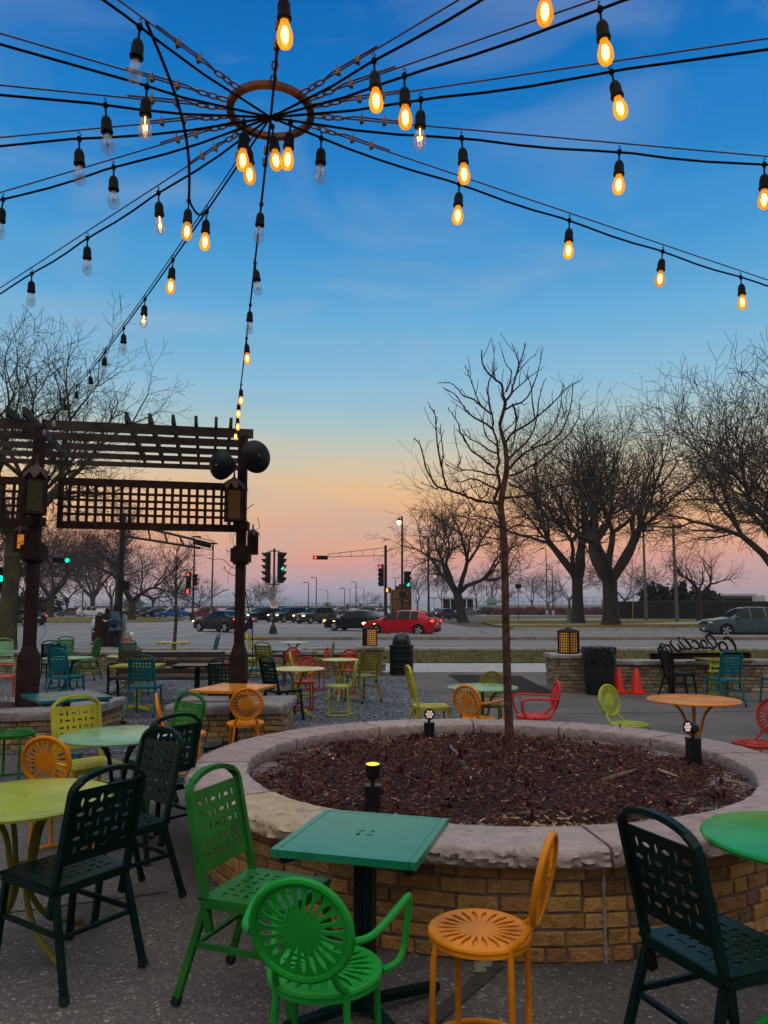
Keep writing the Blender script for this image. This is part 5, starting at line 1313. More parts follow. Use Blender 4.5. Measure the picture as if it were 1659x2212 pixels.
mb = MB(); q = [(0.05 + .16 * math.cos(2 * PI * k / 28), -.112, zs + .04 + .19 * math.sin(2 * PI * k / 28)) for k in range(28)]; mb.tube(q, .017, 6, closed=True); mb.beam((-.055, -.113, zs + .17), (.155, -.113, zs - .09), .012, .03, up=(0, 1, 0)); mb.build('red_ring', mat('sign_red', (.42, .02, .02), .6, .2, 6), t)
mb = MB(); arch = [(.11, zs - .05)] + [(.05 + .06 * math.cos(PI * k / 8), zs + .07 + .06 * math.sin(PI * k / 8)) for k in range(9)] + [(-.01, zs - .0)]
mb.tube([(x, -.109, z) for x, z in arch], .014, 6); mb.add([(-.055, -.111, zs + .0), (.035, -.111, zs + .0), (-.01, -.111, zs - .08)], [(0, 1, 2)]); mb.build('u_turn_arrow', mat('sign_black', (.015, .015, .015), .6, .2, 6), t)
# B: mast arm with red signal and pole with head
def truss(mb, a, b, h0, h1, n, w=.06):
    """two chords from pole end a to tip b and n posts"""
    a, b = Vector(a), Vector(b); up = Vector((0, 0, 1))
    mb.tube([a, b], w / 2, 6); mb.tube([a + up * h0, b + up * h1], w / 2, 6)
    for k in range(1, n + 1):
        f = k / (n + 1); mb.tube([a.lerp(b, f), a.lerp(b, f) + up * (h0 + (h1 - h0) * f)], w * .4, 6)
    mb.tube([b, b + up * h1], w * .4, 6)
D = 72; b = atd(833, 1340, D); b.z = 0
t = thing('traffic_signal', 'mast arm traffic signal with a red light out over the road beside the marina sign', 'traffic signal', b)
MB().tube([(0, 0, 0), (0, 0, polez(832, 1178, D))], [.17, .13], 10).build('pole', pole_mat, t)
mb = MB(); za, zb = polez(830, 1200, D), polez(709, 1203, D); xb = atd(709, 1203, D).x - b.x
truss(mb, (0, 0, za), (xb, 0, zb), polez(830, 1183, D) - za, polez(709, 1197, D) - zb, 4); mb.build('mast_arm', pole_mat, t)
p = atd(692, 1204.5, D) - b; head(t, (p.x, 0, p.z), 4, 0, R(20), RED, horiz=True, s=1.22)
p = atd(826, 1243, D) - b; head(t, (p.x - .1, -.2, p.z), 5, 0, R(-35), RED, s=1.42)
p = atd(839, 1275, D) - b; mb = MB(); mb.box((p.x + .0, -.1, p.z), (.5, .3, .5)); h = mb.build('pedestrian_signal', housing, t, smooth=0); MB().box((p.x - .12, -.26, p.z), (.16, .02, .32)).build('hand_light', HAND, h, smooth=0)
# C: lamp post with lit lamp and signal
D = 66; b = atd(869, 1342, D); b.z = 0
t = thing('street_lamp', 'dark lamp post with a lit globe and green signal before the marina sign', 'street lamp', b)
MB().tube([(0, 0, 0), (0, 0, 1.6), (0, 0, 1.62), (0, 0, polez(867, 1115, D))], [.16, .15, .11, .08], 10).build('pole', pole_mat, t)
zt = polez(867, 1120, D)
mb = MB(); mb.tube([(0, 0, zt - .1), (-.1, 0, zt + .1), (-.22, 0, zt + .05)], .035, 6); mb.lathe([(.05, .0), (.10, -.08), (.20, -.20), (.24, -.28)], 14, c=(-.26, 0, zt + .08)); mb.build('lamp_hood', pole_mat, t)
MB().ball((-.26, 0, zt - .34), (.20, .20, .24), 14, 9).build('lamp_globe', emit('lamp_globe', (1, .80, .42), 3.2), t)
p = atd(879, 1251, D) - b; head(t, (p.x, -.1, p.z), 3, 2, R(40), GRN, s=1.55)
mb = MB(); mb.box((.02, -.05, polez(868, 1284, D)), (.62, .4, .5)); mb.beam((0, 0, p.z + .5), (p.x, -.05, p.z + .5), .05, .05); mb.build('bracket_box', housing, t, smooth=0)
# D: marina sign
D = 78; b = atd(868, 1335, D); b.z = 0; brown = mat('marina_brown', (.085, .035, .018), .7, .3, 1.5, dirt=(.05, .02, .012)); gold = mat('marina_gold', (.42, .23, .07), .6, .2, 4)
t = thing('marina_sign', 'brown stepped marina monument sign with gold lettering behind the red hatchback', 'sign', b)
def zp(y): return polez(860, y, D)
def xp_(x): return atd(x, 1300, D).x - b.x
mb = MB(); mb.box(((xp_(843) + xp_(878)) / 2, 0, zp(1273.5) / 2), (xp_(878) - xp_(843), .9, zp(1273.5))); mb.build('sign_panel', brown, t, smooth=0)
mb = MB(); mb.box(((xp_(855) + xp_(889)) / 2 , .5, zp(1266) / 2), (xp_(889) - xp_(855), 1.0, zp(1266))); mb.box(((xp_(862) + xp_(884)) / 2, .75, zp(1261) / 2), (xp_(884) - xp_(862), .6, zp(1261))); mb.build('rear_block', brown, t, smooth=0)
mb = MB(); w0, w1 = xp_(845), xp_(877)
mb.box(((w0 + w1) / 2, -.46, zp(1276)), (w1 - w0, .03, .05)); mb.box((w0, -.46, zp(1303)), (.05, .03, zp(1276) - zp(1330)))
mb.build('gold_border', gold, t, smooth=0)
RX = Matrix.Rotation(PI / 2, 4, 'X')
for s, y, sz in (('McKINLEY', 1284.5, .42), ('MARINA', 1291.6, .42), ('BOAT LAUNCHING', 1300, .25), ('SLIPS  A - B', 1305.3, .25), ('FUEL AND REPAIR', 1310.4, .25), ('YACHT CLUB', 1315.8, .25)):
    text_mesh(s, sz, 'lettering', gold, t, Matrix.Translation((xp_(849), -.475, zp(y))) @ RX @ Matrix.Diagonal((.72 if sz < .3 else .8, 1, 1, 1)), shear=.1)
# E: mast pole at left with truss arm and a horizontal head
D = 31; b = atd(254, 1400, D); b.z = 0
t = thing('traffic_signal', 'tall dark mast pole at left with a truss arm reaching right to a horizontal signal', 'traffic signal', b)
MB().tube([(0, 0, 0), (.05, 0, polez(258, 1108, D))], [.14, .10], 10).build('pole', pole_mat, t)
mb = MB(); A = atd(262, 1157, D) - b; Bq = atd(432, 1184, D - 3.5) - b
A2 = atd(262, 1128, D) - b; B2 = atd(418, 1165, D - 3.5) - b
mb.tube([(A.x, A.y, A.z + EYE * 0), (Bq.x, Bq.y, Bq.z)], .05, 6); mb.tube([A2, B2], .05, 6)
for f in (.12, .4, .62, .82): mb.tube([A.lerp(Bq, f), A2.lerp(B2, f * 1.0)], .035, 6)
mb.build('mast_arm', pole_mat, t)
p = atd(437, 1174, D - 3.7) - b; M = Matrix.Rotation(R(14), 3, 'Y')
mb = MB(); mb.box(p, (.62, .2, .2), M); mb.tube([p + M @ Vector(v) for v in ((-.38, .02, -.16), (.36, .02, -.16), (.40, .02, -.10), (.40, .02, .12), (.36, .02, .17), (-.38, .02, .17))], .016, 6)
for k in range(3): mb.lathe([(.08, .0), (.09, .14)], 12, c=p + M @ Vector((-.2 + .2 * k, -.09, 0)), M=Matrix.Rotation(PI / 2, 3, 'X'))
mb.beam(p + Vector((.33, 0, 0)), p + Vector((.55, 0, -.01)), .05, .05); mb.beam(p + Vector((-.36, 0, .25)), p + Vector((-.05, 0, .24)), .06, .05); mb.build('signal_head', housing, t, smooth=20)
p = atd(274, 1265, D) - b; mb = MB(); mb.box((p.x - .05, -.05, p.z), (.34, .25, .36)); mb.build('control_box', housing, t, smooth=0)
# F: second mast with green light pointing left
D = 52; b = atd(249, 1360, D); b.z = 0
t = thing('traffic_signal', 'mast arm with a horizontal green signal reaching left, behind the left pergola post', 'traffic signal', b)
MB().tube([(0, 0, 0), (0, 0, polez(249, 1195, D))], [.13, .10], 8).build('pole', pole_mat, t)
mb = MB(); A = atd(247, 1217, D) - b; Bq = atd(152, 1205, D) - b; mb.tube([(A.x, 0, polez(247, 1205, D)), (Bq.x, 0, polez(150, 1205, D))], .03, 6); mb.tube([(A.x, 0, polez(247, 1222, D)), (Bq.x, 0, polez(150, 1216, D))], .03, 6)
for f in (.25, .5, .75): mb.tube([(A.x + (Bq.x - A.x) * f, 0, polez(200, 1205, D)), (A.x + (Bq.x - A.x) * f, 0, polez(200, 1219 - 2 * f, D))], .02, 6)
mb.build('mast_arm', pole_mat, t); p = atd(134, 1210.5, D) - b; head(t, (p.x, -.05, p.z), 3, 2, R(12), GRN, horiz=True, s=1.3)
# G: post with red lights near parked cars
D = 84; b = atd(416, 1345, D); b.z = .1
t = thing('traffic_signal', 'signal post with red lights between the blue and maroon parked cars', 'traffic signal', b)
MB().tube([(0, 0, 0), (0, 0, polez(417, 1170, D))], [.12, .08], 8).build('pole', pole_mat, t)
MB().lathe([(.4, 0), (.34, .9), (.12, 1.0)], 4).build('base', pole_mat, t, smooth=15)
p = atd(409, 1254, D) - b; head(t, (p.x, -.2, p.z), 4, 0, R(-20), RED, s=1.55); p = atd(421, 1253, D) - b; head(t, (p.x, -.1, p.z), 3, -1, R(60), None, s=1.5)
p = atd(407, 1278, D) - b; h = MB().box((p.x, -.2, p.z), (.5, .3, .5)).build('pedestrian_signal', housing, t, smooth=0); MB().box((p.x, -.36, p.z), (.2, .02, .36)).build('hand_light', RED, h, smooth=0)
# H: left edge signal and arrow sign
D = 38; b = atd(-4, 1380, D); b.z = 0
t = thing('traffic_signal', 'green traffic signal over a white arrow sign at the left edge', 'traffic signal', b)
MB().tube([(0, 0, 0), (0, 0, polez(4, 1225, D))], .06, 8).build('pole', pole_mat, t)
p = atd(7, 1250, D) - b; head(t, (p.x, -.1, p.z), 3, 1, R(8), GRN, s=1.35)
p = atd(4, 1293, D) - b; MB().box((p.x, -.1, p.z), (.42, .014, .50)).build('sign_plate', white_paint, t, smooth=0)
mb = MB(); mb.tube([(p.x - .08, -.113, p.z - .18), (p.x - .08, -.113, p.z - .05), (p.x + .05, -.113, p.z + .05), (p.x + .05, -.113, p.z + .12)], .022, 6); mb.add([(p.x - .03, -.115, p.z + .10), (p.x + .13, -.115, p.z + .10), (p.x + .05, -.115, p.z + .22)], [(0, 1, 2)]); mb.build('arrow', MATS['sign_black'], t)
p = atd(4, 1306, D) - b; MB().box((p.x, -.1, p.z), (.14, .014, .36)).build('lower_plate', mat('tan_plate', (.4, .3, .16), .7, .2, 6), t, smooth=0)
# lamp poles
def lamp(x, yt_, yb, d, lab, arm=-1, curved=False, r=.09, m=pole_mat, box=True):
    b = atd(x, yb, d); b.z = max(0, min(b.z, .3)); t = thing('lamp_pole', lab, 'lamp pole', b); h = atd(x, yt_, d).z - b.z; k = d / 1640
    MB().tube([(0, 0, 0), (0, 0, h)], [r * 1.2, r * .8], 8).build('pole', m, t); mb = MB()
    if curved: mb.tube([(0, 0, h * .86), (arm * 3 * k, 0, h * .96), (arm * 9 * k, 0, h), (arm * 15 * k, 0, h)], r * .5, 6); mb.box((arm * 17 * k, 0, h), (6 * k, r * 2.5, r * 1.6))
    elif arm: mb.beam((0, 0, h), (arm * 9 * k, 0, h), r, r * .8); mb.box((arm * 8 * k, 0, h - r * .2), (7 * k, r * 3, r * 1.6))
    else: mb.beam((-7 * k, 0, h), (7 * k, 0, h), r, r); mb.box((-6 * k, 0, h), (4 * k, r * 3, r * 1.6)); mb.box((6 * k, 0, h), (4 * k, r * 3, r * 1.6))
    mb.build('lamp_arm', m, t)
    if box: MB().lathe([(r * 2.6, 0), (r * 2.2, .7), (r * 1.3, .8)], 8).build('base', concrete, t)
for a in ((926, 1160, 1338, 70, 'tall dark lamp pole right of the marina sign with its arm to the left'), (457, 1172, 1325, 95, 'pale lamp pole between the parked cars and the right pergola post', -1, True, .11, grey_pole), (666, 1258, 1322, 150, 'shorter of two lamp poles over the dark suvs'), (683, 1247, 1322, 145, 'taller of two lamp poles over the dark suvs'),
          (708, 1274, 1318, 190, 'curved lamp pole left of the maroon suv', -1, True, .08, grey_pole), (744, 1272, 1320, 170, 'slim lamp pole over the maroon suv'), (756, 1270, 1318, 190, 'curved lamp pole beside the maroon suv', -1, True, .08, grey_pole), (769, 1257, 1320, 160, 'slim tall lamp pole right of the maroon suv'), (786, 1269, 1318, 190, 'curved lamp pole right of the maroon suv', -1, True, .08, grey_pole), (854, 1248, 1318, 170, 'double lamp pole behind the marina sign', 0),
          (177, 1205, 1330, 110, 'pale lamp pole behind the left pergola post', -1, False, .1, grey_pole), (1195, 1230, 1322, 120, 'lamp pole between the young tree and the park pair', -1), (1182, 1185, 1320, 130, 'thin tall lamp pole right of the young tree trunk', -1)): lamp(*a)
def pole(x, yt_, yb, d, r, lab):
    b = atd(x, yb, d); b.z = 0; t = thing('utility_pole', lab, 'utility pole', b); MB().tube([(0, 0, 0), (0, 0, atd(x, yt_, d).z)], [r * 1.25, r * .8], 9).build('shaft', mat('pole_wood', (.16, .14, .125), .9, .3, 4, bump=.3), t)
    MB().beam((-.9, 0, atd(x, yt_, d).z - .5), (.9, 0, atd(x, yt_, d).z - .5), .12, .14).build('crossarm', MATS['pole_wood'], t)
pole(1396, 1120, 1330, 88, .15, 'grey wooden utility pole left before the black fence'); pole(1462, 1130, 1335, 80, .16, 'grey wooden utility pole right before the black fence')
b = atd(1120, 1334, 90); b.z = .1; t = thing('floodlight', 'small floodlight on a thin mast beside the young tree', 'floodlight', b); h = atd(1120, 1268, 90).z; MB().tube([(0, 0, 0), (0, 0, h - .2)], .05, 6).build('mast', pole_mat, t); MB().box((.05, 0, h), (.62, .3, .5), Matrix.Rotation(.3, 3, 'X')).build('lamp_box', housing, t)
b = atd(1239, 1334, 84); b.z = .1; t = thing('utility_cabinet', 'pale green utility cabinet left of the park tree pair', 'cabinet', b); MB().box((0, 0, .6), (1.3, .8, 1.2)).build('box', mat('cabinet_green', (.13, .17, .13), .6, .2, 3), t); MB().box((0, 0, 1.23), (1.36, .86, .06)).build('lid', MATS['cabinet_green'], t)
# black screened fence, service building, pavilions
b = atd(1303, 1335, 98); e = atd(1680, 1335, 98); t = thing('screened_fence', 'long black screened fence behind the park trees', 'fence', (0, 98, .05)); h = atd(1400, 1300, 98).z
mb = MB()
mb.box(((b.x + e.x) / 2, 0, h / 2), (e.x - b.x, .05, h)); mb.build('screen', mat('black_screen', (.012, .013, .016), .8, .3, .5), t, smooth=0)
mb = MB()
for k in range(14): mb.tube([(b.x + (e.x - b.x) * k / 13, .06, 0), (b.x + (e.x - b.x) * k / 13, .06, h + .12)], .05, 6)
mb.beam((b.x, .0, h), (e.x, .0, h), .07, .05); mb.build('fence_frame', grey_pole, t)
p = atd(1366, 1342, 96); tag(MB().beam((p.x, 96, 0), (p.x + .35, 96, 4.3), .07, .07).build('marker_post', mat('marker_yellow', (.35, .22, .04), .7, .2, 6)), 'thin leaning yellow marker pole against the black fence', 'pole')
p = atd(1575, 1310, 118); bw = mat('service_wall', (.42, .43, .44), .8, .15, 1); t = thing('service_building', 'low pale service building with a dark front at right, behind the fence', 'building', (p.x, 120, 0))
MB().box((0, 0, 1.65), (6.4, 6, 3.3)).build('wall', bw, t); MB().box((0, -.2, 3.45), (7.0, 7, .3)).build('roof', bw, t); MB().box((.5, -3.05, 1.5), (5.2, .12, 2.8)).build('door', MATS['black_screen'], t); MB().box((.5, -3.15, 1.9), (.9, .04, 1.2)).build('notice', white_paint, t); MB().box((4.9, .5, 1.7), (2.0, 4, 3.4)).build('rear_block', bw, t)
def pav(x0, x1, yb, yt_, d, roofc, lab, hip=True):
    a, c = atd(x0, yb, d), atd(x1, yb, d); h = atd(x0, yt_, d).z; w = c.x - a.x; t = thing('park_pavilion', lab, 'pavilion', ((a.x + c.x) / 2, d, 0)); rm_ = mat('roof_' + lab[:12].replace(' ', '_'), roofc, .8, .2, 1)
    mb = MB()
    if hip:
        MB().box((0, 0, h * .3), (w * .6, w * .5, h * .6)).build('wall', bw, t)
        mb.lathe([(w * .62, h * .58), (w * .3, h * .9), (0, h)], 4, sq=1)
    else:
        mb.box((0, 0, h * .96), (w, 5, h * .1))
        MB().box((w * .1, 1, h * .45), (w * .6, 3, h * .88)).build('wall', MATS['black_screen'], t)
    mb.build('roof', rm_, t, smooth=20)
    if not hip:
        m = MB()
        for k in range(6): m.box((-w / 2 + w * (k + .5) / 6, -2.2, h * .45), (.25, .25, h * .9))
        m.build('column', bw, t)
pav(928, 1032, 1318, 1290, 190, (.4, .42, .43), 'flat white roofed pavilion behind the silver sedan', False); pav(1046, 1078, 1316, 1288, 230, (.1, .2, .17), 'green roofed hut just left of the young tree trunk'); pav(692, 722, 1316, 1300, 240, (.1, .15, .10), 'small gabled hut beyond the parked suvs'); pav(262, 315, 1318, 1292, 165, (.05, .08, .06), 'dark green roofed shelter behind the walking man')
# low lakefront parapet and rail
t = thing('lakefront_wall', 'low pale lakefront wall with a rail along the far shore at right', 'wall', (0, 0, 0)); MB().box((75, 292, 1.0), (100, .5, 2.6)).build('parapet', concrete, t, smooth=0)
mb = MB()
for k in range(34): mb.tube([(26 + k * 3, 291, 2.2), (26 + k * 3, 291, 5.2)], .09, 4)
for z in (3.6, 5.1): mb.beam((26, 291, z), (125, 291, z), .08, .08)
mb.build('rail', grey_pole, t, smooth=0)
t = thing('lakefront_wall', 'dark low lakefront rail along the far shore behind the parked cars', 'wall', (0, 0, 0)); mb = MB(); mb.beam((-120, 296, 1.5), (10, 296, 1.5), .3, .9)
for k in range(60): mb.box((-120 + k * 2.2, 295.8, 2.2), (.18, .18, 1.2))
mb.beam((-120, 295.8, 2.8), (10, 295.8, 2.8), .12, .12); mb.build('rail', grey_pole, t, smooth=0)
# wooden gate posts in the lot
for i, x in enumerate((707, 751, 779, 822)):
    p = atd(x, 1316, 170); tag(MB().box((p.x, 170, 1.0), (.6, .6, 2.6)).build('marker_post', mat('brown_post', (.1, .07, .05), .8, .3, 4), smooth=0), ['brown post behind the grey suv', 'brown post left of the maroon suv', 'brown post behind the maroon suv', 'brown post between the maroon suv and marina sign'][i], 'post')
# script sign seen from behind
t = thing('script_sign', 'rusty steel script sign seen reversed from behind on a beam before the brick wall', 'sign', (0, 15.2, 0))
def sp(u, v): return atd(1399.7 + u * .1562, 1347.8 + v * .1562, 15.2) - Vector((0, 15.2, 0))
mb = MB(); a, c = sp(30, 447), sp(1412, 432); mb.beam(a, c, .05, .115); mb.beam(a + Vector((0, 0, .055)), c + Vector((0, 0, .055)), .13, .012); mb.beam(a - Vector((0, 0, .055)), c - Vector((0, 0, .055)), .13, .012); mb.build('beam', rust_steel, t, smooth=0)
p = sp(310, 480); MB().box((p.x, .01, p.z / 2), (.11, .09, p.z)).build('post', rust_steel, t, smooth=0)
STROKES = [([(1050,225),(1058,200),(1085,188),(1130,205),(1180,262),(1210,330),(1222,400)], 30), ([(1100,400),(1102,350),(1078,285),(1030,252),(992,268),(985,315),(1010,362),(1060,372),(1095,340)], 24), ([(985,262),(955,282),(945,330)], 16),
 ([(940,300),(918,335),(880,340),(845,318)], 22), ([(935,318),(940,260),(905,195),(855,160),(812,165),(805,195),(835,245),(888,300),(915,335)], 22), ([(845,320),(815,338),(770,325),(735,270),(740,232),(768,228),(806,262),(818,300),(800,335)], 20), ([(800,330),(760,338),(725,318)], 18),
 ([(620,262),(612,240),(640,228),(680,255),(712,310),(700,338),(650,338),(622,322)], 22), ([(485,185),(530,235),(585,300),(598,335),(570,348),(535,330)], 26), ([(490,228),(555,215),(605,205)], 12), ([(420,225),(470,285),(520,338),(490,352),(450,320)], 22),
 ([(330,235),(312,248),(330,300),(380,350),(430,378),(452,362),(430,310),(415,270)], 24), ([(325,235),(300,290),(250,300),(205,272)], 14), ([(205,278),(180,275),(172,300),(200,370),(245,410),(300,410),(332,392),(318,345),(268,295),(225,300),(205,340),(225,385)], 22), ([(180,320),(140,345),(120,335)], 12)]
mb = MB()
for st, w in STROKES:
    P = smooth([sp(*q) for q in st], 4); r = w * .72 * .1562 * 15.2 / F_
    n = len(P); mb.tube([Vector((p.x, p.y * .0, p.z)) for p in P], [r * (.55 + .45 * math.sin(PI * (i + .6) / n)) for i in range(n)], 8)
mb.v = [(x, y * .42, z) for x, y, z in mb.v]; p = sp(425, 196); mb.ball((p.x, 0, p.z), (.028, .012, .028), 10, 6); mb.build('lettering', rust_steel, t)
# wooden bench in the patio
t = thing('park_bench', 'long dark weathered wooden bench with scrolled black iron end on the gravel', 'bench', (-3.9, 13.9, .01))
for z, y in ((.81, .21), (.66, .17), (.52, .13)): MB().box((0, y, z), (1.95, .035, .092), Matrix.Rotation(-.22, 3, 'X')).build('back_board', bench_wood, t, smooth=0)
for k in range(4): MB().box((0, -.30 + k * .115, .425), (1.95, .10, .035)).build('seat_board', bench_wood, t, smooth=0)
for s in (-1, 1):
    mb = MB(); x = s * .95; P = smooth([Vector(q) for q in ((x, .26, .86), (x, .12, .45), (x, .22, .0))], 4); mb.tube(P, .024, 8); P = smooth([Vector(q) for q in ((x, .17, .64), (x, -.28, .68), (x, -.36, .60), (x, -.33, .42), (x, -.36, .0))], 4); mb.tube(P, .026, 8); mb.beam((x, -.3, .40), (x, .15, .40), .04, .04); mb.beam((x, -.34, .14), (x, .2, .14), .03, .03); mb.build('iron_end', black_metal, t)
# paddle ends and clutter beside the bench
b = atd(276, 1400, 27); t = thing('utility_post', 'short grey utility post with a white cap behind the walking man', 'post', (b.x, 27, 0)); MB().box((0, 0, .40), (.20, .2, .8)).build('shaft', concrete, t, smooth=0); MB().lathe([(.07, 0), (.08, .1), (0, .16)], 10, c=(.14, -.05, .66)).build('cap', white_paint, t)
b = atd(233, 1404, 31.4); t = thing('information_kiosk', 'dark brown upright kiosk panel the man walks past', 'kiosk', (b.x, 31.4, 0)); MB().box((0, 0, .70), (1.0, .4, 1.26)).build('panel', mat('kiosk_brown', (.035, .014, .009), .7, .4, 2), t, smooth=0); MB().box((.60, .1, .67), (.13, .2, 1.34)).build('side_post', concrete, t, smooth=0); MB().box((0, 0, .02), (1.2, .5, .08)).build('plinth', concrete, t, smooth=0)
# leaf and stone scraps by the planter
rr = random.Random(8); mb = MB()
for q in ((1042, 2085, .05), (1036, 2098, .035)):
    p = at(q[0], q[1], 0); s = q[2]; mb.add([(p.x - s, p.y - s * .6, .004), (p.x + s * .8, p.y - s * .5, .004), (p.x + s, p.y + s * .5, .006), (p.x - s * .6, p.y + s * .7, .005), (p.x, p.y, .02)], [(0, 1, 4), (1, 2, 4), (2, 3, 4), (3, 0, 4)])
tag(mb.build('stone_chip', mat('loose_stone', (.22, .19, .12), .9, .3, 20), smooth=0), 'flat stone scrap on the ground at the foot of the planter wall', 'stone')
p, q = at(1075, 2085, 0), at(925, 2212, 0); tag(MB().beam((p.x, p.y, .002), (q.x, q.y, .002), .07, .006).build('expansion_strip', mat('dark_strip', (.06, .048, .045), .9, .3, 10), smooth=0), kind='structure')
# ================================================================== vehicles
glass_mat = mat('car_glass', (.006, .012, .014), .10, .2, 3, coat=0, spec=.14); tyre_mat = mat('tyre', (.014, .014, .015), .8, .3, 20); rim_mat = mat('alloy_rim', (.55, .56, .58), .35, .15, 6, metal=.3); trim_mat = mat('dark_trim', (.015, .015, .017), .55, .3, 6)
HL = emit('headlamp', (1, .62, .16), 5.0, (.5, .45, .4)); HLo = mat('headlamp_off', (.35, .36, .38), .15, .15, 8); TL = emit('tail_lamp_lit', (1, .05, .015), 3.0, (.3, .01, .01)); TLo = mat('tail_lamp', (.22, .012, .012), .25, .2, 8); plate_mat = mat('number_plate', (.5, .5, .5), .5, .1, 9)
def interp(tab, s):
    for (a, va), (b, vb) in zip(tab, tab[1:]):
        if s <= b:
            f = (s - a) / (b - a) if b > a else 0
            return va + (vb - va) * f
    return tab[-1][1]
KIND = {
 'sedan': dict(L=4.65, W=1.80, R=.325, top=[(0, .58), (.02, .70), (.06, .78), (.14, .86), (.25, .94), (.29, .985), (.37, 1.22), (.44, 1.40), (.50, 1.445), (.58, 1.455), (.66, 1.43), (.72, 1.37), (.80, 1.20), (.875, 1.06), (.93, 1.05), (.975, 1.03), (1, .86)], b0=.84, b1=.97, zb=.19, ws=(.28, .445), rw=(.70, .875), win=((.335, .50), (.515, .66), (.672, .735)), wheels=(.195, .79)),
 'hatch': dict(L=4.38, W=1.82, R=.335, top=[(0, .58), (.02, .70), (.06, .79), (.14, .88), (.23, .97), (.26, 1.005), (.36, 1.26), (.45, 1.425), (.52, 1.475), (.60, 1.485), (.72, 1.455), (.82, 1.40), (.875, 1.32), (.935, 1.08), (.985, .98), (1, .82)], b0=.86, b1=1.03, zb=.19, ws=(.25, .45), rw=(.855, .945), win=((.325, .50), (.515, .68), (.695, .79)), wheels=(.20, .805)),
 'suv': dict(L=4.62, W=1.86, R=.36, top=[(0, .70), (.015, .86), (.05, .94), (.14, 1.01), (.235, 1.07), (.265, 1.10), (.34, 1.36), (.41, 1.58), (.48, 1.655), (.58, 1.675), (.74, 1.65), (.86, 1.60), (.905, 1.52), (.96, 1.18), (.99, 1.02), (1, .84)], b0=.94, b1=1.13, zb=.25, ws=(.255, .415), rw=(.885, .965), win=((.325, .49), (.505, .67), (.69, .835)), wheels=(.195, .80)),
}
def car_parts(kind):
    K = KIND[kind]; L, W, Rw = K['L'], K['W'], K['R']; ra = Rw + .045
    st = sorted(set([round(i / 60, 4) for i in range(61)] + [.008, .02, .032, .98, .992] + [x for w in K['win'] for x in w] + list(K['ws']) + list(K['rw']) + [round(c + d * ra / L, 4) for c in K['wheels'] for d in (-1, -.96, -.85, -.6, .6, .85, .96, 1)]))
    wtab = [(0, .70), (.008, .80), (.03, .90), (.08, .965), (.16, 1), (.85, 1), (.94, .965), (.98, .90), (.992, .82), (1, .74)]
    rows = []
    for s in st:
        x = L / 2 - s * L; hw = W / 2 * interp(wtab, s); zt = interp(K['top'], s); belt = min(K['b0'] + (K['b1'] - K['b0']) * s, zt - .015)
        zb = K['zb'] + (.09 * (1 - s / .05) if s < .05 else 0) + (.12 * (s - .94) / .06 if s > .94 else 0)
        for c in K['wheels']:
            dx = (s - c) * L
            if abs(dx) < ra: zb = max(zb, Rw + math.sqrt(ra * ra - dx * dx))
        g = max(0, min(1, (zt - belt) / .16)); gh = max(0, zt - belt)
        z1, z2, z3 = max(zb + .01, .36), max(zb + .02, .52), max(zb + .03, .70)
        zs = [zb, min(z1, belt - .03), min(z2, belt - .02), min(z3, belt - .01), belt]
        ys = [.94, .985, 1.0, .995, .972]
        row = [(x, hw * y, z) for y, z in zip(ys, zs)]
        inset = .115 * gh / .55
        row.append((x, hw * (.92 - .0 * g) * 1.0 - inset * .9 * g + .03 * g * hw, belt + gh * (.55 if g > .5 else .5)))
        row.append((x, hw * (.74 * (1 - g) + .80 * g) - inset * 1.0 * g, belt + gh * (.93 if g > .5 else .85)))
        row.append((x, hw * .42, zt)); row.append((x, 0, zt + .012))
        rows.append(row)
    G = {'body': MB(), 'window': [], 'windscreen': MB(), 'rear_window': MB()}
    def quad(mb, pts): mb.add(pts, [tuple(range(len(pts)))])
    sidew = [MB() for _ in K['win']] + [MB() for _ in K['win']]
    for i in range(len(st) - 1):
        sm = (st[i] + st[i + 1]) / 2
        for j in range(8):
            p = [rows[i][j], rows[i + 1][j], rows[i + 1][j + 1], rows[i][j + 1]]; mr = [(a, -b, c) for a, b, c in p][::-1]
            tgt = G['body']; t2 = G['body']
            if j in (4, 5):
                for w, (a, b) in enumerate(K['win']):
                    if a < sm < b: tgt, t2 = sidew[w], sidew[w + len(K['win'])]
            if j in (6, 7):
                if K['ws'][0] < sm < K['ws'][1] - .005: tgt = t2 = G['windscreen']
                if K['rw'][0] + .01 < sm < K['rw'][1]: tgt = t2 = G['rear_window']
            quad(tgt, p[::-1]); quad(t2, mr[::-1])
    for e, fl in ((0, False), (-1, True)):
        r = rows[e]; loop = [q for q in r] + [(a, -b, c) for a, b, c in r[:-1]][::-1]
        G['body'].add(loop, [tuple(range(len(loop))) if not fl else tuple(range(len(loop)))[::-1]])
    G['window'] = sidew
    return K, G, rows
cache = {}
def weld(mb):
    """merge the shared corner points so shading runs smoothly over the panels"""
    d = {}; nv = []; mp = []
    for v in mb.v:
        k = tuple(round(c, 4) for c in v)
        if k not in d: d[k] = len(nv); nv.append(v)
        mp.append(d[k])
    fs = []
    for f in mb.f:
        g = []
        for i in f:
            if mp[i] not in g: g.append(mp[i])
        if len(g) > 2: fs.append(tuple(g))
    mb.v, mb.f = nv, fs; return mb
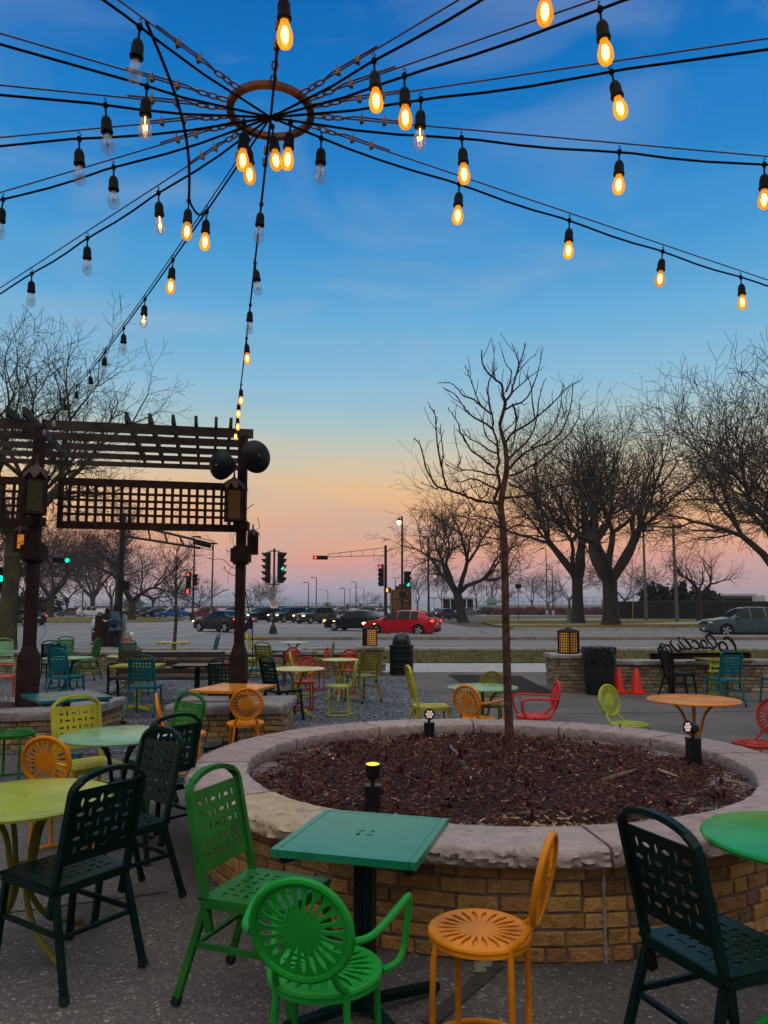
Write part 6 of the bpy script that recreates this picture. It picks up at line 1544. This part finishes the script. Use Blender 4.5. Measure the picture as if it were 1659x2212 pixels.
def car(kind, col, xp, d, hd, lab, lights=(False, False), group='cars on the road', rough=.22, name=None, plate=True, detail=True, z=0.0, grille=False):
    key = kind; paintm = mat('car_paint_' + '_'.join(str(round(c, 3)) for c in col), col, rough, .08, 2, coat=.22)
    pos = atd(xp, 1330, d); nm = {'sedan': 'parked_sedan', 'hatch': 'hatchback', 'suv': 'parked_suv'}[kind] if name is None else name
    t = thing(nm, lab, {'sedan': 'car', 'hatch': 'car', 'suv': 'suv'}[kind], (pos.x, d, z), R(hd), group)
    if key not in cache:
        K, G, rows = car_parts(kind); c = {}
        c['body'] = weld(G['body']).mesh('car_body', paintm, 32); c['window'] = [weld(m).mesh('car_window', glass_mat, 40) for m in G['window'] if m.v]; c['windscreen'] = weld(G['windscreen']).mesh('car_windscreen', glass_mat, 40); c['rear_window'] = weld(G['rear_window']).mesh('car_rear_window', glass_mat, 40)
        L, W, Rw = K['L'], K['W'], K['R']
        mb = MB(); mb.box((0, 0, .42), (L * .88, W * .80, .42)); mb.box((0, 0, .24), (L * .5, W * .9, .12)); c['underbody'] = mb.mesh('car_underbody', trim_mat, 0)
        MX = Matrix.Rotation(PI / 2, 3, 'X')
        c['tyre'] = MB().lathe([(Rw * .66, -.10), (Rw * .93, -.105), (Rw, -.07), (Rw, .07), (Rw * .93, .105), (Rw * .66, .10)], 26, M=MX).mesh('tyre', tyre_mat, 40)
        mb = MB(); mb.lathe([(Rw * .66, -.098), (Rw * .70, -.108), (Rw * .62, -.112), (Rw * .58, -.06), (0, -.05)], 26, M=MX)
        for k in range(5):
            a = 2 * PI * k / 5
            for off in (-.13, .13): mb.beam((Rw * .12 * math.cos(a), -.098, Rw * .12 * math.sin(a)), (Rw * .64 * math.cos(a + off), -.106, Rw * .64 * math.sin(a + off)), .035, .03, up=(0, 1, 0))
        mb.lathe([(Rw * .16, -.08), (Rw * .14, -.112), (0, -.114)], 12, M=MX); c['rim'] = mb.mesh('rim', rim_mat, 40)
        c['K'] = K; cache[key] = c
    c = cache[key]; K = c['K']; L, W, Rw = K['L'], K['W'], K['R']; hb = K['b0']
    def part(n, me, m=None, par=t, loc=None, rz=0):
        o = bpy.data.objects.new(n, me); COL.objects.link(o); o.parent = par
        if m is not None: setmat(o, m)
        if loc: o.location = loc
        if rz: o.rotation_euler = (0, 0, rz)
        return o
    part('body', c['body'], paintm); part('underbody', c['underbody'])
    for w in c['window']: part('window', w)
    part('windscreen', c['windscreen']); part('rear_window', c['rear_window'])
    for s in K['wheels']:
        for sd in (-1, 1):
            w = part('wheel', c['tyre'], None, t, (L / 2 - s * L, sd * (W / 2 - .125), Rw), 0 if sd < 0 else PI); part('rim', c['rim'], None, w)
    for sd in (-1, 1):
        mb = MB(); mb.ball((L / 2 - .10, sd * W * .375, hb - .15), (.15, .17, .075), 10, 6); mb.build('headlight', HL if lights[0] else HLo, t)
        mb = MB(); mb.ball((-L / 2 + .13, sd * W * .40, hb + .02), (.16, .12, .085), 10, 6); mb.build('tail_light', TL if lights[1] else TLo, t)
        mb = MB(); mb.ball((L / 2 - L * .325, sd * (W / 2 + .07), hb + .14), (.07, .10, .07), 10, 6); mb.build('wing_mirror', paintm, t)
        if detail:
            mb = MB()
            for s in (.47, .64): MB().box((L / 2 - s * L, sd * (W / 2 + .002), hb - .08), (.20, .03, .03)).build('door_handle', paintm if not grille else rim_mat, t)
            mb = MB()
            for s in (.325, .508, .685): MB().box((L / 2 - s * L, sd * (W / 2 - .012), .56), (.010, .03, .56)).build('door_seam', trim_mat, t, smooth=0)
    mb = MB(); mb.box((L / 2 - .06, 0, hb - .17), (.12, W * .46, .16)); mb.box((L / 2 - .05, 0, .36), (.12, W * .62, .14)); mb.build('grille', trim_mat, t, smooth=0)
    if grille:
        mb = MB(); y = .30; mb.beam((L / 2 + .01, -y, hb - .07), (L / 2 + .03, -y * .5, hb - .26), .03, .05); mb.beam((L / 2 + .01, y, hb - .07), (L / 2 + .03, y * .5, hb - .26), .03, .05); mb.beam((L / 2 + .03, -y * .5, hb - .26), (L / 2 + .03, y * .5, hb - .26), .03, .05); mb.build('chrome_trim', mat('chrome', (.6, .6, .6), .15, .05, 9, metal=1), t, smooth=0)
    mb = MB(); mb.box((-L / 2 + .05, 0, .38), (.14, W * .62, .16)); mb.build('rear_bumper', trim_mat, t, smooth=0)
    mb = MB(); mb.box((-L / 2 - .005, 0, .70), (.03, .32, .15)); mb.box((L / 2 + .005, 0, .44), (.03, .30, .13)); mb.build('number_plate', plate_mat, t, smooth=0)
    return t
BLK = (.008, .011, .02); CH_ = (.03, .032, .036); RD = (.42, .008, .02)
GR, GPk, GF = 'cars driving through the intersection', 'cars parked along the lakefront lot', 'tiny cars far along the park road'
car('sedan', BLK, 481, 52, 140, 'black sedan seen from behind at an angle, crossing just left of the right pergola post', (True, True), GR, name='sedan')
car('sedan', BLK, 772, 54, 156, 'black sedan waiting just ahead of the red hatchback', (True, True), GR, name='sedan')
car('hatch', RD, 868, 44.8, 158, 'bright red hatchback with lit tail lamps on the road', (True, True), GR)
car('suv', (.055, .085, .105), 1607, 43.5, 180, 'grey blue suv cut off by the right edge of the picture', (False, False), GR, name='suv')
car('suv', (.045, .042, .042), 681, 77, 228, 'grey suv with a chrome grille and lit headlamps, nearest of the three in line', (True, False), GR, name='suv', grille=True)
car('suv', (.016, .018, .02), 624, 82, 228, 'black suv with lit headlamps in the middle of the three in line', (True, False), GR, name='suv', grille=True)
car('suv', (.008, .010, .016), 566, 84, 222, 'dark navy suv with lit headlamps, farthest left of the three in line', (True, False), GR, name='suv')
car('sedan', (.016, .012, .012), 56, 70, 142, 'black sedan with red tail lamps lit at the far left behind the tree trunk', (False, True), GR, name='sedan')
car('suv', (.10, .012, .02), 785, 132, 205, 'maroon suv parked beyond the black sedan', (False, False), GPk)
car('suv', (.06, .01, .015), 738, 150, 285, 'small dark red suv seen from behind in the far lot', (False, False), GPk)
car('sedan', (.45, .52, .56), 828, 118, 150, 'pale sedan half hidden behind the marina signal pole', (False, False), GPk)
car('sedan', (.03, .035, .045), 962, 98, 38, 'dark silver sedan with a red tail lamp behind the red hatchback', (False, True), GPk)
car('hatch', (.4, .45, .5), 948, 130, 20, 'pale hatchback behind the dark silver sedan', (False, False), GPk)
car('hatch', (.12, .13, .15), 1003, 140, 200, 'grey hatchback beyond the dark silver sedan', (False, False), GPk)
car('suv', (.05, .02, .02), 1045, 150, 200, 'dark suv parked before the green roofed hut', (False, False), GPk)
car('suv', (.035, .012, .018), 312, 120, 212, 'dark maroon suv parked left of the black and blue cars', (False, False), GPk)
car('suv', (.02, .03, .04), 285, 126, 212, 'dark suv parked right behind the island tree', (False, False), GPk)
car('hatch', (.010, .011, .013), 334, 117, 212, 'black hatchback parked between the dark maroon suv and the blue sedan', (False, False), GPk)
car('sedan', (.01, .09, .34), 370, 114, 206, 'bright blue sedan parked in the row beside the street sapling', (False, False), GPk)
car('suv', (.6, .6, .6), 388, 130, 20, 'white suv parked behind the blue sedan', (False, False), GPk)
car('suv', (.22, .02, .02), 440, 116, 205, 'red suv parked behind the signal post with red lights', (False, False), GPk)
car('suv', (.015, .018, .022), 497, 134, 205, 'dark suv parked behind the crossing black sedan', (False, False), GPk)
car('hatch', (.13, .13, .14), 151, 130, 196, 'grey hatchback parked left of the white suv', (False, False), GPk)
car('suv', (.72, .72, .72), 198, 128, 12, 'white suv parked right of the grey hatchback', (False, True), GPk)
for i, (x, c, lab) in enumerate(((1114, (.02, .02, .025), 'tiny dark car far off right of the young tree'), (1142, (.12, .02, .02), 'tiny red car far off right of the young tree'), (1211, (.08, .08, .09), 'tiny grey car far off left of the utility cabinet'), (1260, (.5, .5, .5), 'tiny white car far off behind the left park trunk'), (1284, (.1, .11, .12), 'tiny grey car far off between the two park trunks'))):
    car(('hatch', 'suv', 'sedan')[i % 3], c, x, 215, (170, 195, 10)[i % 3], lab, (False, False), GF, detail=False)
# ================================================================== people
def skinned(name, joints, edges, m, par, root=0, sub=1):
    me = bpy.data.meshes.new(name); me.from_pydata([j[0] for j in joints], edges, []); o = bpy.data.objects.new(name, me); COL.objects.link(o)
    md = o.modifiers.new('Skin', 'SKIN'); md.use_smooth_shade = True
    for i, j in enumerate(joints):
        r = j[1]; me.skin_vertices[0].data[i].radius = r if hasattr(r, '__len__') else (r, r); me.skin_vertices[0].data[i].use_root = (i == root)
    s = o.modifiers.new('Sub', 'SUBSURF'); s.levels = sub; s.render_levels = sub
    bpy.context.view_layer.update(); dg = bpy.context.evaluated_depsgraph_get(); ev = bpy.data.meshes.new_from_object(o.evaluated_get(dg)); ev.name = name
    o.modifiers.clear(); o.data = ev; ev.materials.clear(); ev.materials.append(m); ev.polygons.foreach_set('use_smooth', [True] * len(ev.polygons)); o.parent = par; return o
def person(loc, hd, H, lab, jacket, trouser, hair, pose='walk', hood=True, hold=None):
    k = H / 1.72; t = thing('person', lab, 'person', loc, R(hd - 90)); V = lambda x, y, z: (x * k, y * k, z * k)
    st = 1.0 if pose == 'walk' else .15
    J = {}; order = []
    def add(n, p, r): J[n] = len(order); order.append((V(*p), r * k)); return n
    E_ = []
    def link(a, b): E_.append((J[a], J[b]))
    add('pelvis', (0, 0, .93), .125); add('waist', (0, 0, 1.08), .12); add('chest', (0, .0, 1.30), .135); add('neck', (0, .01, 1.46), .055); add('jaw', (0, .035, 1.535), .065); add('head', (0, .03, 1.615), .082); add('crown', (0, .02, 1.675), .06); add('nose', (0, .115, 1.60), .014)
    for a, b in (('pelvis', 'waist'), ('waist', 'chest'), ('chest', 'neck'), ('neck', 'jaw'), ('jaw', 'head'), ('head', 'crown'), ('head', 'nose')): link(a, b)
    for s, f in ((-1, 1), (1, -1)):
        q = str(s); add('hip' + q, (s * .085, 0, .88), .085); add('knee' + q, (s * .095, f * .12 * st + .03, .48), .058); add('ank' + q, (s * .095, f * .25 * st - .02, .09 + (.05 if f < 0 else 0) * st), .042); add('toe' + q, (s * .10, f * .25 * st + .13, .035), .036)
        link('pelvis', 'hip' + q); link('hip' + q, 'knee' + q); link('knee' + q, 'ank' + q); link('ank' + q, 'toe' + q)
        if hold: el, wr = (s * .245, -.04, 1.13), (s * .12, .24, 1.10)
        else: el, wr = (s * .24, -.02 - .06 * f * st, 1.14), (s * .25, .08 - .16 * f * st, .90)
        add('sh' + q, (s * .175, 0, 1.40), .068); add('el' + q, el, .046); add('wr' + q, wr, .031)
        link('chest', 'sh' + q); link('sh' + q, 'el' + q); link('el' + q, 'wr' + q)
        d = (Vector(wr) - Vector(el)).normalized(); w = Vector(wr); sd = Vector((0, 0, 1)).cross(d).normalized() if abs(d.z) < .8 else Vector((0, 1, 0))
        add('palm' + q, tuple(w + d * .06), .030); link('wr' + q, 'palm' + q)
        for i in range(4):
            b = w + d * .085 + sd * (.012 * (i - 1.5)); add(f'k{i}{q}', tuple(b), .0095); add(f'f{i}{q}', tuple(b + d * (.035 + .006 * (i in (1, 2))) + Vector((0, 0, -.012))), .0085); add(f't{i}{q}', tuple(b + d * .055 + Vector((0, 0, -.032))), .0075)
            link('palm' + q, f'k{i}{q}'); link(f'k{i}{q}', f'f{i}{q}'); link(f'f{i}{q}', f't{i}{q}')
        add('th' + q, tuple(w + d * .05 + sd * (-s * .035)), .011); link('palm' + q, 'th' + q)
    body = skinned('body', order, E_, skin, t)
    P = lambda n, r: (order[J[n]][0], (r * k, r * k))
    js = [P('pelvis', .19), P('waist', .185), P('chest', .195), P('neck', .085)]; es = [(0, 1), (1, 2), (2, 3)]
    low = (V(0, -.01, .82), (.19 * k, .17 * k)); js.append(low); es.append((0, 4))
    for q in ('-1', '1'):
        n = len(js); js += [P('sh' + q, .11), P('el' + q, .085), P('wr' + q, .056)]; es += [(2, n), (n, n + 1), (n + 1, n + 2)]
    skinned('jacket', js, es, jacket, t)
    js = [P('pelvis', .135)]; es = []
    for q in ('-1', '1'):
        n = len(js); a = order[J['ank' + q]][0]; js += [P('hip' + q, .12), P('knee' + q, .092), ((a[0], a[1], a[2] + .04 * k), (.066 * k, .066 * k))]; es += [(0, n), (n, n + 1), (n + 1, n + 2)]
    skinned('trousers', js, es, trouser, t)
    for q in ('-1', '1'):
        a, b = Vector(order[J['ank' + q]][0]), Vector(order[J['toe' + q]][0]); skinned('shoe', [(tuple(a - Vector((0, .03, .04 * k))), .05 * k), (tuple(a.lerp(b, .5)), .052 * k), (tuple(b + Vector((0, .02, 0))), .045 * k)], [(0, 1), (1, 2)], rubber, t)
    mb = MB(); c = Vector(V(0, .012, 1.62)); mb.ball(c, (.105 * k, .112 * k, .118 * k), 18, 12)
    keep = []; 
    for f in mb.f:
        ctr = sum((Vector(mb.v[i]) for i in f), Vector()) / len(f) - c
        if not (ctr.y > .045 * k and -.2 * k < ctr.z < .055 * k) and (hood or ctr.z > -.03 * k): keep.append(f)
    mb.f = keep; mb.build('hood' if hood else 'hair', hair, t)
    if hood: MB().lathe([(.10 * k, 1.47 * k), (.088 * k, 1.53 * k), (.095 * k, 1.56 * k)], 16, c=(0, 0, 0)).build('collar', hair, t)
    mb = MB()
    for s in (-1, 1): mb.ball(V(s * .032, .103, 1.625), .011 * k, 8, 6)
    mb.build('eyes', MATS['sign_black'], t); MB().ball(V(0, .098, 1.555), (.026 * k, .010 * k, .007 * k), 8, 6).build('mouth', mat('lips', (.3, .1, .08), .5, .1, 9), t)
    mb = MB()
    for s in (-1, 1): mb.ball(V(s * .088, .02, 1.61), (.012 * k, .022 * k, .032 * k), 8, 6)
    if not hood: mb.build('ears', skin, t)
    if hold: tag(MB().box(tuple(Vector(loc) + Matrix.Rotation(R(hd - 90), 3, 'Z') @ Vector(V(0, .34, 1.105))), (.16, .22, .03), Matrix.Rotation(R(hd - 90), 3, 'Z') @ Matrix.Rotation(.3, 3, 'X')).build('takeaway_box', white_paint, smooth=0), 'white takeaway box in the hands of the walking man', 'box')
    return t
denim = mat('denim_jacket', (.05, .11, .16), .8, .45, 7, bump=.3); navy = mat('navy_trousers', (.012, .016, .03), .85, .3, 7); dhood = mat('dark_hood', (.018, .018, .022), .9, .3, 8); whitej = mat('white_hoodie', (.55, .58, .68), .85, .12, 7, bump=.2); dtr = mat('dark_trousers', (.03, .03, .035), .85, .3, 7); dj = mat('dark_jacket', (.015, .015, .018), .85, .3, 7)
b = at(246, 1404, 0); person((b.x, b.y, 0), 183, 1.76, 'person in a denim jacket and dark hood walking left past the kiosk', denim, navy, dhood, 'walk', True, True)
b = atd(203, 1390, 34.5); person((b.x, 34.5, 0), 176, 1.28, 'small person in a white hooded jacket half hidden behind the kiosk', whitej, dtr, whitej, 'stand', True)
b = atd(229, 1390, 32.6); person((b.x, 32.6, 0), 100, 1.62, 'person whose dark head shows above the kiosk', dj, dtr, dhood, 'stand', True)
b = atd(459, 1330, 108); person((b.x, 108, 0), 200, 1.8, 'distant person in dark clothes standing among the parked cars', dj, dtr, dhood, 'stand', True)
b = atd(446, 1330, 110); person((b.x, 110, 0), 200, 1.6, 'shorter distant person in dark clothes beside the red suv', dj, dtr, dhood, 'stand', False)
# ================================================================== lake air
hz = MB().box((0, 3950, 17), (12600, 8100, 37)).build('haze', smooth=0); hz['kind'] = 'stuff'
hm, hnt, hN, hL, ho = nodes('lake_haze'); hv = hN.new('ShaderNodeVolumePrincipled'); hv.inputs['Color'].default_value = (.80, .82, .90, 1); hv.inputs['Density'].default_value = .0003; hv.inputs['Anisotropy'].default_value = .2
hL.new(hv.outputs[0], ho.inputs['Volume']); hz.data.materials.append(hm)
# ================================================================== sky and light
w = bpy.data.worlds.new('World'); sc.world = w; w.use_nodes = True
nt = w.node_tree; N, L = nt.nodes, nt.links; N.clear()
out = N.new('ShaderNodeOutputWorld'); bg = N.new('ShaderNodeBackground'); L.new(bg.outputs[0], out.inputs[0])
tc = N.new('ShaderNodeTexCoord'); sep = N.new('ShaderNodeSeparateXYZ'); L.new(tc.outputs['Generated'], sep.inputs[0])
def lin(c): return tuple(((v / 255) / 12.92 if v / 255 <= .04045 else ((v / 255 + .055) / 1.055) ** 2.4) for v in c)
def el(y): return math.sin(math.atan((CY + SH - y) / F_) + PITCH)
SKY = [(1320, (150, 160, 184)), (1300, (164, 164, 186)), (1275, (186, 166, 176)), (1245, (208, 164, 160)), (1215, (223, 161, 148)), (1180, (233, 170, 136)), (1130, (236, 178, 132)), (1090, (236, 188, 140)), (1050, (228, 196, 156)), (1012, (212, 200, 174)), (972, (194, 200, 186)), (920, (170, 197, 202)), (840, (144, 190, 216)), (700, (104, 174, 218)), (560, (72, 154, 212)), (400, (42, 134, 204)), (200, (16, 116, 193)), (0, (6, 104, 182)), (-90, (40, 112, 178)), (-420, (255, 252, 248))]  # last stop: unseen zenith made brighter than natural dusk to light the ground
mr = N.new('ShaderNodeMapRange'); mr.inputs[1].default_value = -.02; mr.inputs[2].default_value = .80; L.new(sep.outputs['Z'], mr.inputs[0])
# slight streaky waviness of the haze bands
mp = N.new('ShaderNodeMapping'); mp.inputs['Scale'].default_value = (1.6, 1.6, 14); L.new(tc.outputs['Generated'], mp.inputs[0])
nz = N.new('ShaderNodeTexNoise'); nz.inputs['Scale'].default_value = 1.6; nz.inputs['Detail'].default_value = 5; L.new(mp.outputs[0], nz.inputs['Vector'])
ma = N.new('ShaderNodeMath'); ma.operation = 'MULTIPLY_ADD'; ma.inputs[1].default_value = .07; L.new(nz.outputs['Fac'], ma.inputs[0])
sb = N.new('ShaderNodeMath'); sb.operation = 'SUBTRACT'; sb.inputs[1].default_value = .035; L.new(mr.outputs[0], sb.inputs[0]); L.new(sb.outputs[0], ma.inputs[2])
rp = ramp(N, [(max(0, min(1, (el(y) + .02) / .82)), lin(c)) for y, c in SKY], 'LINEAR'); L.new(ma.outputs[0], rp.inputs[0])
# unseen sky behind the viewer: dark low down, overhead brightened to light the ground
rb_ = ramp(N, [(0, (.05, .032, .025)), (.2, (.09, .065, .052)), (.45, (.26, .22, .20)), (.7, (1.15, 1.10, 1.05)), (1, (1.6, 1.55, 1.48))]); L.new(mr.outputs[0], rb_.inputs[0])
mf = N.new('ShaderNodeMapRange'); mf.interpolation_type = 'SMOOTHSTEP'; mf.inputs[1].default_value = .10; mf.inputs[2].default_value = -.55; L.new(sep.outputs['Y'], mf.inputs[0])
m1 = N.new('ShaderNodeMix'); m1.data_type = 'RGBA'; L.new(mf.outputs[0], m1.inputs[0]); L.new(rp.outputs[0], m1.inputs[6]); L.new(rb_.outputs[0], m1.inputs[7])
# thin high cloud wisps
mp2 = N.new('ShaderNodeMapping'); mp2.inputs['Scale'].default_value = (2.2, 1.2, 5.5); mp2.inputs['Rotation'].default_value = (0, .5, .3); L.new(tc.outputs['Generated'], mp2.inputs[0])
n2 = N.new('ShaderNodeTexNoise'); n2.inputs['Scale'].default_value = 1.5; n2.inputs['Detail'].default_value = 7; n2.inputs['Distortion'].default_value = .6; L.new(mp2.outputs[0], n2.inputs['Vector'])
r2 = ramp(N, [(.52, (0, 0, 0)), (.76, (.36, .36, .36))]); L.new(n2.outputs['Fac'], r2.inputs[0])
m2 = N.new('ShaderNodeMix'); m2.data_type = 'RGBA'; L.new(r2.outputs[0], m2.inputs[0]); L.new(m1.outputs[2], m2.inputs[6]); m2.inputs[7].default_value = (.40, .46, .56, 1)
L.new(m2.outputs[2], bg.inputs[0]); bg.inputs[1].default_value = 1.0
sl = bpy.data.lights.new('sun', 'SUN'); so = bpy.data.objects.new('sun', sl); COL.objects.link(so)
sl.energy = .08; sl.angle = R(25); sl.color = (1, .80, .62); so.rotation_euler = (R(72), 0, R(-25)); so.location = (0, -20, 30)
vs_ = sc.view_settings; vs_.view_transform = 'Standard'; vs_.look = 'None'; vs_.exposure = 0; vs_.gamma = 1; vs_.use_curve_mapping = False
sc.cycles.max_bounces = 8; sc.cycles.transparent_max_bounces = 24; sc.cycles.use_denoising = True; sc.cycles.sample_clamp_indirect = 4
